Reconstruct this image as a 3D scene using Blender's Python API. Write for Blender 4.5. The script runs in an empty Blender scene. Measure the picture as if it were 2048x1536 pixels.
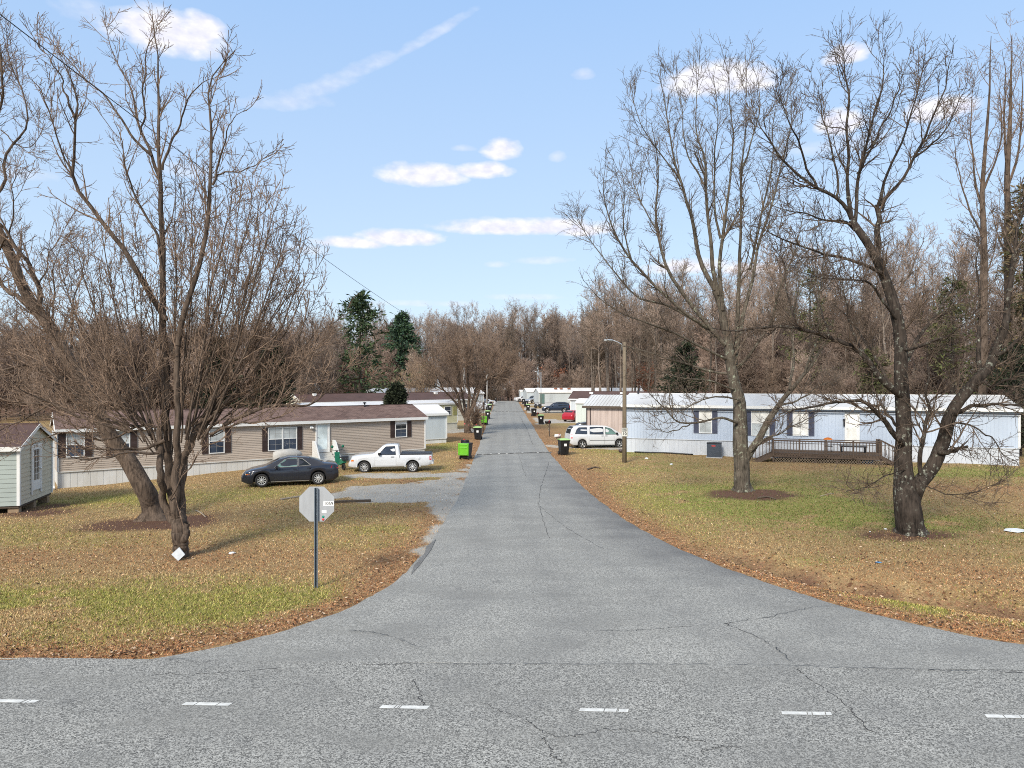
import bpy, bmesh, math, random
import numpy as np
from mathutils import Vector, Matrix
R = math.radians
sc = bpy.context.scene
COL = sc.collection
CH, FPX, HOR = 5.35, 1400.0, 762.0        # eye height above the road (m), focal length and horizon of the 2048 px photograph

def G(px, py):
    """ground point seen at a photo pixel"""
    Y = CH * FPX / (py - HOR)
    return ((px - 1024.0) * Y / FPX, Y)

def W(px, py, Y):
    return ((px - 1024.0) * Y / FPX, Y, CH + (HOR - py) * Y / FPX)

# ------------------------------------------------------------------ object helpers
def tag(o, label=None, cat=None, group=None, kind=None):
    if label: o['label'] = label
    if cat: o['category'] = cat
    if group: o['group'] = group
    if kind: o['kind'] = kind
    return o

def thing(name, label, cat, loc=(0, 0, 0), rz=0.0, group=None):
    o = bpy.data.objects.new(name, None)
    COL.objects.link(o)
    o.location = loc
    o.rotation_euler = (0, 0, rz)
    o.empty_display_size = .2
    return tag(o, label, cat, group)

def copy_tree(o, parent=None):
    c = o.copy()
    COL.objects.link(c)
    c.parent = parent
    for ch in list(o.children):
        copy_tree(ch, c)
    return c

def obj_from(name, me, mats, parent=None, loc=(0, 0, 0), rz=0.0):
    for m in (mats if isinstance(mats, (list, tuple)) else [mats]):
        me.materials.append(m)
    o = bpy.data.objects.new(name, me)
    COL.objects.link(o)
    o.location = loc
    o.rotation_euler = (0, 0, rz)
    if parent is not None: o.parent = parent
    return o

class MB:
    """collects shapes and links them as one mesh object"""
    def __init__(s):
        s.v, s.f, s.m, s.sm = [], [], [], []
        s.mi = 0
    def add(s, vs, fs, smooth=False):
        n = len(s.v)
        s.v += [tuple(p) for p in vs]
        for f in fs:
            s.f.append([i + n for i in f]); s.m.append(s.mi); s.sm.append(smooth)
        return s
    def box(s, x0, x1, y0, y1, z0, z1):
        v = [(x, y, z) for z in (z0, z1) for y in (y0, y1) for x in (x0, x1)]
        return s.add(v, [(0, 2, 3, 1), (4, 5, 7, 6), (0, 1, 5, 4), (2, 6, 7, 3), (0, 4, 6, 2), (1, 3, 7, 5)])
    def bar(s, p, q, w, h=None, up=(0, 0, 1)):
        h = h or w
        p, q = Vector(p), Vector(q)
        d = (q - p).normalized()
        u = Vector(up)
        if abs(d.dot(u)) > .98: u = Vector((1, 0, 0))
        a = d.cross(u).normalized() * w / 2
        b = a.cross(d).normalized() * h / 2
        v = [p - a - b, p + a - b, p + a + b, p - a + b, q - a - b, q + a - b, q + a + b, q - a + b]
        return s.add(v, [(3, 2, 1, 0), (4, 5, 6, 7), (0, 1, 5, 4), (1, 2, 6, 5), (2, 3, 7, 6), (3, 0, 4, 7)])
    def poly(s, vs, smooth=False):
        return s.add(vs, [tuple(range(len(vs)))], smooth)
    def prism(s, pts, d, smooth=False):
        """extrude planar ring pts by vector d"""
        n = len(pts); d = Vector(d)
        v = [Vector(p) for p in pts] + [Vector(p) + d for p in pts]
        f = [tuple(range(n))[::-1], tuple(range(n, 2 * n))]
        s.add(v, f)
        return s.add(v, [(i, (i + 1) % n, n + (i + 1) % n, n + i) for i in range(n)], smooth)
    def tube(s, pts, r, sides=8, caps=True, smooth=True):
        pts = [Vector(p) for p in pts]
        rs = r if isinstance(r, (list, tuple)) else [r] * len(pts)
        v = []; n = len(pts)
        t0 = (pts[-1] - pts[0]).normalized()
        ref = Vector((0, 0, 1)) if abs(t0.z) < .8 else Vector((1, 0, 0))
        for i, p in enumerate(pts):
            t = (pts[min(i + 1, n - 1)] - pts[max(i - 1, 0)]).normalized()
            a = t.cross(ref).normalized(); b = t.cross(a).normalized()
            for k in range(sides):
                an = 2 * math.pi * k / sides
                v.append(p + (a * math.cos(an) + b * math.sin(an)) * rs[i])
        f = [(i * sides + k, (i + 1) * sides + k, (i + 1) * sides + (k + 1) % sides, i * sides + (k + 1) % sides) for i in range(n - 1) for k in range(sides)]
        s.add(v, f, smooth)
        if caps:
            s.add(v[:sides], [tuple(range(sides))]); s.add(v[-sides:], [tuple(range(sides))[::-1]])
        return s
    def lathe(s, prof, c=(0, 0, 0), axis='z', sides=20, smooth=True):
        """profile of (radius, height) turned about an axis through c"""
        v = []; n = len(prof)
        for r, h in prof:
            for k in range(sides):
                a = 2 * math.pi * k / sides
                x, y = r * math.cos(a), r * math.sin(a)
                q = (x, y, h) if axis == 'z' else ((x, h, y) if axis == 'y' else (h, x, y))
                v.append((q[0] + c[0], q[1] + c[1], q[2] + c[2]))
        f = [(i * sides + k, i * sides + (k + 1) % sides, (i + 1) * sides + (k + 1) % sides, (i + 1) * sides + k) for i in range(n - 1) for k in range(sides)]
        return s.add(v, f, smooth)
    def build(s, name, mats, parent=None, loc=(0, 0, 0), rz=0.0, bevel=0.0):
        me = bpy.data.meshes.new(name)
        me.from_pydata(s.v, [], s.f)
        me.polygons.foreach_set('material_index', s.m)
        me.polygons.foreach_set('use_smooth', s.sm)
        bm = bmesh.new(); bm.from_mesh(me)
        bmesh.ops.remove_doubles(bm, verts=bm.verts, dist=1e-5)
        bmesh.ops.recalc_face_normals(bm, faces=bm.faces)
        bm.to_mesh(me); bm.free()
        me.update()
        o = obj_from(name, me, mats, parent, loc, rz)
        if bevel:
            b = o.modifiers.new('bevel', 'BEVEL'); b.width = bevel; b.segments = 2; b.limit_method = 'ANGLE'; b.angle_limit = R(40)
        return o

def fast_mesh(name, V, loops, sizes, smooth=False, midx=None, color=None):
    """numpy arrays -> mesh; loops flat vertex indices, sizes per polygon"""
    me = bpy.data.meshes.new(name)
    nv, nl, npl = len(V), len(loops), len(sizes)
    me.vertices.add(nv); me.vertices.foreach_set('co', np.ascontiguousarray(V, dtype=np.float32).ravel())
    me.loops.add(nl); me.loops.foreach_set('vertex_index', np.ascontiguousarray(loops, dtype=np.int32))
    me.polygons.add(npl)
    st = np.zeros(npl, dtype=np.int32); st[1:] = np.cumsum(sizes)[:-1]
    me.polygons.foreach_set('loop_start', st)
    if smooth: me.polygons.foreach_set('use_smooth', np.ones(npl, dtype=bool))
    if midx is not None: me.polygons.foreach_set('material_index', np.ascontiguousarray(midx, dtype=np.int32))
    me.update(calc_edges=True)
    if color is not None:
        ca = me.color_attributes.new('tint', 'FLOAT_COLOR', 'POINT')
        ca.data.foreach_set('color', np.ascontiguousarray(color, dtype=np.float32).ravel())
    return me

# ------------------------------------------------------------------ materials
class NT:
    def __init__(s, m):
        m.use_nodes = True
        s.t = m.node_tree; s.n = s.t.nodes; s.l = s.t.links
        s.bsdf = s.n.get('Principled BSDF')
    def node(s, typ, **kw):
        n = s.n.new(typ)
        for k, v in kw.items():
            if k.startswith('_'): setattr(n, k[1:], v)
            else: n.inputs[k.replace('__', ' ')].default_value = v
        return n
    def link(s, a, b): s.l.new(a, b)
    def val(s, x, sock):
        if hasattr(x, 'is_linked') or hasattr(x, 'links'): s.l.new(x, sock)
        else: sock.default_value = x
    def math(s, op, a, b=0.0, c=None, clamp=False):
        n = s.n.new('ShaderNodeMath'); n.operation = op; n.use_clamp = clamp
        s.val(a, n.inputs[0]); s.val(b, n.inputs[1])
        if c is not None: s.val(c, n.inputs[2])
        return n.outputs[0]
    def mix(s, f, a, b, blend='MIX'):
        n = s.n.new('ShaderNodeMix'); n.data_type = 'RGBA'; n.blend_type = blend
        s.val(f, n.inputs[0])
        for x, k in ((a, 6), (b, 7)):
            if isinstance(x, (tuple, list)): n.inputs[k].default_value = (*x[:3], 1)
            else: s.l.new(x, n.inputs[k])
        return n.outputs[2]
    def ramp(s, x, lo, hi, a=0.0, b=1.0):
        n = s.n.new('ShaderNodeMapRange'); n.clamp = True
        s.val(x, n.inputs[0])
        for i, q in enumerate((lo, hi, a, b)): n.inputs[i + 1].default_value = q
        return n.outputs[0]
    def coord(s, which='Object'):
        return s.n.new('ShaderNodeTexCoord').outputs[which]
    def scaled(s, co, sx, sy, sz):
        n = s.n.new('ShaderNodeMapping'); n.inputs['Scale'].default_value = (sx, sy, sz)
        s.l.new(co, n.inputs[0]); return n.outputs[0]
    def noise(s, co, scale, detail=3.0, rough=.55):
        n = s.n.new('ShaderNodeTexNoise'); n.inputs['Scale'].default_value = scale
        n.inputs['Detail'].default_value = detail; n.inputs['Roughness'].default_value = rough
        s.l.new(co, n.inputs['Vector']); return n.outputs['Fac']
    def voronoi(s, co, scale, out='Distance', rnd=1.0):
        n = s.n.new('ShaderNodeTexVoronoi'); n.inputs['Scale'].default_value = scale
        n.inputs['Randomness'].default_value = rnd
        s.l.new(co, n.inputs['Vector']); return n.outputs[out]
    def bump(s, h, strength=.3, dist=.02):
        n = s.n.new('ShaderNodeBump'); n.inputs['Strength'].default_value = strength; n.inputs['Distance'].default_value = dist
        s.l.new(h, n.inputs['Height']); s.l.new(n.outputs[0], s.bsdf.inputs['Normal'])
    def base(s, c):
        if isinstance(c, (tuple, list)): s.bsdf.inputs['Base Color'].default_value = (*c[:3], 1)
        else: s.l.new(c, s.bsdf.inputs['Base Color'])

def newmat(name, rough=.6, metal=0.0, spec=.4):
    m = bpy.data.materials.new(name)
    t = NT(m)
    t.bsdf.inputs['Roughness'].default_value = rough
    t.bsdf.inputs['Metallic'].default_value = metal
    t.bsdf.inputs['Specular IOR Level'].default_value = spec
    return m, t

def grime(name, c, rough=.6, metal=0.0, amt=.25, scale=1.5, stretch=(1, 1, 1), bump=0.0, spec=.4, coat=0.0, dirt=None, fine=0.0):
    """painted or worn surface: base colour with blotches and streaks"""
    m, t = newmat(name, rough, metal, spec)
    co = t.coord()
    n1 = t.noise(t.scaled(co, *stretch), scale, 5.0, .6)
    f = t.ramp(n1, .35, .7)
    d = dirt or tuple(x * (1 - amt) for x in c)
    col = t.mix(t.math('MULTIPLY', f, amt * 1.6 if dirt else 1.0), c, d)
    if fine:
        n2 = t.noise(co, scale * 25, 2.0)
        col = t.mix(t.ramp(n2, .3, .7, 0, fine), col, tuple(x * .5 for x in c))
    t.base(col)
    if bump: t.bump(t.noise(co, scale * 20, 3.0), bump, .01)
    if coat: t.bsdf.inputs['Coat Weight'].default_value = coat; t.bsdf.inputs['Coat Roughness'].default_value = .04
    return m

M = {}
def setup_materials():
    g = grime
    M['white_trim'] = g('white_trim', (.74, .74, .72), .55, amt=.15, dirt=(.5, .48, .42))
    M['tan_vinyl'] = g('tan_vinyl', (.48, .40, .325), .5, amt=.22, scale=.6, stretch=(.4, 1, 3))
    M['cream_vinyl'] = g('cream_vinyl', (.56, .52, .41), .5, amt=.12, scale=.8)
    M['sage_vinyl'] = g('sage_vinyl', (.34, .385, .355), .5, amt=.12, scale=.8)
    M['white_skirt'] = g('white_skirt', (.68, .68, .655), .5, amt=.42, scale=1.0, stretch=(1, 1, .3), dirt=(.47, .44, .38))
    M['blue_metal'] = g('blue_metal', (.47, .54, .64), .45, amt=.2, scale=.5, stretch=(1, 1, .25))
    M['pale_skirt'] = g('pale_skirt', (.55, .58, .62), .5, amt=.2, scale=.8, stretch=(1, 1, .3))
    M['pink_ply'] = g('pink_ply', (.50, .405, .355), .65, amt=.25, scale=1.3, stretch=(3, 3, .3))
    M['yellow_metal'] = g('yellow_metal', (.60, .57, .36), .5, amt=.15, scale=.8)
    M['olive_shutter'] = g('olive_shutter', (.36, .34, .13), .6)
    M['cream_metal'] = g('cream_metal', (.63, .60, .50), .5, amt=.2, scale=.8, stretch=(1, 1, .3))
    M['grey_metal'] = g('grey_metal', (.55, .60, .62), .45, amt=.18, scale=.6, stretch=(1, 1, .25))
    M['pale_green_metal'] = g('pale_green_metal', (.58, .64, .60), .5, amt=.18, scale=.8, stretch=(1, 1, .25))
    M['teal_panel'] = g('teal_panel', (.12, .20, .19), .5)
    M['brown_shutter'] = g('brown_shutter', (.055, .035, .032), .55)
    M['navy_shutter'] = g('navy_shutter', (.075, .085, .13), .55)
    M['steel_roof'] = g('steel_roof', (.60, .60, .59), .45, amt=.42, scale=.35, stretch=(1, .35, 1), dirt=(.40, .37, .33), spec=.5)
    M['white_roof'] = g('white_roof', (.72, .72, .72), .5, amt=.3, scale=.5, stretch=(1, .4, 1), dirt=(.42, .38, .34))
    M['brown_roof'] = g('brown_roof', (.10, .058, .05), .75, amt=.3, scale=.8)
    M['black'] = g('black_plastic', (.012, .012, .013), .45)
    M['rubber'] = g('rubber', (.02, .02, .021), .8, dirt=(.06, .05, .04), amt=.3, scale=6)
    M['alloy'] = g('alloy', (.62, .62, .62), .3, metal=.7, amt=.1)
    M['hubcap'] = g('hubcap', (.55, .55, .54), .35, metal=.4, amt=.1)
    M['chrome'] = g('chrome', (.7, .7, .7), .15, metal=1.0, amt=.05)
    M['under'] = g('under', (.015, .015, .015), .8)
    M['lime'] = g('lime_plastic', (.14, .46, .02), .45, amt=.2)
    M['pale_lime'] = g('pale_lime_plastic', (.40, .62, .22), .5, amt=.2)
    M['galv'] = g('galvanised', (.19, .225, .26), .5, metal=.5, amt=.3, scale=6, fine=.3)
    M['alu'] = g('sign_back', (.44, .45, .46), .45, metal=.35, amt=.14, scale=3, stretch=(3, 1, .6))
    M['muntin'] = g('muntin', (.30, .30, .29), .6)
    M['board_white'] = g('board_white', (.50, .52, .54), .6, amt=.25, scale=6)
    M['sticker'] = g('sticker', (.8, .8, .78), .5, amt=.08)
    M['ink'] = g('ink', (.015, .015, .015), .6)
    M['green_dot'] = g('green_dot', (.02, .28, .20), .5)
    M['red_dot'] = g('red_dot', (.62, .06, .05), .5)
    M['pole_wood'] = g('pole_wood', (.24, .19, .13), .8, amt=.45, scale=1.2, stretch=(6, 6, .5), bump=.4, fine=.3)
    M['pole_grey'] = g('pole_grey', (.48, .46, .43), .8, amt=.35, scale=1.2, stretch=(6, 6, .5), bump=.3)
    M['deck'] = g('deck', (.115, .08, .058), .8, amt=.4, scale=2, stretch=(.6, 3, 3), fine=.3)
    M['lattice'] = g('lattice', (.22, .17, .12), .8, amt=.3)
    M['lumber'] = g('lumber', (.36, .30, .23), .8, amt=.3, scale=3)
    M['timber_dark'] = g('timber_dark', (.10, .075, .055), .85, amt=.3, scale=3)
    M['wire'] = g('wire', (.03, .03, .03), .6)
    M['lamp_metal'] = g('lamp_metal', (.46, .49, .51), .4, metal=.6)
    M['dark_metal'] = g('dark_metal', (.03, .033, .04), .45, metal=.3)
    M['condenser'] = g('condenser', (.06, .075, .10), .45, metal=.2, amt=.25)
    M['orange_cloth'] = g('orange_cloth', (.72, .22, .04), .8)
    M['tarp'] = g('tarp', (.47, .455, .42), .7, amt=.2, scale=4, bump=.3)
    M['green_plastic'] = g('green_plastic', (.02, .20, .11), .35)
    M['blue_plastic'] = g('blue_plastic', (.10, .32, .60), .4)
    M['litter_white'] = g('litter_white', (.74, .77, .78), .6)
    M['ribbon'] = g('ribbon', (.85, .16, .16), .6)
    M['clay'] = g('clay_block', (.34, .24, .15), .85)
    M['sign_white'] = g('sign_white', (.68, .68, .62), .5, amt=.15, scale=5)
    M['rust_red'] = g('rust_red', (.30, .12, .07), .8, amt=.4)
    M['paint_line'] = g('paint_line', (.80, .80, .76), .7, amt=.35, scale=9, dirt=(.34, .34, .33), fine=.35)
    def glass(name, c, rough=.06):
        m, t = newmat(name, rough + .03, 0, .28)
        t.base(t.mix(t.ramp(t.noise(t.coord(), .9, 2), .35, .65), c, tuple(min(1, x * 1.7 + .01) for x in c)))
        return m
    M['glass_dark'] = glass('glass_dark', (.012, .016, .02))
    M['glass_blue'] = glass('glass_blue', (.03, .04, .06))
    M['glass_green'] = glass('glass_green', (.10, .17, .155))
    M['glass_blind'] = glass('glass_blind', (.30, .32, .32), .15)
    M['glass_curtain'] = glass('glass_curtain', (.55, .54, .50), .2)
    M['door_glass'] = glass('door_glass', (.50, .56, .56), .2)
    def paint(name, c, metal=0.0, rough=.3):
        m = g(name, c, rough, metal=metal, amt=.1, scale=.8, coat=.8, dirt=tuple(x * .7 + .03 for x in c))
        return m
    M['paint_grey'] = paint('paint_grey', (.022, .026, .040), .35, .22)
    M['paint_white'] = paint('paint_white', (.60, .61, .62))
    M['paint_silver_white'] = paint('paint_silver_white', (.62, .64, .65))
    M['paint_navy'] = paint('paint_navy', (.012, .022, .045), .3)
    M['paint_red'] = paint('paint_red', (.42, .012, .025), .2)
    M['paint_silver'] = paint('paint_silver', (.42, .44, .46), .5)
    M['paint_black'] = paint('paint_black', (.012, .011, .012), .2)
    M['red_lens'] = g('red_lens', (.55, .012, .015), .15, amt=.2)
    M['amber_lens'] = g('amber_lens', (.75, .20, .02), .2, amt=.2)
    M['clear_lens'] = g('clear_lens', (.55, .52, .48), .12, amt=.3, scale=8)
    # brown asphalt shingles: courses with random tabs
    m, t = newmat('shingles', .9, 0, .2)
    co = t.coord()
    br = t.n.new('ShaderNodeTexBrick'); t.link(t.scaled(co, 1, 1, 1), br.inputs['Vector'])
    br.inputs['Scale'].default_value = 1.0; br.inputs['Brick Width'].default_value = .30; br.inputs['Row Height'].default_value = .14
    br.inputs['Mortar Size'].default_value = .012; br.inputs['Bias'].default_value = -.1
    br.inputs['Color1'].default_value = (.185, .12, .10, 1); br.inputs['Color2'].default_value = (.10, .066, .056, 1); br.inputs['Mortar'].default_value = (.055, .033, .03, 1)
    n = t.noise(co, 1.3, 4)
    t.base(t.mix(t.ramp(n, .35, .7, 0, .5), br.outputs[0], (.24, .165, .14)))
    t.bump(br.outputs['Fac'], -.4, .01)
    M['shingles'] = m
    # every tree of the wood has its own tone
    def own_shade(t, col, lo, hi):
        r = t.n.new('ShaderNodeObjectInfo').outputs['Random']
        g = t.ramp(r, 0, 1, lo, hi); c = t.n.new('ShaderNodeCombineColor')
        for i in range(3): t.link(g, c.inputs[i])
        return t.mix(1.0, col, c.outputs[0], 'MULTIPLY')
    # bark kinds
    def bark(name, a, b, streak=9.0, lichen=None, each=False):
        m, t = newmat(name, .9, 0, .15)
        co = t.coord()
        n1 = t.noise(t.scaled(co, streak, streak, 1.1), 1.6, 5, .65)
        n2 = t.noise(co, 2.2, 4)
        col = t.mix(t.ramp(n1, .36, .62), a, b)
        col = t.mix(t.ramp(n2, .4, .7, 0, .45), col, tuple(x * 1.5 + .01 for x in b))
        if lichen:
            l = t.ramp(t.noise(co, 7.0, 5, .7), .56, .64)
            col = t.mix(t.math('MULTIPLY', l, t.ramp(t.noise(co, 1.1, 2), .42, .6)), col, lichen)
        if each: col = own_shade(t, col, .3, 1.7)
        t.base(col)
        t.bump(n1, .9, .03)
        return m
    M['bark_brown'] = bark('bark_brown', (.030, .022, .017), (.135, .099, .074))
    M['bark_dark'] = bark('bark_dark', (.011, .009, .0075), (.058, .045, .036), lichen=(.30, .31, .25))
    M['bark_grey'] = bark('bark_grey', (.024, .020, .015), (.125, .104, .080), lichen=(.30, .32, .24))
    M['bark_far'] = bark('bark_far', (.05, .041, .035), (.165, .135, .11), 4, each=True)
    def twig(name, a, b, each=False):
        m, t = newmat(name, .85, 0, .2)
        co = t.coord()
        col = t.mix(t.ramp(t.noise(co, .6, 3), .35, .65), a, b)
        col = t.mix(t.ramp(t.noise(co, 9, 2), .45, .7, 0, .6), col, tuple(min(1, x * 1.9) for x in b))
        if each: col = own_shade(t, col, .6, 1.35)
        t.base(col); return m
    M['twig_brown'] = twig('twig_brown', (.094, .064, .046), (.235, .165, .118))
    M['twig_dark'] = twig('twig_dark', (.046, .034, .026), (.13, .096, .071))
    M['twig_grey'] = twig('twig_grey', (.058, .045, .035), (.145, .112, .083))
    M['twig_red'] = twig('twig_red', (.17, .12, .096), (.29, .215, .172), True)
    M['twig_pale'] = twig('twig_pale', (.22, .15, .095), (.36, .26, .17))
    M['twig_far'] = twig('twig_far', (.19, .138, .105), (.34, .258, .203), True)
    # leaves and needles driven by a per-vertex tint of the thing itself
    def tinted(name, rough=.8, trans=0.0):
        m, t = newmat(name, rough, 0, .2)
        a = t.n.new('ShaderNodeAttribute'); a.attribute_name = 'tint'
        t.base(a.outputs['Color'])
        return m
    M['tinted'] = tinted('leaf_and_blade')
# ------------------------------------------------------------------ sky, sun, camera
SUN_EL, SUN_AZ = 34.0, 205.0            # degrees; azimuth clockwise from the view direction (+Y)
def px_dir(px, py):
    d = Vector((px - 1024.0, FPX, HOR - py)).normalized()
    return math.atan2(d.x, d.y), math.asin(d.z)
def make_world():
    w = bpy.data.worlds.new('World'); sc.world = w; w.use_nodes = True
    nt = w.node_tree; nt.nodes.clear()
    class T(NT):
        def __init__(s): s.t, s.n, s.l, s.bsdf = nt, nt.nodes, nt.links, None
    t = T()
    out = t.n.new('ShaderNodeOutputWorld'); bg = t.n.new('ShaderNodeBackground'); t.link(bg.outputs[0], out.inputs[0])
    sky = t.n.new('ShaderNodeTexSky'); sky.sky_type = 'NISHITA'; sky.sun_disc = False
    sky.sun_elevation = R(SUN_EL); sky.sun_rotation = R(SUN_AZ); sky.air_density = 1.0; sky.dust_density = .6; sky.ozone_density = 2.2
    co = t.n.new('ShaderNodeTexCoord').outputs['Generated']
    sp = t.n.new('ShaderNodeSeparateXYZ'); t.link(co, sp.inputs[0])
    az = t.math('ARCTAN2', sp.outputs[0], sp.outputs[1]); el = t.math('ARCSINE', sp.outputs[2])
    wn = t.n.new('ShaderNodeTexNoise'); wn.inputs['Scale'].default_value = 30; wn.inputs['Detail'].default_value = 5; wn.inputs['Roughness'].default_value = .5
    st = t.scaled(co, 1, 1, 1.9); t.link(st, wn.inputs['Vector'])
    w2 = t.n.new('ShaderNodeTexNoise'); w2.inputs['Scale'].default_value = 62; w2.inputs['Detail'].default_value = 4; t.link(st, w2.inputs['Vector'])
    nz = t.math('SUBTRACT', t.math('ADD', t.math('MULTIPLY', wn.outputs['Fac'], .75), t.math('MULTIPLY', w2.outputs['Fac'], .25)), .5)
    def field(lst):
        m = None
        for (px, py, rx, ry, *tilt) in lst:
            a, e = px_dir(px, py)
            a1, _ = px_dir(px + rx, py); _, e1 = px_dir(px, py - ry)
            u0, v0 = t.math('SUBTRACT', az, a), t.math('SUBTRACT', el, e)
            if tilt:
                c_, s_ = math.cos(R(tilt[0])), math.sin(R(tilt[0]))
                u0, v0 = t.math('ADD', t.math('MULTIPLY', u0, c_), t.math('MULTIPLY', v0, s_)), t.math('SUBTRACT', t.math('MULTIPLY', v0, c_), t.math('MULTIPLY', u0, s_))
            u = t.math('MULTIPLY', u0, 1 / abs(a1 - a))
            v = t.math('MULTIPLY', v0, 1 / abs(e1 - e))
            v = t.math('MULTIPLY', v, t.math('ADD', 1.0, t.math('MULTIPLY', t.math('LESS_THAN', v, 0.0), .5)))
            d = t.math('SUBTRACT', 1.0, t.math('ADD', t.math('MULTIPLY', u, u), t.math('MULTIPLY', v, v)))
            m = d if m is None else t.math('MAXIMUM', m, d)
        return m
    puffs = field([(335, 72, 118, 56), (400, 60, 55, 36), (845, 354, 88, 28), (965, 344, 56, 20), (1005, 303, 44, 24), (700, 487, 70, 14), (800, 478, 85, 20), (1040, 456, 165, 20), (1170, 462, 60, 16),
                   (1420, 165, 100, 42), (1500, 165, 60, 34), (1690, 112, 48, 26), (1880, 222, 75, 28), (1680, 250, 50, 30), (1380, 535, 90, 18), (1500, 540, 70, 14)])
    thin = field([(165, 22, 70, 34), (1115, 315, 17, 13), (1165, 150, 24, 15), (570, 205, 95, 24, 6), (650, 175, 85, 24, 20), (735, 135, 110, 20, 24), (850, 80, 120, 15, 27), (995, 530, 26, 8), (1080, 522, 60, 10), (930, 298, 30, 9), (1040, 595, 90, 8), (850, 608, 120, 8), (975, 437, 20, 7), (60, 350, 70, 18), (370, 345, 60, 20), (1010, 645, 200, 8), (1700, 290, 160, 22), (620, 500, 60, 14)])
    cm = t.ramp(t.math('ADD', t.math('MULTIPLY', puffs, 1.5), t.math('MULTIPLY', nz, 3.6)), -.55, 1.0)
    tm = t.math('MULTIPLY', t.ramp(t.math('ADD', thin, t.math('MULTIPLY', nz, 3.2)), -.1, 1.6), .46)
    mask = t.math('MAXIMUM', cm, tm)
    # winter sky: the physical sky thinned by high haze that whitens towards the horizon
    haze = t.mix(t.ramp(el, R(2), R(29)), (4.7, 5.7, 6.7), (2.95, 4.55, 7.1))
    veil = t.ramp(t.math('ADD', el, t.math('MULTIPLY', nz, .7)), R(38), R(62))  # white veil overhead, out of view, added to take blue out of the light
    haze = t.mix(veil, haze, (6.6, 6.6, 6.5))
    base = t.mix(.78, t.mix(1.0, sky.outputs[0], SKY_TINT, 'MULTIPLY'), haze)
    shade = t.ramp(w2.outputs['Fac'], .3, .65)
    cloud = t.mix(shade, (5.7, 5.7, 6.7), (7.1, 7.0, 7.1))
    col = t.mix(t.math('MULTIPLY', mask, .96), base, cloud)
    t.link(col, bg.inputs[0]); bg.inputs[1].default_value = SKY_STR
SKY_TINT = (1.15, 1.15, 1.15); SKY_STR = .094
make_world()
ld = bpy.data.lights.new('sun', 'SUN'); ld.energy = 2.9; ld.angle = R(14); ld.color = (1, .925, .81)
lo = bpy.data.objects.new('sun', ld); COL.objects.link(lo)
sv = Vector((math.sin(R(SUN_AZ)) * math.cos(R(SUN_EL)), math.cos(R(SUN_AZ)) * math.cos(R(SUN_EL)), math.sin(R(SUN_EL))))
lo.rotation_euler = sv.to_track_quat('Z', 'Y').to_euler(); lo.location = sv * 60
cd = bpy.data.cameras.new('camera'); cam = bpy.data.objects.new('camera', cd); COL.objects.link(cam)
cam.location = (0, 0, CH); cam.rotation_euler = (R(90), 0, 0)
cd.sensor_width = 36; cd.lens = 36 * FPX / 2048; cd.shift_y = -(768 - HOR) / 2048; cd.clip_end = 3000; cd.clip_start = .1
sc.camera = cam
sc.view_settings.view_transform = 'Standard'; sc.view_settings.look = 'None'; sc.view_settings.exposure = .68; sc.view_settings.gamma = 1
sc.cycles.use_denoising = False
sc.cycles.max_bounces = 6; sc.cycles.diffuse_bounces = 2; sc.cycles.glossy_bounces = 3; sc.cycles.transmission_bounces = 2
sc.cycles.filter_width = 1.0
setup_materials()
rng = np.random.default_rng(7)

# ------------------------------------------------------------------ value noise for laying out patches
_perm = np.random.default_rng(3).random((256, 256)).astype(np.float32)
def vnoise(x, y, s):
    x = np.asarray(x) * s + 77.3; y = np.asarray(y) * s + 31.7
    xi = np.floor(x).astype(int); yi = np.floor(y).astype(int)
    fx = x - xi; fy = y - yi
    fx = fx * fx * (3 - 2 * fx); fy = fy * fy * (3 - 2 * fy)
    a = _perm[xi & 255, yi & 255]; b = _perm[(xi + 1) & 255, yi & 255]; c = _perm[xi & 255, (yi + 1) & 255]; d = _perm[(xi + 1) & 255, (yi + 1) & 255]
    return (a * (1 - fx) + b * fx) * (1 - fy) + (c * (1 - fx) + d * fx) * fy
def fbm(x, y, s):
    return (vnoise(x, y, s) * .5 + vnoise(x, y, s * 2.1) * .28 + vnoise(x, y, s * 4.3) * .15 + vnoise(x, y, s * 9) * .07)
def sstep(a, b, x):
    t = np.clip((x - a) / (b - a), 0, 1); return t * t * (3 - 2 * t)
def seg_dist(x, y, a, b):
    ax, ay = a; bx, by = b
    dx, dy = bx - ax, by - ay
    t = np.clip(((x - ax) * dx + (y - ay) * dy) / (dx * dx + dy * dy + 1e-9), 0, 1)
    return np.hypot(x - ax - t * dx, y - ay - t * dy)
def line_dist(x, y, pts):
    d = np.full(np.shape(x), 1e9)
    for a, b in zip(pts[:-1], pts[1:]): d = np.minimum(d, seg_dist(x, y, a, b))
    return d
def inside(x, y, poly):
    r = np.zeros(np.shape(x), bool); n = len(poly)
    for i in range(n):
        (x1, y1), (x2, y2) = poly[i], poly[(i + 1) % n]
        c = ((y1 > y) != (y2 > y)) & (x < (x2 - x1) * (y - y1) / (y2 - y1 + 1e-12) + x1)
        r ^= c
    return r
def soft_poly(x, y, poly, w, ragged=.5, s=.9):
    d = line_dist(x, y, list(poly) + [poly[0]])
    sd = np.where(inside(x, y, poly), d, -d) + (fbm(x, y, s) - .5) * 2 * ragged
    return sstep(-w, w, sd)

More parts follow.
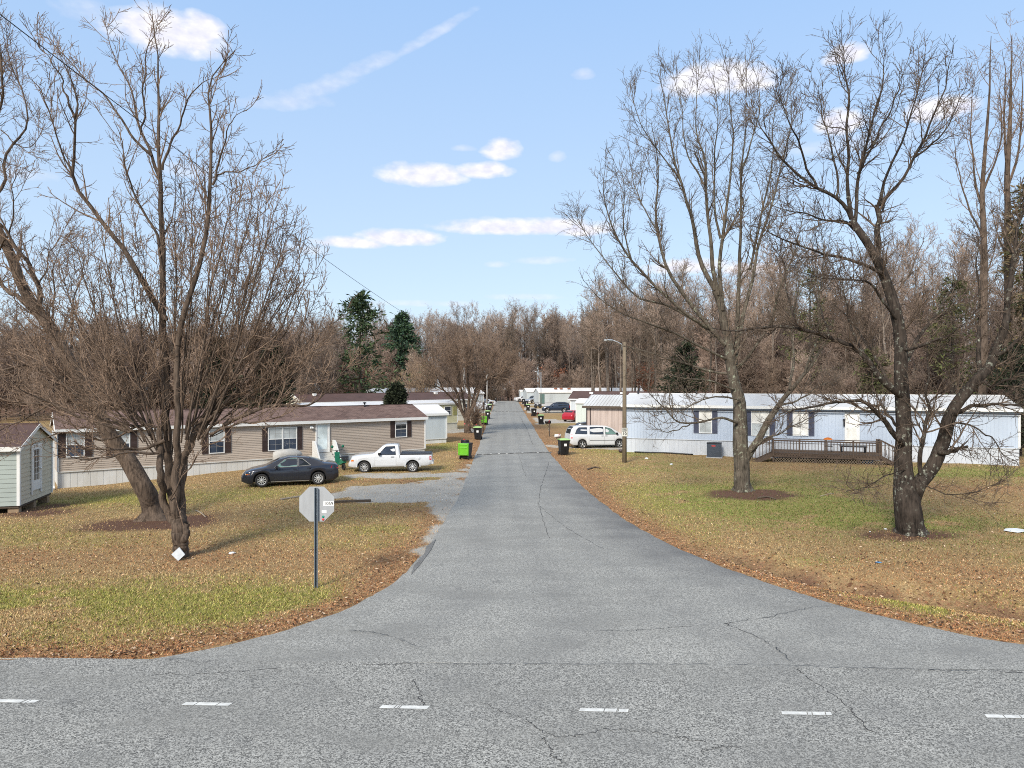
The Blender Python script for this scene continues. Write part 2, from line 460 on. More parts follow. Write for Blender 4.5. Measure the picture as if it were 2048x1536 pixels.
# ------------------------------------------------------------------ roads: edges read from the photo, on the ground
def road_y(x): return 13.2 - .032 * x            # far side of the main road
LEFT = [(-10.9, road_y(-10.9) - .12)] + [G(*p) for p in [(60, 1343), (150, 1336), (300, 1315), (450, 1290), (560, 1262), (650, 1234), (720, 1203), (775, 1172), (815, 1138), (850, 1103), (885, 1050), (912, 1000), (928, 965), (940, 935), (950, 910)]]
RIGHT = [(17.0, road_y(17.0) + .05)] + [G(*p) for p in [(2048, 1290), (1900, 1262), (1750, 1227), (1660, 1204), (1500, 1153), (1350, 1094), (1250, 1040), (1180, 985), (1135, 945), (1098, 905)]]
FARL = [G(969, 860), G(980, 830), G(990, 804), (-4.6, 192.0)]
FARR = [G(1071, 860), G(1052, 830), G(1037, 804.5), (1.7, 192.0)]
LEFT = LEFT + FARL; RIGHT = RIGHT + FARR
def smooth_line(pts, n, iters=2):
    p = np.array(pts, float)
    for _ in range(iters):
        q = np.empty((2 * len(p), p.shape[1])); q[0] = p[0]; q[-1] = p[-1]
        q[1:-1:2] = p[:-1] * .75 + p[1:] * .25
        q[2::2] = p[:-1] * .25 + p[1:] * .75
        p = q
    s = np.r_[0, np.cumsum(np.linalg.norm(np.diff(p, axis=0), axis=1))]
    u = np.linspace(0, s[-1], n)
    return np.stack([np.interp(u, s, p[:, k]) for k in range(p.shape[1])], 1)
EDGE_L = smooth_line(LEFT, 500); EDGE_R = smooth_line(RIGHT, 500)
ROAD_POLY = [tuple(p) for p in EDGE_L[::6]] + [tuple(p) for p in EDGE_R[::-1][::6]]

DITCH = [(5.2, 23.5), (8.6, 19.2), (12.1, 16.6), (17, 14.8), (30, 13.2)]
def xroad(y): return -1.37 * (y - 52) / 131
def terrain(x, y):
    x = np.asarray(x, float); y = np.asarray(y, float)
    z = -.46 * np.exp(-((x + 25) ** 2 + (y - 38) ** 2) / (2 * 52.0))
    z = z - .46 * np.exp(-(line_dist(x, y, DITCH) / .8) ** 2) * sstep(4.5, 9, x)
    off = np.minimum(sstep(4, 9, np.abs(x - xroad(y)) - 5 * sstep(30, 14, y)), sstep(14.5, 19, y) + sstep(2, -3, y))
    z = z + off * ((fbm(x, y, .16) - .5) * .22 + (fbm(x, y, .9) - .5) * .05)
    z = z - np.clip(y - 187, 0, 130) * .05
    return z
def zg(x, y): return float(terrain(np.array([x]), np.array([y]))[0])
def on(px, py):
    x, y = G(px, py)
    return (x, y, zg(x, y))

def grid_lines(lo, hi, dlo, dhi, step, grow):
    a = list(np.arange(dlo, dhi + 1e-6, step))
    s = step; v = dhi
    while v < hi: s *= grow; v += s; a.append(min(v, hi))
    s = step; v = dlo
    while v > lo: s *= grow; v -= s; a.insert(0, max(v, lo))
    return np.array(a)
gx = grid_lines(-700, 700, -34, 34, .26, 1.12)
gy = grid_lines(-80, 900, 11, 62, .26, 1.10)

GREEN = [((250, 1205), 5.5, 1.0, .75), ((60, 1190), 4, .9, .75), ((480, 1225), 2.6, .9, .65), ((560, 1190), 2.0, .7, .8), ((380, 1160), 3, .5, .35), ((200, 988), 4, 2.2, .75), ((330, 1010), 3, 1.5, .25), ((30, 1055), 3, 1.4, .45), ((120, 1080), 3, 1, .4),
         ((560, 985), 2.2, 1.6, .6), ((560, 1060), 1.6, .9, .4), ((760, 1060), 1.8, 1.2, .35), ((700, 1090), 1.5, .8, .35), ((885, 893), 2.6, 2.6, 1.15), ((900, 850), 2, 6, .3), ((800, 955), 3, 1.2, .45),
         ((1420, 985), 4.5, 3.2, 1.1), ((1560, 1010), 4, 2.6, 1.0), ((1700, 1035), 4.2, 2.2, .85), ((1330, 930), 4, 3.4, .55), ((1250, 905), 3, 2.6, .7), ((1960, 945), 4.5, 2.2, 1.1), ((1650, 960), 5, 2.5, .35),
         ((1900, 1215), 3.2, .75, 1.1), ((2000, 1235), 2.5, .8, 1.1), ((1780, 1190), 2.2, .6, .95), ((1560, 1120), 2, .5, .35), ((1900, 1060), 5, 2, .5), ((1170, 860), 4, 6, .35), ((1090, 848), 3, 5, .3)]
DIRT = [((245, 1045), 1.9, 1.3, 1.0), ((330, 1045), 1.5, 1.0, .9), ((400, 1030), 1.2, 1.2, .6), ((1490, 992), 1.7, 1.4, 1.0), ((1530, 990), 1.6, 1.1, .8), ((1830, 1068), 1.8, 1.0, .8), ((1780, 1075), 1.0, .7, .7), ((60, 1018), 2.2, 1.2, .8), ((95, 1000), 1.5, 1.5, .7), ((362, 1108), .8, .6, .5)]
GRAVEL = [[G(*p) for p in q] for q in (
    [(946, 925), (930, 985), (905, 1035), (880, 1082), (845, 1110), (852, 1080), (868, 1045), (850, 1008), (760, 1004), (680, 1001), (640, 990), (700, 972), (800, 968), (880, 958)],
    [(690, 950), (760, 944), (880, 945), (935, 938), (930, 950), (850, 955), (720, 958)],
    [(880, 866), (955, 864), (962, 857), (880, 858)], [(1069, 836), (1160, 842), (1160, 847), (1074, 848)], [(1090, 890), (1140, 893), (1265, 893), (1265, 901), (1096, 896)],
    [(1050, 815), (1150, 819), (1150, 826), (1055, 825)], [(985, 819), (940, 822), (940, 826), (980, 826)], [(1042, 806), (1075, 808), (1075, 812), (1046, 812)], [(880, 835), (970, 838), (966, 842), (880, 842)])]
LEAFY = [((790, 962), 3.0, .9, 1.2), ((720, 985), 2.0, .8, 1.0), ((780, 1020), 2.5, 1.2, .6), ((840, 1130), 1.2, 1.5, .7), ((1000, 930), 1, 1, 0), ((1180, 950), 1.6, 3, .9), ((1110, 885), 1.4, 5, .9), ((1110, 860), 3, 7, .9), ((920, 872), 3.0, 5, .9), ((1960, 975), 4, 1.5, .8), ((1850, 960), 4, 1.5, .5), ((1900, 1160), 4, .8, .4), ((1750, 1130), 3, 1, .2), ((2000, 1190), 2.5, .6, 1.1), ((1500, 935), 4, 2, .5), ((100, 1110), 5, 1.4, .4), ((500, 1100), 4, 1.6, .28), ((640, 1120), 2.5, 1.4, .3), ((980, 840), 2, 15, .6), ((1060, 825), 3, 12, .6)]
def blobs(x, y, lst):
    m = np.zeros(np.shape(x))
    for (p, rx, ry, a) in lst:
        cx, cy = G(*p)
        m = m + a * np.exp(-(((x - cx) / rx) ** 2 + ((y - cy) / ry) ** 2) * .8)
    return m
def masks(x, y):
    x = np.asarray(x, float); y = np.asarray(y, float)
    n1, n2 = fbm(x, y, .35), fbm(x + 40, y - 9, 1.3)
    near = (y > 5) & (y < 80)
    edge = np.minimum(line_dist(x, y, [tuple(p) for p in EDGE_L[::8]]), line_dist(x, y, [tuple(p) for p in EDGE_R[::8]]))
    ring = np.where(x > 0, 1.25, 1.0) * (.7 + .6 * n2)
    leaf = np.clip(1.15 * np.exp(-(edge / ring) ** 2) + blobs(x, y, LEAFY) * (.45 + n2) + .32 * sstep(.54, .74, n1), 0, 1)
    green = np.clip((blobs(x, y, GREEN) + .30 * sstep(.5, .7, fbm(x - 20, y + 55, .22))) * sstep(.30, .56, n2 * .6 + n1 * .45), 0, 1)
    green *= sstep(.25, 1.3, edge)
    green *= np.where((x < -6) & (y > 58), .5, 1.0)
    dirt = np.clip(blobs(x, y, DIRT) * (.35 + 1.25 * n2), 0, 1)
    gr = np.zeros(np.shape(x))
    for p in GRAVEL: gr = np.maximum(gr, soft_poly(x, y, p, .4, 1.0, 1.1))
    dch = line_dist(x, y, DITCH); ditch = np.exp(-((dch - .25) / .75) ** 2) * sstep(4, 8, x)
    leaf = np.maximum(leaf * (1 - .75 * green), ditch * (.3 + .9 * n2)); green = green * (1 - .8 * ditch)
    dirt = np.maximum(dirt, ditch * .62 * (.3 + n2))
    leaf = leaf * (1 - .8 * np.clip(gr, 0, 1)); green = green * (1 - gr)
    far = np.maximum(sstep(178, 190, y), sstep(62, 80, np.abs(x) + np.clip(80 - y, 0, 99) * .0) * sstep(60, 80, y))
    far = np.maximum(far, sstep(95, 120, y) * sstep(26, 40, np.abs(x)))
    return green, gr, dirt, leaf, far

def make_ground():
    X, Y = np.meshgrid(gx, gy, indexing='ij')
    Z = terrain(X, Y)
    nx, ny = X.shape
    V = np.stack([X.ravel(), Y.ravel(), Z.ravel()], 1)
    # the sheet is pressed a little under the roads so nothing pokes through
    p_in = inside(V[:, 0], V[:, 1], ROAD_POLY) | ((V[:, 1] < road_y(V[:, 0])) & (V[:, 1] > 2.0))
    V[p_in, 2] -= .05
    i, j = np.meshgrid(np.arange(nx - 1), np.arange(ny - 1), indexing='ij')
    a = (i * ny + j).ravel()
    loops = np.stack([a, a + ny, a + ny + 1, a + 1], 1).ravel()
    g, gr, d, lf, far = masks(V[:, 0], V[:, 1])
    me = fast_mesh('ground', V, loops, np.full(len(a), 4), True)
    for nm, arr in (('m_green', g), ('m_gravel', gr), ('m_dirt', d), ('m_leaf', lf), ('m_wood', far)):
        at = me.attributes.new(nm, 'FLOAT', 'POINT'); at.data.foreach_set('value', arr.astype(np.float32))
    m, t = newmat('ground', .95, 0, .1)
    co = t.coord()
    def att(n):
        q = t.n.new('ShaderNodeAttribute'); q.attribute_name = n; return q.outputs['Fac']
    fine = t.noise(co, 26, 3, .7); mid = t.noise(co, 5, 4, .65); big = t.noise(co, .8, 4, .6)
    spk = t.voronoi(co, 13, 'Color')
    sp = t.n.new('ShaderNodeSeparateColor'); t.link(spk, sp.inputs[0])
    grass = t.mix(t.ramp(fine, .35, .65), (.20, .14, .065), (.60, .445, .235))
    grass = t.mix(t.ramp(mid, .4, .65, 0, .6), grass, (.24, .145, .068))
    grass = t.mix(t.ramp(big, .42, .62, 0, .45), grass, (.30, .21, .10))
    gcol = t.mix(t.ramp(fine, .35, .65), (.11, .115, .028), (.46, .43, .13))
    gm = t.math('MULTIPLY', att('m_green'), t.ramp(t.noise(co, 9, 4, .7), .30, .52), clamp=True)
    col = t.mix(gm, grass, gcol)
    leafc = t.mix(sp.outputs[0], (.12, .058, .03), (.46, .26, .14))
    lm = t.math('MULTIPLY', t.ramp(att('m_leaf'), .1, 1.0), t.ramp(t.noise(co, 14, 3, .7), .36, .55), clamp=True)
    col = t.mix(lm, col, leafc)
    col = t.mix(t.math('MULTIPLY', t.ramp(sp.outputs[1], .80, .86), t.ramp(t.noise(co, 1.2, 3), .35, .6)), col, leafc)
    dirt = t.mix(t.ramp(fine, .3, .7), (.085, .045, .030), (.20, .115, .078))
    col = t.mix(t.ramp(att('m_dirt'), .25, .7), col, dirt)
    grav = t.mix(t.ramp(t.noise(co, 34, 2, .6), .3, .7), (.26, .245, .215), (.66, .62, .55))
    grav = t.mix(t.ramp(big, .4, .65, 0, .5), grav, (.33, .30, .255))
    gv = t.math('MULTIPLY', t.ramp(att('m_gravel'), .25, .75), t.ramp(lm, .45, .95, 1, .35))
    col = t.mix(gv, col, grav)
    wood = t.mix(t.ramp(mid, .35, .65), (.085, .052, .036), (.19, .105, .066))
    col = t.mix(att('m_wood'), col, wood)
    t.base(col)
    t.bump(fine, .9, .05)
    return tag(obj_from('ground', me, m), kind='structure')
make_ground()

# ------------------------------------------------------------------ asphalt
def asphalt(name, dark, light, tint, seamy):
    m, t = newmat(name, .9, 0, .25)
    co = t.coord()
    n1 = t.noise(co, 72, 2, .8); n2 = t.noise(co, 24, 2, .6)
    v = t.voronoi(co, 54, 'Color'); sp = t.n.new('ShaderNodeSeparateColor'); t.link(v, sp.inputs[0])
    g = t.math('ADD', t.math('MULTIPLY', n1, .5), t.math('MULTIPLY', sp.outputs[0], .5))
    c = t.mix(t.ramp(g, .28, .72), dark, light)
    c = t.mix(t.ramp(n2, .5, .75, 0, .5), c, tuple(x * .7 for x in dark))
    blot = t.noise(co, .55, 5, .62); b2 = t.noise(t.scaled(co, .35, 1, 1), .9, 4, .6)
    c = t.mix(t.ramp(blot, .42, .68, 0, .42), c, tint)
    c = t.mix(t.ramp(b2, .46, .70, 0, .5), c, tuple(x * .45 for x in light))
    st_ = t.noise(co, 1.7, 3, .5)
    c = t.mix(t.ramp(st_, .66, .74, 0, .35), c, (.10, .10, .10))
    if seamy:   # the newer mix along the right-hand edge is darker
        a = t.n.new('ShaderNodeAttribute'); a.attribute_name = 'm_new'
        w_ = t.n.new('ShaderNodeAttribute'); w_.attribute_name = 'm_track'
        c = t.mix(t.math('MULTIPLY', w_.outputs['Fac'], t.ramp(b2, .3, .7, .12, .34)), c, (.15, .15, .15))
        c = t.mix(t.math('MULTIPLY', a.outputs['Fac'], t.ramp(blot, .3, .6, .45, .8)), c, (.10, .10, .105))
    t.base(c); t.bump(n1, .5, .01)
    return m
M['asphalt_main'] = asphalt('asphalt_main', (.085, .085, .081), (.485, .478, .443), (.17, .17, .165), False)
M['asphalt_side'] = asphalt('asphalt_side', (.14, .14, .132), (.48, .474, .44), (.205, .206, .198), True)

def make_side_road():
    nU, nV = len(EDGE_L), 18
    jit = lambda P, k: P + np.stack([(fbm(P[:, 0] + k, P[:, 1], 1.1) - .5) * .22, (fbm(P[:, 0], P[:, 1] + k, 1.1) - .5) * .12], 1)
    L, Rr = jit(EDGE_L, 3), jit(EDGE_R, 60)
    # match the two edges by distance along the road below the speed bump, so the strips run across it
    V = []; new = []
    for k in range(nV + 1):
        f = k / nV
        P = L * (1 - f) + Rr * f
        z = np.where(P[:, 1] > 187, -.05 * (P[:, 1] - 187), 0) + .016 + (.006 + .03 * math.sin(math.pi * f)) * sstep(0.0, 2.2, P[:, 1] - road_y(P[:, 0]))
        if k in (0, nV): z = z - .045
        V.append(np.stack([P[:, 0], P[:, 1], z], 1))
        dR = np.min(np.hypot(P[:, None, 0] - EDGE_R[None, ::6, 0], P[:, None, 1] - EDGE_R[None, ::6, 1]), 1)
        new.append(np.clip(1 - dR / 2.6, 0, 1) * sstep(56, 34, P[:, 1]) * sstep(14.5, 22, P[:, 1]))
    V = np.array(V); new = np.array(new)
    fr_ = (np.arange(nV + 1) / nV)[:, None]
    track = sum(np.exp(-((fr_ - q) / .055) ** 2) for q in (.2, .4, .62, .82)) * np.ones((1, nU))
    # first ring of edges lies along the seam with the main road
    idx = np.arange((nV + 1) * nU).reshape(nV + 1, nU)
    q = np.stack([idx[:-1, :-1], idx[1:, :-1], idx[1:, 1:], idx[:-1, 1:]], -1).reshape(-1, 4)
    n0 = (nV + 1) * nU
    V = V.reshape(-1, 3)
    V[:, 1] = np.where((V[:, 1] < road_y(V[:, 0])), road_y(V[:, 0]), V[:, 1])
    loops = q.ravel(); sizes = np.full(len(q), 4)
    me = fast_mesh('side_road', V, loops, sizes, True)
    at = me.attributes.new('m_new', 'FLOAT', 'POINT'); at.data.foreach_set('value', new.ravel().astype(np.float32))
    at = me.attributes.new('m_track', 'FLOAT', 'POINT'); at.data.foreach_set('value', track.ravel().astype(np.float32))
    return tag(obj_from('side_road', me, M['asphalt_side']), kind='structure')
side_road = make_side_road()

def make_main_road():
    xs = np.r_[np.linspace(-400, -32, 24), np.linspace(-30, 30, 260), np.linspace(32, 400, 24)]
    rows = [0.0, .12, .5, 2, 4, 6, 8, 10, 11.2]
    V = []
    for d in rows:
        y = road_y(xs) - d
        if d == 0.0:
            out = (xs < -9.5) | (xs > 12.2)
            y = y + np.where(out, (fbm(xs, xs * 0 + 5, 1.2) - .5) * .25, 0.0)
            z = np.where(out, -.02, .018)
        else:
            z = .018 + .05 * (1 - ((d - 5.6) / 5.6) ** 2) * min(1, d / 2)
        V.append(np.stack([xs, y, np.broadcast_to(z, xs.shape)], 1))
    V = np.array(V); n = len(xs)
    idx = np.arange(V.shape[0] * n).reshape(V.shape[0], n)
    q = np.stack([idx[:-1, :-1], idx[1:, :-1], idx[1:, 1:], idx[:-1, 1:]], -1).reshape(-1, 4)
    me = fast_mesh('main_road', V.reshape(-1, 3), q.ravel(), np.full(len(q), 4), True)
    return tag(obj_from('main_road', me, M['asphalt_main']), kind='structure')
main_road = make_main_road()

def main_z(x, y):
    d = road_y(x) - y
    return .018 + .05 * (1 - ((d - 5.6) / 5.6) ** 2) * min(1, max(d, 0) / 2) if d > .1 else .03

# painted dashes of the edge line
rd = random.Random(4)
mbd = MB()
x = -20.2 + 3.175 * 0
dash_c = [(-8.23 - .4 - 3.2 * 3 + 3.2 * k) for k in range(13)]
for px in (-370, 28, 414, 809, 1208, 1613, 2022, 2420):
    t_ = (px - 28) / 1994
    X, Y = G(px, 1408 + 31 * t_)
    L = .40; ux, uy = 1.0, -.032
    cuts = sorted([-L, L] + [rd.uniform(-.3, .3) for _ in range(rd.choice([1, 2, 3]))])
    for a, b in zip(cuts[:-1], cuts[1:]):
        a2, b2 = a + .008, b - .008
        w = .056
        q = []
        for s_, t2 in ((a2, -w), (b2, -w + rd.uniform(-.004, .004)), (b2, w), (a2, w + rd.uniform(-.004, .004))):
            xx, yy = X + s_ * ux + t2 * .3, Y + s_ * uy + t2
            q.append((xx, yy, main_z(xx, yy) + .007))
        mbd.poly(q)
mbd.build('lane_marking', M['paint_line'], main_road)

# cracks: thin dark filler ribbons on the asphalt
def crack(parent, lines, zf):
    mb = MB(); r2 = random.Random(9)
    for pts, w in lines:
        P = smooth_line([G(*p) for p in pts], max(8, int(len(pts) * 9)), 1)
        P = P + np.random.default_rng(len(pts)).normal(0, .022, P.shape)
        wv = [w * r2.uniform(.4, 1.2) for _ in P]
        for i in range(len(P) - 1):
            if r2.random() < .08: continue
            d = P[i + 1] - P[i]; d = d / (np.linalg.norm(d) + 1e-9); nrm = np.array([-d[1], d[0]])
            q = [(*(P[i] - nrm * wv[i]), 0), (*(P[i + 1] - nrm * wv[i + 1]), 0), (*(P[i + 1] + nrm * wv[i + 1]), 0), (*(P[i] + nrm * wv[i]), 0)]
            mb.poly([(a, b, zf(a, b) + .006) for a, b, _ in q])
    m = M.get('crack') or grime('crack', (.05, .05, .052), .8, amt=.3)
    M['crack'] = m
    mb.build('crack', m, parent)
crack(main_road, [([(720, 1331), (860, 1331), (980, 1330), (1150, 1331), (1340, 1331), (1560, 1334), (1660, 1336), (1800, 1341), (2048, 1348)], .007),
                  ([(1590, 1335), (1640, 1375), (1690, 1410), (1740, 1470)], .009), ([(825, 1360), (840, 1390), (848, 1420)], .008), ([(965, 1410), (1010, 1432), (1055, 1446), (1085, 1470), (1120, 1483), (1180, 1474), (1215, 1465), (1260, 1466), (1330, 1475), (1410, 1490)], .006),
                  ([(1085, 1480), (1105, 1515), (1125, 1536)], .006), ([(1400, 1515), (1440, 1500), (1480, 1502)], .006), ([(300, 1352), (420, 1350), (560, 1338)], .006)], lambda a, b: main_z(a, b))
crack(side_road, [([(1098, 925), (1088, 960), (1075, 1000), (1085, 1040), (1100, 1080)], .01), ([(1065, 890), (1055, 860), (1040, 835)], .013), ([(1075, 1010), (1120, 1050), (1160, 1075), (1205, 1100)], .008),
                  ([(1450, 1252), (1540, 1238), (1620, 1218), (1680, 1214)], .007), ([(1450, 1252), (1510, 1275), (1560, 1305), (1580, 1326)], .009), ([(700, 1265), (760, 1270), (800, 1283), (830, 1296), (845, 1298)], .007), ([(1190, 1267), (1270, 1266), (1320, 1262), (1380, 1257)], .006),
                  ([(1037, 908), (1048, 945), (1052, 955)], .008)], lambda a, b: .05)

# worn patch of older asphalt along the left kerb line
pp = [G(*p) for p in [(872, 1078), (862, 1100), (840, 1130), (822, 1150), (828, 1132), (850, 1106), (852, 1094), (866, 1083)]]
mbp = MB(); mbp.poly([(a, b, zg(a, b) + .012) for a, b in pp])
tag(mbp.build('old_asphalt_path', asphalt('asphalt_old', (.09, .09, .088), (.27, .265, .255), (.17, .17, .165), False)), kind='structure')

# speed bumps
def speed_bump(pl, pr, label, seed):
    a, b = Vector((*G(*pl), 0)), Vector((*G(*pr), 0))
    r3 = random.Random(seed)
    t = thing('speed_bump', label, 'speed bump', (a + (b - a) * .5 + Vector((0, 0, .03))), math.atan2((b - a).y, (b - a).x), 'speed bumps across the side road')
    L = (b - a).length
    n = 26; mb = MB(); v = []
    prof = [(-.17, -.02), (-.12, .03), (-.05, .055), (.05, .055), (.12, .03), (.17, -.02)]
    for i in range(n + 1):
        for (yy, zz) in prof: v.append((-L / 2 + L * i / n, yy + r3.uniform(-.012, .012), zz + .022 * math.sin(math.pi * i / n) * 1.0))
    k = len(prof)
    mb.add(v, [(i * k + j, (i + 1) * k + j, (i + 1) * k + j + 1, i * k + j + 1) for i in range(n) for j in range(k - 1)], True)
    mb.build('hump', grime('bump_rubber' + str(seed), (.06, .06, .06), .9, amt=.4, scale=4, dirt=(.2, .2, .19)), t)
    for i in range(9):
        if r3.random() < .15: continue
        m2 = MB(); x = -L / 2 + L * (i + .6) / 9.4
        m2.box(x - .07, x + .07, -.14, -.09, .055, .078)
        m2.build('marker', M['sticker'], t)
    return t
speed_bump((955, 911), (1102, 906), 'nearest dark rubber speed bump with white markers, before the green bin', 1)
speed_bump((984, 823.8), (1050, 823.2), 'faint far speed bump low across the road near its crest', 2)
HOUSES = []
# ------------------------------------------------------------------ trees
def nrm(a): return a / (np.linalg.norm(a, axis=-1, keepdims=True) + 1e-9)
UP = np.array([0, 0, 1.0])

def spawn(P, Rd, dens, rg, t0=.2, t1=1.0, ang=(35, 60), L=(.5, 1.0), rel=False, nseg=4, up=.1, wig=.15, rf=.6, rmax=1.0, rtip=.004, taper=.0, out=None):
    """side branches along every branch of a level: P [B,N,3] centre lines, Rd [B,N] radii"""
    B, N, _ = P.shape
    plen = np.sum(np.linalg.norm(np.diff(P, axis=1), axis=2), 1)
    cnt = dens if np.ndim(dens) else plen * dens * (t1 - t0)
    cnt = np.floor(cnt + rg.random(B)).astype(int)
    idx = np.repeat(np.arange(B), cnt); m = len(idx)
    if m == 0: return np.zeros((0, nseg + 1, 3)), np.zeros((0, nseg + 1))
    t = t0 + (t1 - t0) * rg.random(m)
    f = np.clip(t * (N - 1), 0, N - 1.001); i = f.astype(int); fr = (f - i)[:, None]
    p = P[idx, i] * (1 - fr) + P[idx, i + 1] * fr
    tn = nrm(P[idx, i + 1] - P[idx, i])
    rad = Rd[idx, i] * (1 - fr[:, 0]) + Rd[idx, i + 1] * fr[:, 0]
    v = rg.normal(size=(m, 3))
    if out is not None: v = v + out * nrm(p - np.array([0, 0, 0]) - UP * p[:, 2:3])
    v = nrm(v - tn * np.sum(v * tn, 1, keepdims=True))
    a = np.radians(rg.uniform(ang[0], ang[1], m))[:, None]
    d = np.cos(a) * tn + np.sin(a) * v
    l = rg.uniform(L[0], L[1], m)
    if rel: l = l * plen[idx]
    l = l * (1 - taper * t)
    r0 = np.minimum(np.minimum(rad * rf, rmax), .02 + l * .02)
    r0 = np.maximum(r0, rtip * 1.15)
    Q = np.empty((m, nseg + 1, 3)); Q[:, 0] = p
    for s in range(nseg):
        d = nrm(d + rg.normal(size=(m, 3)) * wig + UP * up)
        Q[:, s + 1] = Q[:, s] + d * (l / nseg)[:, None]
    k = np.linspace(0, 1, nseg + 1)[None]
    Rq = r0[:, None] * (1 - k) + rtip * k
    return Q, Rq

def tubes(levels):
    """levels: list of (P, R, sides) -> V, loops, sizes"""
    Vs, Ls, off = [], [], 0
    for P, Rd, S in levels:
        B, N, _ = P.shape
        if B == 0: continue
        T = np.empty_like(P)
        T[:, 1:-1] = P[:, 2:] - P[:, :-2]; T[:, 0] = P[:, 1] - P[:, 0]; T[:, -1] = P[:, -1] - P[:, -2]
        T = nrm(T)
        main = nrm(P[:, -1] - P[:, 0])
        ref = np.where(np.abs(main[:, 2:3]) < .75, np.array([[0, 0, 1.0]]), np.array([[1.0, 0, 0]]))[:, None, :]
        A = nrm(np.cross(T, np.broadcast_to(ref, T.shape))); Bn = np.cross(T, A)
        an = np.arange(S) * 2 * math.pi / S
        ring = A[:, :, None, :] * np.cos(an)[None, None, :, None] + Bn[:, :, None, :] * np.sin(an)[None, None, :, None]
        V = P[:, :, None, :] + ring * Rd[:, :, None, None]
        Vs.append(V.reshape(-1, 3))
        base = off + np.arange(B)[:, None, None] * (N * S) + np.arange(N - 1)[None, :, None] * S
        k = np.arange(S)[None, None, :]; k2 = (k + 1) % S
        q = np.stack([base + k, base + k2, base + S + k2, base + S + k], -1)
        Ls.append(q.reshape(-1)); off += B * N * S
    V = np.concatenate(Vs); lp = np.concatenate(Ls)
    return V, lp, np.full(len(lp) // 4, 4)

def tube_obj(name, levels, mat, parent=None, origin=(0, 0, 0), loc=None):
    V, lp, sz = tubes(levels)
    V = V - np.array(origin)
    me = fast_mesh(name, V, lp, sz, True)
    return obj_from(name, me, mat, parent, loc if loc is not None else (0, 0, 0))

def stack(curves, n):
    """[(pts Nx3, radii)] -> arrays with n points each"""
    P, Rr = [], []
    for pts, rad in curves:
        pts = np.array(pts, float)
        c = smooth_line(np.c_[pts, np.interp(np.linspace(0, 1, len(pts)), np.linspace(0, 1, len(rad)), rad)], n, 2)
        P.append(c[:, :3]); Rr.append(c[:, 3])
    return np.array(P), np.array(Rr)

def limb(pxs, Y0, Y1, r0, r1, seed=0):
    """photo-traced limb: pixel list, depth going from Y0 to Y1, radii (m)"""
    n = len(pxs); rg = np.random.default_rng(seed + n)
    pts = []
    for i, (a, b) in enumerate(pxs):
        t = i / max(1, n - 1)
        pts.append(W(a, b, Y0 + (Y1 - Y0) * t + (rg.normal(0, .12) if 0 < i < n - 1 else 0)))
    return pts, ([q for q in r0] if isinstance(r0, (list, tuple)) else list(np.linspace(r0, r1, n)))

def gnarl(P, amp, rg):
    """small kinks so that limbs do not read as bent pipes"""
    n = rg.normal(size=P.shape) * amp
    n[:, 0] = 0
    n[:, 1:-1] = (n[:, :-2] + n[:, 1:-1] * 2 + n[:, 2:]) / 4
    return P + n

def flare(base, r, height, seed, bumps=6, ang0=0.0):
    """root flare and stump: rings with lobes"""
    rg = np.random.default_rng(seed); S = 40; V = []; f = []
    ph = rg.uniform(0, 6.28, 3)
    zs = [-.25, -.08, .02, .12, .28, .45, height]
    for z in zs:
        shrink = 1 - .24 * min(1, max(0, z) / height)
        k = max(0, 1 - (z + .1) / .6) ** 2
        for s in range(S):
            a = 2 * math.pi * s / S
            lobes = max(0, math.sin(a * bumps / 2 + ph[0])) ** 2 * .9 + .35 * math.sin(a * 3 + ph[1])
            rr = shrink * r * (1 + k * (.32 + .75 * max(0, lobes)) + .05 * math.sin(a * 7 + ph[2]) + .03 * math.sin(a * 13 + z * 4))
            V.append((base[0] + rr * math.cos(a + ang0), base[1] + rr * math.sin(a + ang0), base[2] + z))
    for i in range(len(zs) - 1):
        for s in range(S): f += [i * S + s, i * S + (s + 1) % S, (i + 1) * S + (s + 1) % S, (i + 1) * S + s]
    return np.array(V), np.array(f)

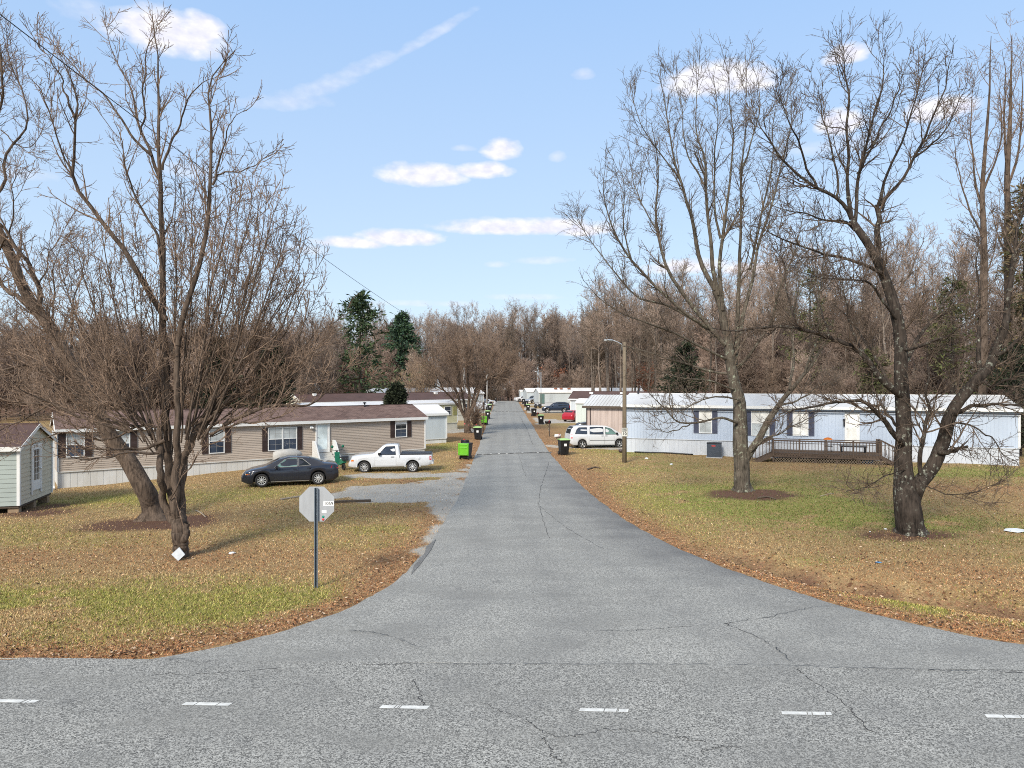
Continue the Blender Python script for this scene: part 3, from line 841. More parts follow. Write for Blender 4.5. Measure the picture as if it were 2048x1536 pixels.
def make_tree(name, label, base, trunk_curves, limb_curves, bark, twigm, seed, group=None, extra=None, cfg=None, flare_r=None, trunk_n=26, limb_n=18, rs=1.0, rl=1.0):
    """a traced tree: trunk mesh (trunk and main limbs), crown mesh (branches to twigs)"""
    c = dict(d1=2.2, L1=(1.0, 2.6), a1=(28, 58), up1=.11, w1=.11, d2=4.5, L2=(.35, 1.1), a2=(26, 60), up2=.06, w2=.11, d3=8.0, L3=(.12, .38), d4=0, r1=.05, t01=.25, r2=.008, r3=.0055, tt0=.5)
    c.update(cfg or {})
    rg = np.random.default_rng(seed)
    root = thing(name, label, 'tree', base, 0, group)
    TP, TR = stack(trunk_curves, trunk_n); TR = TR * rs
    TP = gnarl(TP, .04, rg)
    levels = [(TP, TR, 14)]
    src = []
    if limb_curves:
        LP, LR = stack(limb_curves, limb_n); LR = np.maximum(LR * rl, .008)
        LP = gnarl(LP, .05, rg)
        levels.append((LP, LR, 8)); src.append((LP, LR))
    V, lp, sz = tubes(levels)
    if flare_r:
        fv, ff = flare(np.array(base), flare_r, .7, seed)
        lp = np.r_[lp, ff + len(V)]; sz = np.r_[sz, np.full(len(ff) // 4, 4)]; V = np.r_[V, fv]
    me = fast_mesh('trunk', V - np.array(base), lp, sz, True)
    obj_from('trunk', me, bark, root)
    cr = []
    P1s, R1s = [], []
    a, b = spawn(TP, TR, c['d1'] * .6, rg, c['tt0'], 1, c['a1'], c['L1'], nseg=7, up=c['up1'], wig=c['w1'], rf=.4, rmax=c['r1'], rtip=.009)
    P1s.append(a); R1s.append(b)
    for (LP, LR) in src:
        a, b = spawn(LP, LR, c['d1'] * 1.3, rg, c['t01'], 1, c['a1'], c['L1'], nseg=7, up=c['up1'], wig=c['w1'], rf=.55, rmax=c['r1'], rtip=.009, taper=.45)
        P1s.append(a); R1s.append(b)
    if extra is not None:
        a, b = extra; P1s.append(a); R1s.append(b)
    P1 = np.concatenate(P1s); R1 = np.concatenate(R1s)
    cr.append((P1, R1, 5))
    P2, R2 = spawn(P1, R1, c['d2'] * 1.3, rg, .12, 1, c['a2'], c['L2'], nseg=4, up=c['up2'], wig=c['w2'], rf=.6, rmax=.02, rtip=c['r2'] * .75, taper=.35)
    cr.append((P2, R2, 4))
    for (LP, LR) in src:                                  # twigs straight off the limbs
        a, b = spawn(LP, LR, c['d2'] * 1.5, rg, .15, 1, (35, 80), c['L2'], nseg=4, up=c['up2'] + .06, wig=.14, rf=.3, rmax=.014, rtip=c['r2'] * .75)
        cr.append((a, b, 3)); P2 = np.concatenate([P2, a]); R2 = np.concatenate([R2, b])
    P3, R3 = spawn(P2, R2, c['d3'] * 1.25, rg, .1, 1, (25, 58), c['L3'], nseg=2, up=.08, wig=.13, rf=.7, rmax=.008, rtip=c['r3'])
    cr.append((P3, R3, 3))
    tube_obj('crown', cr, twigm, root, base)
    return root
# ---- left: regrown tree on a sawn stump, its stems fanning up from the cut
def left_regrown():
    b = on(362, 1112); Y = b[1]; rg = np.random.default_rng(21)
    r = .30
    trunk = [limb([(363, 1112), (362, 1085), (360, 1060), (357, 1035), (352, 1022)], Y, Y, r, r * .93),
             limb([(350, 1045), (336, 1022), (324, 990), (320, 950), (318, 900), (320, 850)], Y, Y - .2, .17, .12),
             limb([(356, 1040), (345, 990), (338, 940), (335, 890), (332, 830), (330, 760), (330, 700)], Y + .1, Y + .7, .20, .15),
             limb([(362, 1035), (362, 985), (366, 930), (378, 890), (400, 850), (425, 812), (447, 770)], Y + .1, Y + .3, .19, .10),
             limb([(355, 1035), (350, 980), (352, 930), (356, 880), (357, 820), (352, 750), (356, 690)], Y - .1, Y - .5, .17, .10),
             limb([(363, 1110), (366, 1085), (372, 1062), (374, 1050)], Y - .12, Y - .16, .20, .12)]
    L = []
    # tall leaders
    L.append(limb([(330, 700), (326, 640), (325, 560), (325, 470), (322, 400), (317, 350), (316, 265), (318, 205), (313, 160), (318, 100), (305, 30)], Y + .7, Y + 1.2, .16, .012))
    L.append(limb([(317, 350), (304, 310), (282, 276), (274, 215), (256, 165), (230, 110), (208, 40)], Y + 1.0, Y + 2.2, .075, .01))
    L.append(limb([(304, 312), (262, 270), (232, 222), (200, 180), (165, 150), (130, 120), (85, 60)], Y + 1.1, Y + 1.6, .06, .01))
    L.append(limb([(282, 270), (286, 200), (290, 120), (300, 80), (318, 45)], Y + 1.4, Y + .8, .045, .009))
    L.append(limb([(325, 340), (345, 270), (363, 240), (375, 200), (400, 165), (440, 150)], Y + .9, Y + .2, .055, .009))
    L.append(limb([(328, 560), (318, 480), (300, 440), (270, 400), (255, 340), (250, 300), (235, 250)], Y + .6, Y - .8, .07, .01))
    L.append(limb([(332, 640), (300, 590), (270, 540), (240, 490), (215, 465), (180, 420), (155, 385), (143, 350), (150, 300), (151, 240), (160, 190), (140, 150), (110, 95)], Y + .5, Y - 1.4, .13, .012))
    L.append(limb([(150, 240), (132, 180), (120, 145), (95, 110), (70, 80)], Y - 1.0, Y - 1.6, .04, .008))
    L.append(limb([(143, 352), (120, 290), (95, 220), (78, 175), (50, 145)], Y - .9, Y - 2, .035, .008))
    L.append(limb([(356, 690), (376, 600), (400, 520), (412, 450), (425, 380), (421, 310), (420, 240), (419, 180), (430, 140), (470, 95)], Y - .5, Y - 1.0, .12, .011))
    L.append(limb([(425, 370), (436, 330), (447, 290), (460, 250), (490, 215)], Y - .8, Y - 1.5, .05, .009))
    L.append(limb([(430, 350), (470, 345), (510, 330), (545, 305)], Y - .8, Y - 1.9, .035, .008))
    # side limbs of the head
    L.append(limb([(447, 850), (470, 840), (513, 818), (545, 806), (600, 815), (635, 802), (672, 760), (706, 725)], Y, Y + .8, .085, .012))
    L.append(limb([(420, 868), (470, 848), (520, 842), (560, 832)], Y - .3, Y - 1.4, .06, .012))
    L.append(limb([(330, 880), (300, 895), (262, 900), (225, 898), (170, 898), (110, 895)], Y - .3, Y - 1.2, .075, .012))
    L.append(limb([(318, 905), (285, 905), (250, 900), (225, 915), (185, 918), (155, 922), (115, 905)], Y - .4, Y - 2.0, .055, .01))
    L.append(limb([(335, 860), (280, 850), (230, 878), (180, 880), (120, 862), (70, 885), (15, 905)], Y + .3, Y + .6, .06, .01))
    L.append(limb([(340, 1000), (362, 960), (385, 930), (405, 900), (440, 880)], Y - .3, Y - 1.0, .03, .01))
    # the fan of sprouts
    tips = [(30, 640), (60, 560), (85, 620), (110, 520), (150, 470), (180, 480), (205, 430), (235, 430), (265, 400), (285, 470), (350, 330), (372, 315), (395, 300), (410, 330), (440, 318), (462, 340), (485, 352), (505, 345), (525, 360), (540, 380), (556, 395), (570, 425), (585, 440), (600, 480), (615, 500), (628, 535), (640, 575), (655, 620), (665, 665), (640, 690), (600, 560), (560, 470), (500, 420), (470, 400), (430, 420), (530, 500), (575, 590), (130, 580), (180, 560), (220, 530), (40, 700), (15, 760), (-20, 800), (60, 780), (310, 500), (260, 520), (385, 420), (345, 430), (490, 560), (450, 520)]
    for k in range(22):                 # low sprays that veil the lower half of the crown
        tips.append((rg.uniform(-60, 300), rg.uniform(560, 830)) if k % 3 else (rg.uniform(430, 670), rg.uniform(600, 790)))
    for k, (tx, ty) in enumerate(tips):
        side = (tx - 345) / 300.0
        dy = rg.uniform(-3.2, 3.2) * (1 - .3 * abs(side))
        sx, sy = 345 + side * 75 + rg.uniform(-8, 8), 905 - 55 * abs(side) + rg.uniform(-25, 25)
        m1 = (sx + (tx - sx) * .42 + rg.uniform(-8, 8), sy + (ty - sy) * .30 + rg.uniform(-8, 8))
        m2 = (sx + (tx - sx) * .74 + rg.uniform(-9, 9), sy + (ty - sy) * .62)
        m3 = (sx + (tx - sx) * .90 + rg.uniform(-7, 7), sy + (ty - sy) * .84)
        L.append(limb([(sx, sy), m1, m2, m3, (tx, ty)], Y + dy * .15, Y + dy, rg.uniform(.03, .062) if k < 50 else rg.uniform(.02, .036), .007, k))
    root = make_tree('regrown_tree', 'tall bare tree regrown as a fan of stems from a sawn stump on the left', b, trunk, L, M['bark_brown'], M['twig_brown'], 5, flare_r=None, rs=.72, rl=.74,
                     cfg=dict(d1=1.7, L1=(.7, 2.0), a1=(18, 42), up1=.16, w1=.10, d2=3.0, L2=(.3, .8), a2=(25, 60), up2=.07, d3=6, L3=(.1, .3), r1=.03, tt0=.75))
    return root
left_regrown()

def left_leaning():
    b = on(308, 1034); Y = b[1]
    trunk = [limb([(308, 1036), (302, 1012), (292, 985), (262, 930), (230, 890), (185, 800), (137, 723), (100, 655), (68, 614), (40, 560), (15, 500), (-5, 450), (-40, 380)], Y, Y - 1.2, [.40, .37, .35, .32, .29, .27, .26, .23, .20, .18, .17, .15, .14], 0)]
    L = [limb([(-40, 380), (-70, 300), (-80, 200), (-100, 80), (-90, -40)], Y - 1.2, Y - 1.5, .2, .02),
         limb([(-20, 420), (-10, 380), (15, 375), (5, 330), (30, 290), (60, 250), (50, 190), (20, 140), (10, 60)], Y - 1.1, Y - .2, .10, .012),
         limb([(-40, 370), (-20, 300), (-5, 230), (10, 150), (-5, 60), (-20, -30)], Y - 1.2, Y - 2.4, .10, .012),
         limb([(2, 260), (30, 290), (60, 300), (90, 260), (75, 230)], Y - .6, Y - 1.0, .03, .01),
         limb([(79, 610), (77, 580), (72, 552), (52, 520), (34, 494), (7, 450), (-20, 430)], Y - .9, Y - 2.0, .14, .05),
         limb([(61, 617), (50, 605), (31, 593), (0, 566), (-40, 545)], Y - .9, Y + .5, .14, .07),
         limb([(123, 757), (100, 748), (82, 740), (55, 728), (34, 732), (0, 742), (-40, 730)], Y - .5, Y - 1.8, .10, .04),
         limb([(165, 790), (120, 800), (70, 830), (20, 850), (-30, 880)], Y - .5, Y - 2.4, .06, .02),
         limb([(75, 575), (95, 530), (110, 490), (130, 450)], Y - .9, Y + 1.0, .05, .01),
         limb([(137, 723), (150, 660), (145, 600), (170, 540), (165, 480)], Y - .6, Y + 2.5, .07, .01),
         limb([(100, 655), (112, 600), (105, 540), (125, 480)], Y - .8, Y - 3.0, .06, .01),
         limb([(200, 830), (150, 780), (90, 720), (40, 680), (-10, 640)], Y - .4, Y + 3.0, .07, .012),
         limb([(230, 890), (200, 860), (150, 850), (90, 830), (30, 790)], Y - .2, Y + 2.0, .05, .012),
         limb([(0, 500), (30, 440), (20, 380), (45, 330)], Y - 1.1, Y - 2.5, .05, .01)]
    return make_tree('leaning_tree', 'thick-trunked bare tree leaning far left out of bare red soil behind the stump tree', b, trunk, L, M['bark_brown'], M['twig_brown'], 6, flare_r=.42, rl=.72,
                     cfg=dict(d1=1.7, L1=(1.0, 2.8), d2=4.2, L2=(.3, 1.0), d3=6.5, tt0=.42))
left_leaning()

def right_tall():
    b = on(1485, 984); Y = b[1]
    trunk = [limb([(1485, 990), (1484, 960), (1482, 920), (1480, 880), (1480, 840), (1476, 790), (1460, 720), (1449, 651), (1444, 611), (1430, 580)], Y, Y + .3, [.40, .375, .36, .35, .33, .28, .24, .20, .18, .16], 0),
             limb([(1484, 925), (1499, 905), (1513, 884), (1533, 849), (1551, 815), (1572, 791), (1593, 770), (1620, 730), (1650, 690)], Y, Y - .8, .21, .05)]
    Q = limb
    L = [Q([(1430, 580), (1410, 540), (1398, 512), (1388, 470), (1390, 440), (1380, 413), (1361, 362), (1345, 314), (1338, 268), (1329, 187), (1318, 140)], Y + .3, Y - 1.0, .16, .012),
         Q([(1361, 362), (1340, 330), (1315, 300), (1290, 265), (1268, 210), (1264, 170)], Y - .3, Y - 1.6, .05, .01),
         Q([(1436, 590), (1425, 540), (1424, 490), (1419, 456), (1412, 375), (1413, 330), (1405, 290), (1393, 268), (1395, 200), (1401, 110)], Y + .3, Y + 1.0, .15, .011),
         Q([(1412, 375), (1400, 350), (1375, 318), (1365, 260), (1362, 200), (1340, 130)], Y + .7, Y + 2.2, .07, .01),
         Q([(1446, 620), (1439, 557), (1441, 477), (1452, 429), (1458, 375), (1466, 295), (1463, 228), (1452, 120)], Y + .2, Y - .9, .14, .011),
         Q([(1441, 477), (1425, 420), (1430, 360), (1428, 290), (1440, 220), (1425, 150)], Y + .1, Y - 2.0, .08, .01),
         Q([(1470, 740), (1474, 650), (1479, 552), (1476, 490), (1482, 456), (1479, 349), (1487, 290), (1495, 230), (1490, 110)], Y + .3, Y + 2.0, .15, .011),
         Q([(1474, 700), (1490, 620), (1503, 557), (1517, 485), (1527, 461), (1554, 381), (1565, 322), (1586, 252), (1580, 150)], Y + .3, Y + 1.4, .13, .011),
         Q([(1479, 349), (1500, 300), (1515, 240), (1520, 180), (1505, 130)], Y + 1.0, Y + .2, .06, .01),
         Q([(1500, 540), (1520, 430), (1545, 340), (1548, 260), (1556, 180)], Y + .9, Y + 3.2, .08, .01),
         Q([(1450, 690), (1400, 630), (1353, 576), (1329, 531), (1315, 463), (1313, 410), (1318, 350), (1315, 290), (1300, 240)], Y + .2, Y - .4, .14, .011),
         Q([(1415, 655), (1361, 622), (1313, 579), (1264, 522), (1237, 477), (1219, 437), (1205, 383), (1210, 330)], Y + .2, Y - 1.8, .11, .011),
         Q([(1430, 675), (1412, 657), (1370, 630), (1318, 600), (1272, 600), (1221, 533), (1176, 477), (1146, 410)], Y + .3, Y + 1.6, .11, .010),
         Q([(1264, 525), (1250, 470), (1245, 420), (1250, 370), (1238, 320)], Y - 1.2, Y - 2.4, .05, .01),
         Q([(1315, 463), (1290, 420), (1270, 380), (1262, 340), (1255, 280)], Y - .2, Y + 1.4, .05, .01),
         Q([(1460, 720), (1400, 690), (1340, 660), (1270, 640), (1210, 610), (1165, 560)], Y + .2, Y - 3.0, .09, .01),
         Q([(1470, 750), (1410, 740), (1350, 720), (1290, 700), (1240, 690), (1180, 670)], Y + .2, Y + 3.0, .08, .01),
         Q([(1474, 780), (1420, 760), (1370, 760), (1320, 745), (1270, 750)], Y, Y - 2.5, .07, .01),
         Q([(1474, 845), (1450, 834), (1420, 838), (1380, 849), (1349, 840), (1320, 808), (1306, 793), (1280, 765)], Y - .3, Y - 1.6, .085, .012),
         Q([(1380, 849), (1350, 862), (1320, 862), (1300, 845)], Y - .9, Y - 1.2, .04, .01),
         Q([(1480, 800), (1440, 790), (1405, 800), (1370, 820), (1330, 826)], Y - .3, Y - 2.6, .06, .01),
         Q([(1500, 905), (1520, 880), (1550, 870), (1600, 845), (1640, 830)], Y - .3, Y - 1.8, .07, .012),
         Q([(1551, 815), (1600, 800), (1640, 770), (1680, 760)], Y - .6, Y + .8, .07, .012),
         Q([(1580, 780), (1590, 720), (1580, 650), (1600, 580), (1595, 500)], Y - .6, Y + 2.4, .09, .011),
         Q([(1610, 745), (1640, 660), (1635, 590), (1655, 520), (1640, 440)], Y - .7, Y - 2.0, .08, .011),
         Q([(1470, 740), (1510, 700), (1545, 640), (1560, 560), (1600, 480), (1610, 400)], Y + .3, Y - 2.6, .10, .011)]
    return make_tree('tall_tree', 'tall bare tree with a lichen-spotted trunk beside the air conditioner of the blue home', b, trunk, L, M['bark_grey'], M['twig_grey'], 8, flare_r=.39, rl=.78,
                     cfg=dict(d1=1.7, L1=(1.0, 2.9), a1=(22, 48), up1=.12, w1=.12, d2=3.0, L2=(.35, 1.1), up2=.06, d3=5.5, L3=(.12, .4), tt0=.55, r1=.045))
right_tall()

def right_forked():
    b = on(1822, 1068); Y = b[1]
    Q = limb
    trunk = [Q([(1822, 1072), (1818, 1040), (1813, 1000), (1808, 955), (1806, 901), (1809, 842), (1803, 791), (1802, 735), (1802, 677), (1792, 624), (1778, 570), (1757, 530), (1741, 495), (1722, 465), (1703, 436)], Y, Y + .2, [.46, .45, .43, .31, .27, .25, .24, .22, .20, .19, .17, .16, .14, .13, .11], 0),
             Q([(1820, 1045), (1826, 1000), (1838, 968), (1853, 950), (1873, 918), (1880, 895), (1895, 845), (1912, 813), (1935, 784), (1955, 760), (1976, 735), (1995, 700), (2010, 660)], Y + .05, Y - .5, [.30, .27, .25, .24, .23, .22, .21, .19, .18, .17, .16, .14, .12], 0)]
    L = [Q([(1703, 436), (1695, 401), (1698, 361), (1695, 267), (1698, 187), (1687, 120), (1692, 90)], Y + .2, Y + .6, .11, .01),
         Q([(1703, 438), (1685, 406), (1634, 374), (1588, 342), (1553, 307), (1524, 254), (1508, 220)], Y + .2, Y - .8, .10, .01),
         Q([(1634, 374), (1612, 330), (1597, 290), (1580, 250), (1560, 200), (1553, 150)], Y - .2, Y - 1.6, .06, .01),
         Q([(1672, 398), (1670, 340), (1660, 280), (1640, 220), (1640, 165)], Y + .1, Y + 1.6, .06, .01),
         Q([(1710, 448), (1714, 348), (1733, 294), (1757, 214), (1765, 150), (1772, 95)], Y + .2, Y - .6, .09, .01),
         Q([(1714, 348), (1740, 300), (1770, 250), (1795, 190), (1810, 140)], Y, Y - 1.6, .06, .01),
         Q([(1765, 540), (1755, 495), (1757, 445), (1756, 412)], Y + .3, Y + .8, .14, .11),
         Q([(1756, 412), (1760, 382), (1784, 334), (1816, 254), (1837, 174), (1853, 105)], Y + .8, Y + .8, .09, .01),
         Q([(1758, 410), (1802, 364), (1829, 315), (1872, 224), (1893, 170), (1905, 120)], Y + .8, Y - .2, .09, .01),
         Q([(1829, 315), (1860, 290), (1891, 262), (1915, 215), (1930, 175)], Y + .4, Y - .9, .05, .01),
         Q([(1722, 465), (1690, 445), (1650, 440), (1610, 425), (1570, 420), (1530, 405)], Y + .3, Y + 1.0, .07, .01),
         Q([(1802, 791), (1780, 776), (1757, 762), (1727, 704), (1687, 683), (1634, 664), (1580, 653), (1513, 653), (1470, 664), (1430, 655)], Y, Y - 1.4, .17, .02),
         Q([(1769, 550), (1749, 538), (1687, 514), (1634, 503), (1588, 490), (1540, 463), (1500, 450)], Y + .2, Y - 1.0, .09, .012),
         Q([(1806, 890), (1785, 872), (1768, 842), (1742, 813), (1717, 798), (1660, 808), (1607, 818), (1553, 828)], Y - .1, Y - 2.0, .14, .02),
         Q([(1806, 870), (1790, 840), (1765, 815), (1740, 805)], Y + .2, Y + .8, .08, .04),
         Q([(1842, 962), (1838, 920), (1846, 880), (1853, 850), (1863, 816), (1853, 791), (1860, 740), (1850, 690)], Y - .1, Y - .7, .11, .03),
         Q([(1880, 905), (1900, 905), (1915, 897), (1928, 893)], Y - .3, Y - .4, .12, .05),
         Q([(1902, 830), (1930, 815), (1960, 808), (2000, 812), (2048, 806)], Y - .3, Y - 1.2, .10, .04),
         Q([(1895, 850), (1930, 845), (1960, 862), (1990, 880), (2005, 910), (2040, 925)], Y - .3, Y - 1.6, .05, .012),
         Q([(1800, 740), (1830, 690), (1860, 640), (1900, 590), (1930, 520)], Y, Y + 1.8, .11, .012),
         Q([(1802, 700), (1850, 690), (1910, 670), (1960, 610)], Y, Y - 2.2, .08, .012),
         Q([(1795, 640), (1760, 600), (1740, 560), (1700, 560), (1650, 560), (1600, 545)], Y, Y - 2.6, .07, .012),
         Q([(1727, 704), (1700, 640), (1690, 580), (1670, 520)], Y - .4, Y + .5, .06, .01),
         Q([(1657, 672), (1640, 610), (1620, 560), (1615, 500)], Y - .9, Y + .6, .05, .01),
         Q([(1600, 657), (1575, 600), (1570, 540), (1540, 480)], Y - 1.1, Y + .8, .05, .01),
         Q([(2010, 660), (2020, 580), (2030, 480), (2050, 400)], Y - .5, Y + .5, .15, .05),
         Q([(1960, 755), (1955, 690), (1965, 620), (1950, 540), (1960, 470)], Y - .4, Y + 1.2, .11, .012),
         Q([(1990, 710), (2030, 690), (2070, 640), (2120, 600)], Y - .5, Y - 1.5, .10, .02),
         Q([(1950, 770), (1990, 770), (2030, 750), (2080, 745)], Y - .4, Y - 2.0, .08, .02),
         Q([(1806, 800), (1760, 740), (1740, 690), (1700, 640), (1660, 600)], Y, Y + 2.6, .09, .012),
         Q([(1835, 960), (1870, 985), (1900, 990), (1960, 985), (2010, 965)], Y - .2, Y - 1.4, .03, .008),
         Q([(1810, 940), (1770, 950), (1730, 975), (1690, 985)], Y - .2, Y - 2.4, .03, .008)]
    return make_tree('forked_tree', 'dark bare tree that forks low, nearest trunk on the right lawn', b, trunk, L, M['bark_dark'], M['twig_dark'], 9, flare_r=.42, rl=.75,
                     cfg=dict(d1=2.1, L1=(.8, 2.4), a1=(25, 60), up1=.09, w1=.12, d2=4.4, L2=(.3, 1.0), d3=6, L3=(.1, .4), r1=.04, tt0=.45))
right_forked()

def middle_ribbon():
    b = on(936, 866); Y = b[1]; rg = np.random.default_rng(4)
    Q = limb
    trunk = [Q([(936, 868), (935, 855), (934, 838), (933, 832)], Y, Y, .36, .30)]
    L = [Q([(933, 840), (925, 825), (918, 800), (912, 780), (900, 765), (880, 750), (862, 735)], Y, Y - 1, .20, .02),
         Q([(933, 838), (930, 815), (926, 790), (918, 765), (905, 740), (900, 715)], Y, Y + 2, .18, .02),
         Q([(935, 838), (937, 810), (938, 780), (935, 750), (930, 715), (935, 690)], Y, Y, .17, .02),
         Q([(936, 838), (946, 815), (955, 790), (962, 765), (985, 752), (1010, 742), (1030, 735)], Y, Y - 2, .19, .02),
         Q([(936, 836), (944, 810), (950, 785), (958, 755), (972, 730), (985, 705)], Y, Y + 2.5, .17, .02),
         Q([(925, 825), (908, 800), (890, 782), (868, 770), (850, 768)], Y, Y - 2.5, .14, .02),
         Q([(985, 752), (1000, 760), (1025, 755), (1040, 750)], Y - 1.2, Y - 2, .08, .02)]
    for k in range(34):
        a = rg.uniform(-1, 1); s = rg.uniform(-1, 1)
        sx, sy = 937 + a * 62, 776 - 24 * (1 - abs(a)) + rg.uniform(-8, 14)
        tx, ty = 937 + a * 108, 662 + 70 * a * a + rg.uniform(0, 40)
        L.append(Q([(sx, sy), (sx + (tx - sx) * .3, sy + (ty - sy) * .4), (tx, ty)], Y + s * 2.5, Y + s * 5.5, .045, .014, k))
    t = make_tree('street_tree', 'round-crowned bare tree with a pink ribbon tied round its trunk, beside the road', b, trunk, L, M['bark_brown'], M['twig_brown'], 10, flare_r=.30,
                  cfg=dict(d1=1.5, L1=(1.2, 2.8), a1=(18, 45), up1=.12, d2=2.6, L2=(.6, 1.4), d3=3.2, L3=(.3, .7), r2=.014, r3=.011, tt0=.9, r1=.04))
    mb = MB()
    zr = W(934, 848, Y)[2]
    mb.lathe([(.33, zr - .07), (.345, zr - .05), (.345, zr + .05), (.33, zr + .07)], (W(934.5, 848, Y)[0] - b[0], 0, 0), sides=18)
    mb.bar((.05, -.34, zr), (.14, -.4, zr - .18), .05, .012)
    mb.build('ribbon', M['ribbon'], t)
    return t
middle_ribbon()

# tall slim trees of the wood edge whose leaders stand clear above it, right
def slim(name, label, px, Y, leaders, seed, r=.3, group=None):
    X = (px - 1024) * Y / FPX; b = (X, Y, zg(X, Y))
    trunk = [limb([(px, HOR + (CH - b[2]) * FPX / Y)] + leaders[0], Y, Y, r, .02)]
    L = [limb(l, Y, Y + d, r0, .012) for l, d, r0 in leaders[1]]
    return make_tree(name, label, b, trunk, L, M['bark_brown'], M['twig_brown'], seed, group=group,
                     cfg=dict(d1=.85, L1=(1.5, 4.0), a1=(20, 45), up1=.16, w1=.1, d2=1.5, L2=(.6, 1.8), d3=2.4, L3=(.3, .8), r2=.013, r3=.011, tt0=.4, r1=.05), trunk_n=30)
slim('poplar_tree', 'very tall slim bare tree whose twin leaders top the wood at far right', 1966, 54, ([(1968, 650), (1968, 465), (1963, 388), (1971, 294), (1979, 187), (1982, 70)], [([(1966, 420), (1952, 374), (1945, 300), (1941, 240), (1948, 140)], 2, .10), ([(1963, 388), (1990, 330), (2005, 260), (2000, 150)], -2, .10), ([(1968, 480), (1930, 400), (1915, 330), (1905, 260)], -1, .08), ([(1968, 560), (1990, 500), (2000, 420)], 2, .07)]), 31, .32)
slim('poplar_tree', 'tall bare tree with three close leaders at the right frame edge, behind the blue home', 2016, 58, ([(2016, 600), (2014, 348), (2020, 250), (2022, 160), (2024, 70)], [([(2014, 380), (2040, 300), (2045, 200), (2040, 110)], 1, .11), ([(2014, 348), (2006, 260), (2012, 170), (2005, 100)], -2, .10), ([(2016, 470), (2045, 420), (2060, 330)], 2, .08), ([(2016, 520), (1990, 460), (1980, 380)], 3, .07)]), 32, .34)

# ------------------------------------------------------------------ the wood: a few grown kinds, each tree its own object
def wood_proto(seed, H, clear, wide, sprd, twigs=1.0, fork=False, r=.22):
    rg = np.random.default_rng(seed)
    n = 12
    z = np.linspace(0, 1, n)
    lean = rg.normal(0, .035, (n, 2)).cumsum(0) * H * .12
    P = np.stack([lean[:, 0], lean[:, 1], z * H], 1)[None]; P[0, 0, 2] = -.5
    Rd = (r * (1 - z * .93))[None]
    lv = [(P, Rd, 7)]
    P1, R1 = spawn(P, Rd, np.array([wide]), rg, clear, .97, (sprd[0], sprd[1]), (H * .17, H * .36), nseg=7, up=.22, wig=.13, rf=.55, rmax=.12, rtip=.018, taper=.45)
    lv.append((P1, R1, 5))
    V, lp, sz = tubes(lv)
    tm = fast_mesh('trunk_wood', V, lp, sz, True)
    P2, R2 = spawn(np.concatenate([P1]), R1, 2.1 * twigs, rg, .15, 1, (22, 50), (.8, 2.4), nseg=4, up=.14, wig=.15, rf=.6, rmax=.04, rtip=.017)
    P2b, R2b = spawn(P, Rd, 1.4 * twigs, rg, clear * .7, 1, (35, 75), (.8, 2.2), nseg=4, up=.15, wig=.15, rf=.4, rmax=.03, rtip=.017)
    P2 = np.concatenate([P2, P2b]); R2 = np.concatenate([R2, R2b])
    P3, R3 = spawn(P2, R2, 4.0 * twigs, rg, .1, 1, (25, 60), (.4, 1.1), nseg=2, up=.1, wig=.2, rf=.7, rmax=.021, rtip=.016)
    P4, R4 = spawn(P3, R3, 2.4 * twigs, rg, .2, 1, (25, 60), (.2, .55), nseg=1, up=.1, wig=.1, rf=.7, rmax=.013, rtip=.0135)
    V, lp, sz = tubes([(P2, R2, 4), (P3, R3, 3), (P4, R4, 3)])
    cm = fast_mesh('crown_wood', V, lp, sz, True)
    return tm, cm
protos = [wood_proto(101, 22, .42, 16, (25, 50), 1.0), wood_proto(102, 24, .48, 18, (22, 45), .9), wood_proto(103, 20, .35, 18, (30, 58), 1.05), wood_proto(104, 26, .55, 15, (22, 48), .85, r=.27), wood_proto(105, 18, .25, 20, (25, 50), 1.15, r=.17), wood_proto(106, 23, .5, 13, (30, 62), .9, r=.3),
          wood_proto(107, 9, .06, 26, (22, 50), 1.5, r=.10), wood_proto(108, 7, .04, 30, (18, 45), 1.9, r=.08)]
KIND = [('hardwood_tree', 'grey-brown bare hardwood tree among many in the wood behind the homes', 'bare hardwoods of the wood')] * 4 + [('sapling_tree', 'slender reddish bare young tree among others along the wood edge', 'bare young trees of the wood'), ('hardwood_tree', 'grey-brown bare hardwood tree among many in the wood behind the homes', 'bare hardwoods of the wood')] + [('thicket_bush', 'low brown leafless bush in the thicket at the foot of the wood', 'leafless bushes of the thicket')] * 2
wood_trunks, wood_crowns = [], []
for i, (tm, cm) in enumerate(protos):
    tm.materials.append(M['bark_far']); cm.materials.append([M['twig_far'], M['twig_far'], M['twig_grey'], M['twig_far'], M['twig_red'], M['twig_far'], M['twig_far'], M['twig_red']][i])
HP = [22, 24, 20, 26, 18, 23, 9, 7]
wr = random.Random(12)
def plant(i, x, y, H):
    nm, lb, gp = KIND[i]
    tm, cm = protos[i]
    o = bpy.data.objects.new(nm, tm); COL.objects.link(o)
    s = H / HP[i]
    o.location = (x, y, zg(x, y) - .05); o.scale = (s * wr.uniform(.9, 1.1), s * wr.uniform(.9, 1.1), s); o.rotation_euler = (wr.gauss(0, .02), wr.gauss(0, .02), wr.uniform(0, 6.28))
    tag(o, lb, 'bush' if i > 5 else 'tree', gp)
    c = bpy.data.objects.new('crown', cm); COL.objects.link(c); c.parent = o
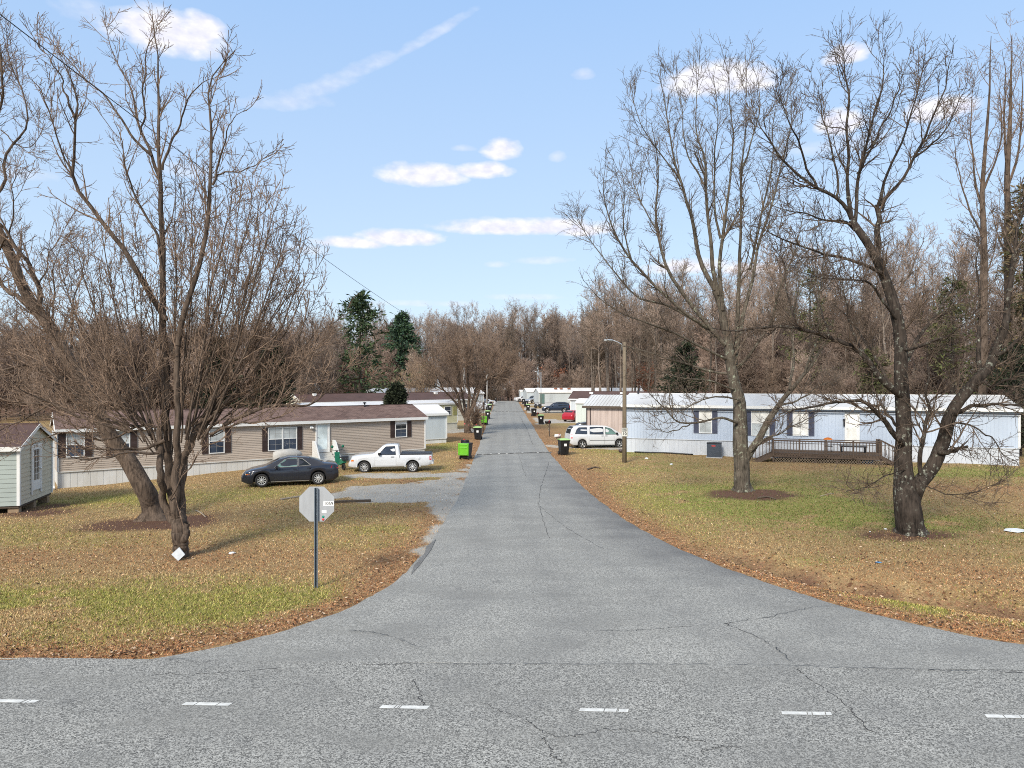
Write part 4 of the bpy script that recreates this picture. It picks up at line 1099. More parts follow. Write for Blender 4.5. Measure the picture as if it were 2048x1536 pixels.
# (photo x range, depth range, photo y of the tree tops, how many)
BANDS = [((-140, 330), (92, 150), (638, 670), 44), ((330, 660), (88, 150), (632, 662), 34), ((640, 860), (150, 205), (630, 660), 28), ((860, 1010), (190, 245), (632, 658), 34), ((1010, 1200), (193, 245), (622, 648), 42),
         ((1180, 1330), (120, 200), (575, 620), 32), ((1300, 1560), (95, 160), (530, 615), 30), ((1540, 1800), (88, 140), (515, 610), 26), ((1780, 2200), (66, 120), (450, 600), 28)]
for (xa, xb), (ya, yb), (ta, tb), n in BANDS:
    for k in range(n):
        px = xa + (xb - xa) * (k + wr.random()) / n
        y = ya + (yb - ya) * wr.random() ** 1.3
        x = (px - 1024) * y / FPX
        top = CH + (HOR - wr.uniform(ta, tb) - (wr.random() ** 3) * 25) * y / FPX
        H = top - zg(x, y)
        if wr.random() < .25: H *= wr.uniform(.7, .9)
        i = wr.choice([0, 1, 2, 3, 5, 0, 1]) if H > 17 else wr.choice([2, 4, 0, 4])
        plant(i, x, y, H)
# a deeper, lower rank that closes the view between the trunks
DEEP = [((-120, 640), (150, 190), (672, 705), 36), ((640, 1010), (215, 265), (672, 705), 26), ((1010, 1340), (240, 290), (668, 700), 30), ((1320, 1640), (165, 210), (640, 690), 26), ((1600, 2150), (125, 165), (620, 680), 30)]
for (xa, xb), (ya, yb), (ta, tb), n in DEEP:
    for k in range(n):
        px = xa + (xb - xa) * (k + wr.random()) / n; y = wr.uniform(ya, yb); x = (px - 1024) * y / FPX
        plant(wr.choice([4, 4, 6, 7]), x, y, CH + (HOR - wr.uniform(ta, tb)) * y / FPX - zg(x, y))
BUSH = [((-100, 640), (84, 110), 34, (5, 10)), ((640, 860), (140, 165), 14, (6, 11)), ((860, 1060), (188, 200), 14, (5, 10)), ((1030, 1320), (186, 200), 22, (5, 10)), ((1310, 1600), (90, 120), 24, (5, 10)), ((1600, 2100), (68, 90), 30, (4, 8))]
for (xa, xb), (ya, yb), n, (h0, h1) in BUSH:
    for k in range(n):
        px = xa + (xb - xa) * (k + wr.random()) / n; y = wr.uniform(ya, yb)
        plant(wr.choice([6, 7]), (px - 1024) * y / FPX, y, wr.uniform(h0, h1))

# ------------------------------------------------------------------ leafy and needle trees
def sprays(centres, dirs, n, size, rg, cols, droop=.2, wide=.3):
    """n pointed leaf clumps round every centre -> V, loops, sizes, tint"""
    m = len(centres) * n
    c = np.repeat(centres, n, 0); d = np.repeat(dirs, n, 0)
    d = nrm(d + rg.normal(size=(m, 3)) * .75 + np.array([0, 0, -droop]))
    s = size * rg.uniform(.6, 1.3, m)[:, None]
    side = nrm(np.cross(d, rg.normal(size=(m, 3)))) * s * wide * .5
    p = c + rg.normal(size=(m, 3)) * size * .35
    V = np.stack([p - side * .6, p + d * s * .5 + side, p + d * s, p + d * s * .45 - side], 1).reshape(-1, 3)
    lp = np.arange(m * 4)
    k = rg.random(m)[:, None]; pick = cols[rg.integers(0, len(cols), m)]
    tint = np.repeat(np.c_[pick * (.65 + .7 * k), np.ones(m)], 4, 0)
    return V, lp, np.full(m, 4), tint

def conifer(name, label, px, Y, top, width, seed, cols, base_h=.06, droop=-.12, dens=1.0, size=.5, ragged=.3, power=1.0):
    rg = np.random.default_rng(seed)
    X = (px - 1024) * Y / FPX; z0 = zg(X, Y)
    H = CH + (HOR - top) * Y / FPX - z0
    rt = width * Y / FPX / 2
    t = thing(name, label, 'tree', (X, Y, z0))
    P = np.stack([np.zeros(10), np.zeros(10), np.linspace(-.3, H, 10)], 1)[None]; Rd = np.linspace(.018 * H, .02, 10)[None]
    n = int(H * 13 * dens)
    u = base_h + (1 - base_h) * rg.random(n) ** .85
    az = rg.uniform(0, 2 * math.pi, n)
    ln = rt * (1 - u) ** power * rg.uniform(1 - ragged, 1 + ragged * .35, n) + .25
    s = 5
    Q = np.empty((n, s + 1, 3))
    for k in range(s + 1):
        f = k / s
        Q[:, k, 0] = np.cos(az) * ln * f; Q[:, k, 1] = np.sin(az) * ln * f
        Q[:, k, 2] = u * H + ln * (droop * f + (.22 if droop > -.3 else .1) * f * f)
    Rb = np.maximum(.012, np.repeat((ln * .014)[:, None], s + 1, 1) * np.linspace(1, .3, s + 1))
    V, lp, sz = tubes([(P, Rd, 8), (Q, Rb, 4)])
    obj_from('trunk', fast_mesh('trunk', V, lp, sz, True), M['bark_dark'], t)
    cs, ds = [], []
    for k in range(1, s + 1):
        for sub in range(3):
            f = np.sqrt(np.clip((k - rg.random(n)) / s, .02, 1))
            f = np.minimum(f, .999)
            i = np.minimum((f * s).astype(int), s - 1); fr = (f * s - i)[:, None]
            c = Q[np.arange(n), i] * (1 - fr) + Q[np.arange(n), i + 1] * fr
            side = np.stack([-np.sin(az), np.cos(az), np.zeros(n)], 1) * (rg.uniform(-1, 1, n) * ln * .34 * f)[:, None]
            cs.append(c + side); ds.append(nrm(np.stack([np.cos(az), np.sin(az), np.full(n, .15)], 1) + side * .5))
    V, lp, sz, tint = sprays(np.concatenate(cs), np.concatenate(ds), max(2, int(5 * dens)), size, rg, np.array(cols), .1)
    obj_from('crown', fast_mesh('crown', V, lp, sz, False, None, tint), M['tinted'], t)
    return t
GN = [(.038, .066, .030), (.058, .09, .038), (.026, .046, .024), (.08, .105, .048)]
DK = [(.020, .026, .015), (.030, .040, .020), (.014, .018, .011), (.042, .048, .026)]
OL = [(.085, .088, .038), (.125, .115, .052), (.055, .062, .028), (.10, .115, .045)]
conifer('pine_tree', 'tall green pine with upswept boughs behind the brown-roofed long home, left', 720, 122, 588, 250, 41, GN, .08, .02, .34, .95, .72, .75)
conifer('spruce_tree', 'pointed bright green conifer standing right of the tall pine', 804, 150, 626, 185, 42, [(.045, .085, .04), (.065, .11, .05), (.035, .065, .045), (.055, .09, .06)], .04, -.16, .75, .8, .38, .95)
conifer('cedar_tree', 'dark evergreen behind the tan home, above its roof and right of the stump tree', 545, 66, 694, 100, 43, DK, .1, -.1, 1.3, .4, .4, .7)
conifer('cedar_tree', 'darker evergreen half hidden in the crown of the stump tree', 440, 72, 680, 110, 44, DK, .1, -.1, 1.2, .4, .4, .7)
conifer('small_cedar', 'small dark bushy cedar rising behind the tan home roof', 792, 66, 771, 50, 45, DK, .05, .1, 2.2, .3, .3, .55)
conifer('cedar_tree', 'broad black-green evergreen behind the blue home, right of the lamp pole', 1372, 76, 688, 165, 46, DK, .06, -.15, .8, .42, .55, .75)
conifer('holly_tree', 'loose olive green evergreen behind the forked tree on the right', 1905, 62, 560, 170, 47, OL, .12, .05, .45, .4, .6, .5)
conifer('pine_tree', 'very tall ivy-brown pine at the right frame edge behind the blue home', 2050, 56, 372, 110, 48, [(.13, .10, .05), (.08, .085, .04), (.16, .12, .07)], .25, -.05, .35, .5, .6, .4)
conifer('cedar_tree', 'near-black evergreen beside the right end of the blue home', 2040, 50, 690, 170, 49, DK, .05, -.05, .8, .35, .5, .5)
conifer('holly_tree', 'olive evergreen rising above the deck in the wood edge', 1620, 86, 540, 120, 50, OL, .2, .05, .3, .45, .7, .5)
conifer('holly_tree', 'dim green evergreen seen between the forked tree trunks', 1745, 72, 700, 100, 51, OL, .1, .0, .6, .35, .5, .5)

def leafy_oak(label, px, Y, top, w, seed):
    rg = np.random.default_rng(seed)
    X = (px - 1024) * Y / FPX; z0 = zg(X, Y); H = CH + (HOR - top) * Y / FPX - z0
    t = thing('oak_sapling', label, 'tree', (X, Y, z0), group='young oaks that kept rusty leaves')
    P = np.stack([np.zeros(8), np.zeros(8), np.linspace(-.2, H, 8)], 1)[None]
    Rd = np.linspace(.09, .02, 8)[None]
    P1, R1 = spawn(P, Rd, np.array([22]), rg, .2, 1, (40, 75), (w * .3, w * .6), nseg=5, up=.08, wig=.15, rtip=.012)
    V, lp, sz = tubes([(P, Rd, 6), (P1, R1, 4)])
    obj_from('trunk', fast_mesh('trunk', V, lp, sz, True), M['bark_far'], t)
    c = P1[:, 1:].reshape(-1, 3); c = np.repeat(c, 3, 0) + rg.normal(size=(len(c) * 3, 3)) * .45
    V, lp, sz, tint = sprays(c, nrm(rg.normal(size=c.shape)), 6, .35, rg, np.array([(.27, .11, .065), (.33, .15, .09), (.20, .085, .05)]), .3, .7)
    obj_from('crown', fast_mesh('crown', V, lp, sz, False, None, tint), M['tinted'], t)
leafy_oak('young oak with rusty leaves behind the far light pole', 1108, 196, 748, 9, 61)
leafy_oak('rusty-leaved young oak low beside the far end of the road, right', 1062, 194, 775, 6, 62)
leafy_oak('rusty-leaved bush oak at the foot of the wood left of the spruce', 755, 150, 752, 8, 63)
leafy_oak('rusty-leaved young oak in the wood right of the lamp pole', 1290, 140, 745, 8, 64)

def pale_bush(label, px, Y, top, w, seed, mat):
    X = (px - 1024) * Y / FPX; b = (X, Y, zg(X, Y)); rg = np.random.default_rng(seed)
    H = CH + (HOR - top) * Y / FPX; k = w * Y / FPX / 2
    L = []
    for i in range(22):
        a = rg.uniform(0, 6.28); q = rg.uniform(.2, 1)
        e = np.array([math.cos(a) * k * q, math.sin(a) * k * q, H * (1 - .35 * q * q)])
        L.append(([tuple(np.array(b) + e * np.array([.08, .08, .0])), tuple(np.array(b) + e * np.array([.35, .35, .45])), tuple(np.array(b) + e)], [.05, .035, .014]))
    return make_tree('sprouting_tree', label, b, [([(b[0], b[1], b[2] - .2), (b[0], b[1], b[2] + .4), (b[0], b[1], b[2] + .8)], [.12, .1, .08])], L, M['bark_far'], M[mat], seed,
                     cfg=dict(d1=1.2, L1=(.8, 2.0), d2=2.6, L2=(.4, 1.2), d3=2.5, L3=(.2, .5), r2=.014, r3=.011, tt0=.9), limb_n=8, trunk_n=6)
pale_bush('pale straw-coloured leafless tree sprouting behind the yellow home', 840, 100, 725, 110, 71, 'twig_pale')
pale_bush('small leafless shrub beside the road, behind the leaning green bin', 952, 70, 822, 18, 72, 'twig_brown')
pale_bush('pale leafless tree beyond the tan home, left of the tall pine', 655, 92, 640, 110, 73, 'twig_far')
pale_bush('reddish leafless tree left of the road behind the ribbon tree', 905, 150, 690, 100, 74, 'twig_red')
pale_bush('dark bush at the end of the road on the left', 984, 168, 780, 30, 75, 'twig_dark')
# ------------------------------------------------------------------ grass blades and fallen leaves

def scatter(n, y0, y1, rg, power=1.6):
    """points over the part of the lawns that can be seen, denser nearby"""
    y = y0 + (y1 - y0) * rg.random(n) ** power
    half = .82 * y + 3
    x = rg.uniform(-1, 1, n) * half
    return x, y
def keep_lawn(x, y, rg):
    ok = ~inside(x, y, ROAD_POLY) & (y > road_y(x) + np.where((x > -4) & (x < 15), .3, .0))
    for h in HOUSES: ok &= ~inside(x, y, h)
    return ok
def make_grass():
    rg = np.random.default_rng(77)
    x, y = scatter(760000, 12.6, 62, rg, 1.9)
    k = keep_lawn(x, y, rg); x, y = x[k], y[k]
    g, gr, d, lf, far = masks(x, y)
    pr = np.clip(1 - .92 * gr - .95 * d, 0, 1) * (1 - far)
    k = rg.random(len(x)) < pr
    x, y, g, lf = x[k], y[k], g[k], lf[k]
    z = terrain(x, y); n = len(x)
    isg = rg.random(n) < np.clip(g * 1.0, 0, .88)
    h = np.where(isg, rg.uniform(.03, .066, n), rg.uniform(.02, .056, n)) * np.clip(1.25 - .45 * lf, .6, 1.3)
    w = rg.uniform(.005, .010, n) * (1 + y / 45)
    a = rg.uniform(0, 6.28, n); tilt = rg.uniform(.1, 1.3, n); b = rg.uniform(0, 6.28, n)
    base = np.stack([x, y, z - .01], 1)
    side = np.stack([np.cos(a), np.sin(a), np.zeros(n)], 1) * w[:, None]
    tip = base + np.stack([np.cos(b) * h * tilt, np.sin(b) * h * tilt, h], 1)
    V = np.stack([base - side, base + side, tip], 1).reshape(-1, 3)
    dry = np.array([(.50, .365, .175), (.40, .27, .12), (.60, .46, .25), (.27, .165, .078), (.45, .30, .15)])[rg.integers(0, 5, n)]
    rust = np.array([(.42, .20, .09), (.32, .14, .06), (.50, .27, .135)])[rg.integers(0, 3, n)]
    grn = np.array([(.24, .245, .05), (.34, .32, .085), (.15, .165, .034), (.44, .40, .15)])[rg.integers(0, 4, n)]
    c = np.where((rg.random(n) < lf * .75)[:, None], rust, dry)
    lush = 1 - .38 * sstep(6, 11, x) * sstep(18, 23, y)          # blade colours darker over the right lawn
    rl = sstep(5, 9, x) * sstep(17, 22, y)
    grn = grn * (1 - rl[:, None] * np.array([.42, .16, .30]))
    c = np.where(isg[:, None], grn, c) * rg.uniform(.8, 1.45, n)[:, None] * np.array([1.04, 1.0, .98]) * lush[:, None]
    c = c * np.where(rg.random(n) < .11, .25, 1.0)[:, None]
    tint = np.repeat(np.c_[c, np.ones(n)], 3, 0)
    me = fast_mesh('grass', V, np.arange(n * 3), np.full(n, 3), False, None, tint)
    tag(obj_from('grass', me, M['tinted']), 'short winter grass, tan with green patches, covering the lawns', 'grass', kind='stuff')
def make_leaves():
    rg = np.random.default_rng(78)
    x, y = scatter(90000, 12.7, 75, rg, 1.7)
    k = keep_lawn(x, y, rg); x, y = x[k], y[k]
    g, gr, d, lf, far = masks(x, y)
    right = (x > 5) & (y > 20)
    pr = (1 - .8 * gr) * np.clip(.10 + lf * .9 + .24 * right * fbm(x, y, .7) * 1.6 - .3 * (g > .5), 0, 1)
    k = rg.random(len(x)) < pr
    x, y = x[k], y[k]; n = len(x)
    z = terrain(x, y) + rg.uniform(.012, .055, n)
    a = rg.uniform(0, 6.28, n); s = rg.uniform(.022, .05, n)
    u = nrm(np.stack([np.cos(a), np.sin(a), rg.normal(0, .35, n)], 1)); v = nrm(np.cross(u, np.stack([rg.normal(0, .4, n), rg.normal(0, .4, n), np.ones(n)], 1)))
    c = np.stack([x, y, z], 1); s = s[:, None]
    V = np.stack([c - u * s, c + v * s * .55 + u * s * .1, c + u * s, c - v * s * .55 - u * s * .05], 1).reshape(-1, 3)
    cols = np.array([(.36, .19, .10), (.24, .105, .05), (.50, .32, .19), (.15, .07, .04), (.42, .25, .14), (.58, .43, .29), (.045, .026, .018), (.06, .035, .022)])
    c = cols[rg.integers(0, 8, n)] * rg.uniform(.7, 1.15, n)[:, None]
    me = fast_mesh('fallen_leaves', V, np.arange(n * 4), np.full(n, 4), False, None, np.repeat(np.c_[c, np.ones(n)], 4, 0))
    tag(obj_from('fallen_leaves', me, M['tinted']), 'brown fallen leaves scattered over the lawns and verges', 'leaves', kind='stuff')
# ------------------------------------------------------------------ mobile homes and sheds
class Face:
    """a facade line on the ground; turns photo pixels into positions on the wall"""
    def __init__(s, A, B):
        s.A, s.B = np.array(A, float), np.array(B, float)
        d = s.B - s.A; s.L = float(np.linalg.norm(d)); s.d = d / s.L
        s.back = np.array([-s.d[1], s.d[0]]); s.rz = math.atan2(s.d[1], s.d[0])
    def u(s, px):
        k = (px - 1024) / FPX
        return (k * s.A[1] - s.A[0]) / (s.d[0] - k * s.d[1])
    def z(s, px, py):
        Y = s.A[1] + s.d[1] * s.u(px)
        return CH + (HOR - py) * Y / FPX
    def rect(s, x0, y0, x1, y1):
        return s.u(x0), s.u(x1), s.z((x0 + x1) / 2, y1), s.z((x0 + x1) / 2, y0)
    def world(s, u, v=0.0):
        p = s.A + s.d * u + s.back * v
        return float(p[0]), float(p[1])

def lap_wall(mb, x0, x1, z0, z1, course=.11, axis='x', at=0.0, out=-1, gable=None):
    """clapboards: every course leans out at its foot. axis 'x': wall along x at y=at; axis 'y': wall along y at x=at"""
    n = max(1, round((z1 - z0) / course)); h = (z1 - z0) / n
    def P(u, o, z): return (u, at + out * o, z) if axis == 'x' else (at + out * o, u, z)
    def span(z):
        if gable is None or z <= gable[0]: return x0, x1
        f = (z - gable[0]) / (gable[1] - gable[0]); m = (x0 + x1) / 2
        return x0 + (m - x0) * f, x1 + (m - x1) * f
    for i in range(n):
        za, zb = z0 + i * h, z0 + (i + 1) * h
        a0, a1 = span(za); b0, b1 = span(min(zb, gable[1] - .01) if gable else zb)
        if a1 - a0 < .04: break
        mb.add([P(a0, .026, za), P(a1, .026, za), P(b1, .004, zb), P(b0, .004, zb)], [(0, 1, 2, 3)])
        mb.add([P(a0, .003, za), P(a1, .003, za), P(a1, .026, za), P(a0, .026, za)], [(0, 1, 2, 3)])
def rib_wall(mb, x0, x1, z0, z1, pitch=.2, axis='x', at=0.0, out=-1, gap=.022, deep=.012):
    """grooved sheet siding"""
    n = max(1, round((x1 - x0) / pitch)); w = (x1 - x0) / n
    def P(u, o, z): return (u, at + out * o, z) if axis == 'x' else (at + out * o, u, z)
    for i in range(n):
        a, b = x0 + i * w, x0 + (i + 1) * w
        for u0, u1, o0, o1 in ((a, b - gap, deep, deep), (b - gap, b - gap * .7, deep, 0), (b - gap * .7, b - gap * .3, 0, 0), (b - gap * .3, b, 0, deep)):
            mb.add([P(u0, o0, z0), P(u1, o1, z0), P(u1, o1, z1), P(u0, o0, z1)], [(0, 1, 2, 3)])

def window(parent, x0, x1, z0, z1, pane='glass_blue', upper=None, frame='white_trim', shutter=None, sw=.3, lights=1, at=0.0, grid=(2, 2)):
    f = MB(); bars = MB(); y0, y1 = at - .075, at - .02; e = .05
    f.box(x0 - e, x1 + e, y0, y1, z1, z1 + e); f.box(x0 - e, x1 + e, y0 - .015, y1, z0 - e, z0)
    f.box(x0 - e, x0, y0, y1, z0, z1); f.box(x1, x1 + e, y0, y1, z0, z1)
    zm = (z0 + z1) / 2
    for k in range(lights):
        a = x0 + (x1 - x0) * k / lights; b = x0 + (x1 - x0) * (k + 1) / lights
        if k: f.box(a - .04, a + .04, y0, y1, z0, z1)
        f.box(a + (.04 if k else 0), b - (.04 if k < lights - 1 else 0), y0 + .012, y1, zm - .022, zm + .022)
        for i in range(1, grid[0]): 
            xx = a + (b - a) * i / grid[0]; bars.box(xx - .007, xx + .007, y0 + .03, y1 - .004, z0, z1)
        for zz0, zz1 in ((z0, zm), (zm, z1)):
            for i in range(1, grid[1]):
                zz = zz0 + (zz1 - zz0) * i / grid[1]; bars.box(a, b, y0 + .032, y1 - .006, zz - .007, zz + .007)
    w = f.build('window', M[frame], parent)
    if bars.v: bars.build('glazing_bar', M['muntin'], w)
    p = MB(); p.poly([(x0, at - .036, z0), (x1, at - .036, z0), (x1, at - .036, zm), (x0, at - .036, zm)]); p.build('pane', M[pane], w)
    p = MB(); p.poly([(x0, at - .040, zm), (x1, at - .040, zm), (x1, at - .040, z1), (x0, at - .040, z1)]); p.build('pane', M[upper or pane], w)
    if shutter:
        for a in (x0 - e - .02 - sw, x1 + e + .02):
            s = MB()
            s.box(a, a + sw, at - .06, at - .02, z0 - e, z1 + e)
            n = int((z1 - z0) / .075)
            for i in range(n):
                zz = z0 + (z1 - z0) * (i + .5) / n
                if abs(zz - zm) < .05: continue
                s.add([(a + .04, at - .062, zz - .028), (a + sw - .04, at - .062, zz - .028), (a + sw - .04, at - .074, zz + .02), (a + .04, at - .074, zz + .02)], [(0, 1, 2, 3)])
            s.build('shutter', M[shutter], parent)
    return w

def door(parent, x0, x1, z0, z1, at=0.0, glass='door_glass', full=True):
    f = MB(); e = .09
    f.box(x0 - e, x0, at - .09, at - .02, z0, z1 + e); f.box(x1, x1 + e, at - .09, at - .02, z0, z1 + e); f.box(x0, x1, at - .09, at - .02, z1, z1 + e)
    f.box(x0, x1, at - .06, at - .02, z0, z1)
    d = f.build('door', M['white_trim'], parent)
    m = .09
    g = MB(); g.box(x0 + m, x1 - m, at - .072, at - .058, z0 + (.2 if full else .9), z1 - .1); g.build('pane', M[glass], d)
    h = MB(); h.tube([(x0 + .06, at - .1, z0 + 1.0), (x0 + .12, at - .1, z0 + 1.0)], .018, 8); h.lathe([(0.0, -.11), (.028, -.1), (.028, -.06)], (x0 + .06, at, z0 + 1.0), 'y', 10); h.build('handle', M['chrome'], d)
    return d

def home(name, label, face, depth, zf, ze, zr, wall, skirt, roof, style='lap', trim='white_trim', over=.18, endover=.12, group=None, end_wall=None, ridge_ribs=0.0, ribs=0.0, cat='mobile home', skirt_rib=.3, base=None, pitch=.2, legs=False, course=.11):
    """walls, skirting, gable roof; local x along the facade, y to the back"""
    A = face.A; L = face.L
    z0 = base if base is not None else 0.0
    t = thing(name, label, cat, (float(A[0]), float(A[1]), 0), face.rz, group)
    HOUSES.append([face.world(-.05, -.05), face.world(L + .05, -.05), face.world(L + .05, depth), face.world(-.05, depth)])
    w = MB()
    if style == 'lap': lap_wall(w, 0, L, zf, ze, course)
    else: rib_wall(w, 0, L, zf, ze, pitch)
    ew = MB() if end_wall else w
    for at, out in ((0.0, -1), (L, 1)):
        if style == 'lap': lap_wall(ew if at == L else w, 0.0, depth, zf, zr - .02, course, axis='y', at=at, out=out, gable=(ze, zr))
        else:
            rib_wall(ew if at == L else w, 0, depth, zf, ze, pitch, 'y', at, out)
            (ew if at == L else w).poly([(at, 0, ze), (at, depth, ze), (at, depth / 2, zr)])
    w.poly([(0, depth, zf), (L, depth, zf), (L, depth, ze), (0, depth, ze)])
    w.build('wall', M[wall], t)
    if end_wall: ew.build('end_wall', M[end_wall], t)
    if skirt:
        s = MB(); n = max(2, int(L / 1.2)); i0 = .05
        zs = [zg(*face.world(L * i / n)) - .12 for i in range(n + 1)]
        k = max(1, int(L / n / skirt_rib))
        for i in range(n):
            a, b = L * i / n, L * (i + 1) / n
            rib_wall(s, a, b, min(zs[i], zs[i + 1]), zf - .005, L / n / k, 'x', i0, -1, .03, .014)
        for at, o in ((i0, -1), (L - i0, 1)):
            s.poly([(at, i0, min(zs) - .1), (at, depth - .05, min(zs) - .1), (at, depth - .05, zf), (at, i0, zf)])
        s.box(0, L, -.03, .03, zf - .05, zf + .004)
        s.build('skirting', M[skirt], t)
    elif legs:
        for xx in (.25, L * .5, L - .25):
            for yy in (.25, depth * .5, depth - .25):
                s = MB(); zz = zg(*face.world(xx, yy)); s.box(xx - .2, xx + .2, yy - .15, yy + .15, zz - .1, zf - .1); s.build('footing', M['clay'], t)
        s = MB(); s.box(.02, L - .02, .02, depth - .02, zf - .1, zf - .003); s.build('floor_frame', M['timber_dark'], t)
    # roof of two thick slopes
    r = MB(); th = .07; m = depth / 2; sl = (zr - ze) / m
    for sgn in (0, 1):
        y0 = -over if sgn == 0 else depth + over
        zz = ze - over * sl
        q = [(-endover, y0, zz + .03), (L + endover, y0, zz + .03), (L + endover, m, zr + .03), (-endover, m, zr + .03)]
        q2 = [(a, b, c + th) for a, b, c in q]
        r.add(q + q2, [(0, 1, 2, 3), (7, 6, 5, 4), (0, 4, 5, 1), (1, 5, 6, 2), (2, 6, 7, 3), (3, 7, 4, 0)])
        if ribs:
            n = int(L / ribs)
            for i in range(n + 1):
                xx = -endover + .02 + (L + 2 * endover - .04) * i / n
                r.bar((xx, y0, zz + th + .04), (xx, m, zr + th + .04), .03, .035)
    r.box(-endover, L + endover, m - .09, m + .09, zr + th + .012, zr + th + .04)
    ro = r.build('roof', M[roof], t)
    f = MB(); zz = ze - over * sl
    f.box(-endover - .002, L + endover + .002, -over - .03, -over - .004, zz - .10, zz + th + .02)
    f.box(-endover, L + endover, -over, -.006, zz - .02, zz + .012)
    for xx in (-endover - .028, L + endover + .003):
        for ya, za, yb, zb in ((-over, zz, m, zr), (depth + over, zz, m, zr)):
            v = [(xx, ya, za - .07), (xx, yb, zb - .07), (xx, yb, zb + th + .02), (xx, ya, za + th + .02)]
            f.prism(v, (.025, 0, 0))
    f.build('fascia', M[trim], t)
    c = MB()
    for xx in (-.03, L - .07): c.box(xx, xx + .10, -.045, -.001, zf, ze - .03)
    c.box(L + .02, L + .05, -.04, .09, zf, ze - .03); c.box(L + .02, L + .05, depth - .1, depth + .03, zf, ze - .03)
    c.build('corner_board', M[trim], t)
    t['_'] = 0; del t['_']
    return t, ro

# tan vinyl home, left
F1 = Face(((115 - 1024) * 37.8 / FPX, 37.8), ((850 - 1024) * 51.0 / FPX, 51.0))
h1, rf = home('mobile_home', 'long tan clapboard home with brown shingle roof and brown shutters, behind the dark sedan', F1, 4.4, .44, 2.74, 3.5, 'tan_vinyl', 'white_skirt', 'shingles', over=.25)
sw = .28
a = F1.rect(791, 843, 812, 873); window(h1, *a, pane='glass_blue', upper='glass_dark', shutter='brown_shutter', sw=.34)
v = MB(); v.box(a[0], a[1], -.044, -.041, a[3] - .2, a[3]); v.build('valance', M['sticker'], h1)
window(h1, *F1.rect(537, 856, 592, 899), pane='glass_blue', upper='glass_blind', shutter='brown_shutter', sw=.33, lights=2)
window(h1, *F1.rect(419, 859, 447, 905), pane='glass_blue', upper='glass_blind', shutter='brown_shutter', sw=.36)
window(h1, *F1.rect(134, 866, 167, 912), pane='glass_blue', upper='glass_blind', shutter='brown_shutter', sw=.34)
window(h1, *F1.rect(228, 864, 258, 909), pane='glass_blue', upper='glass_blind', shutter='brown_shutter', sw=.34)
du = F1.rect(633, 856, 656, 913)
door(h1, du[0], du[1], .62, 2.52)
v = MB(); xx = F1.u(752); v.tube([(xx, 1.9, 3.4), (xx, 1.9, 3.75)], .05, 10); v.lathe([(.0, 3.86), (.13, 3.80), (.13, 3.75), (.04, 3.73)], (xx, 1.9, 0), sides=12); v.build('vent', M['dark_metal'], rf)
v = MB(); xx = F1.u(622); v.box(xx - .09, xx + .09, -.10, -.02, 2.28, 2.40)
for s in (-.07, .07): v.lathe([(.0, -.24), (.055, -.23), (.06, -.12), (.03, -.08)], (xx + s, 0, 2.27), 'y', 12)
v.build('floodlight', M['white_trim'], h1)
v = MB(); v.box(-.26, -.14, -.2, -.06, -.35, 2.55); v.box(-.26, -.10, -.2, -.06, 2.55, 2.68); v.bar((-.2, -.13, -.3), (-.2, -.42, -.40), .12, .08); v.build('downspout', M['white_trim'], h1)
# entry steps with white side panels
xs = (du[0] + du[1]) / 2; p = F1.world(xs, -.05)
st = thing('entry_steps', 'white entry steps with sloping side panels at the tan home door', 'steps', (p[0], p[1], 0), F1.rz)
s = MB()
for i in range(4): s.box(-.55, .55, -.28 * (4 - i) - .02, -.02 if i == 3 else -.28 * (3 - i) - .02, -.25, .14 + .15 * i)
s.build('tread', M['white_skirt'], st)
for x0 in (-.72, .66):
    s = MB(); s.prism([(x0, -.03, -.25), (x0, -1.35, -.25), (x0, -1.35, .25), (x0, -.55, 1.3), (x0, -.35, 1.42), (x0, -.03, 1.42)], (.09, 0, 0)); s.build('side_panel', M['white_trim'], st)
# grill under its cover
x, y = F1.world(F1.u(563), -1.1)
gr = thing('covered_grill', 'grill under a loose off-white cover behind the dark sedan', 'grill', (x, y, zg(x, y)), F1.rz)
s = MB(); rr = random.Random(2); v = []; n = 22
for i, (z, k) in enumerate([(.05, 1.0), (.3, .98), (.6, .96), (.85, 1.0), (1.0, .92), (1.12, .62), (1.17, .25)]):
    for j in range(n):
        a = 2 * math.pi * j / n; w = 1 + .07 * math.sin(5 * a + i) * (1 - i / 8) + rr.uniform(-.02, .02)
        v.append((.92 * k * w * abs(math.cos(a)) ** .7 * math.copysign(1, math.cos(a)), .42 * k * w * abs(math.sin(a)) ** .7 * math.copysign(1, math.sin(a)), z + .03 * math.sin(3 * a)))
s.add(v, [(i * n + j, i * n + (j + 1) % n, (i + 1) * n + (j + 1) % n, (i + 1) * n + j) for i in range(6) for j in range(n)] + [tuple(range(6 * n, 7 * n))], True)
s.build('cover', M['tarp'], gr)
s = MB()
for q in (-.6, .6):
    s.lathe([(.0, -.04), (.09, -.04), (.09, .04), (.0, .04)], (q, -.2, .06), 'y', 12)
s.build('caster', M['rubber'], gr)

# garden shed at the left edge
C = np.array([-20.85, 29.6]); sd = np.array([.965, .262])
F2 = Face(C - sd * 4.4, C)
h2, rf = home('garden_shed', 'small clapboard shed with brown roof and white glazed door, left frame edge', F2, 3.7, .08, 2.58, 3.36, 'sage_vinyl', None, 'brown_roof', over=.2, endover=.14, end_wall='cream_vinyl', cat='shed', legs=True, course=.19)
dd = MB()
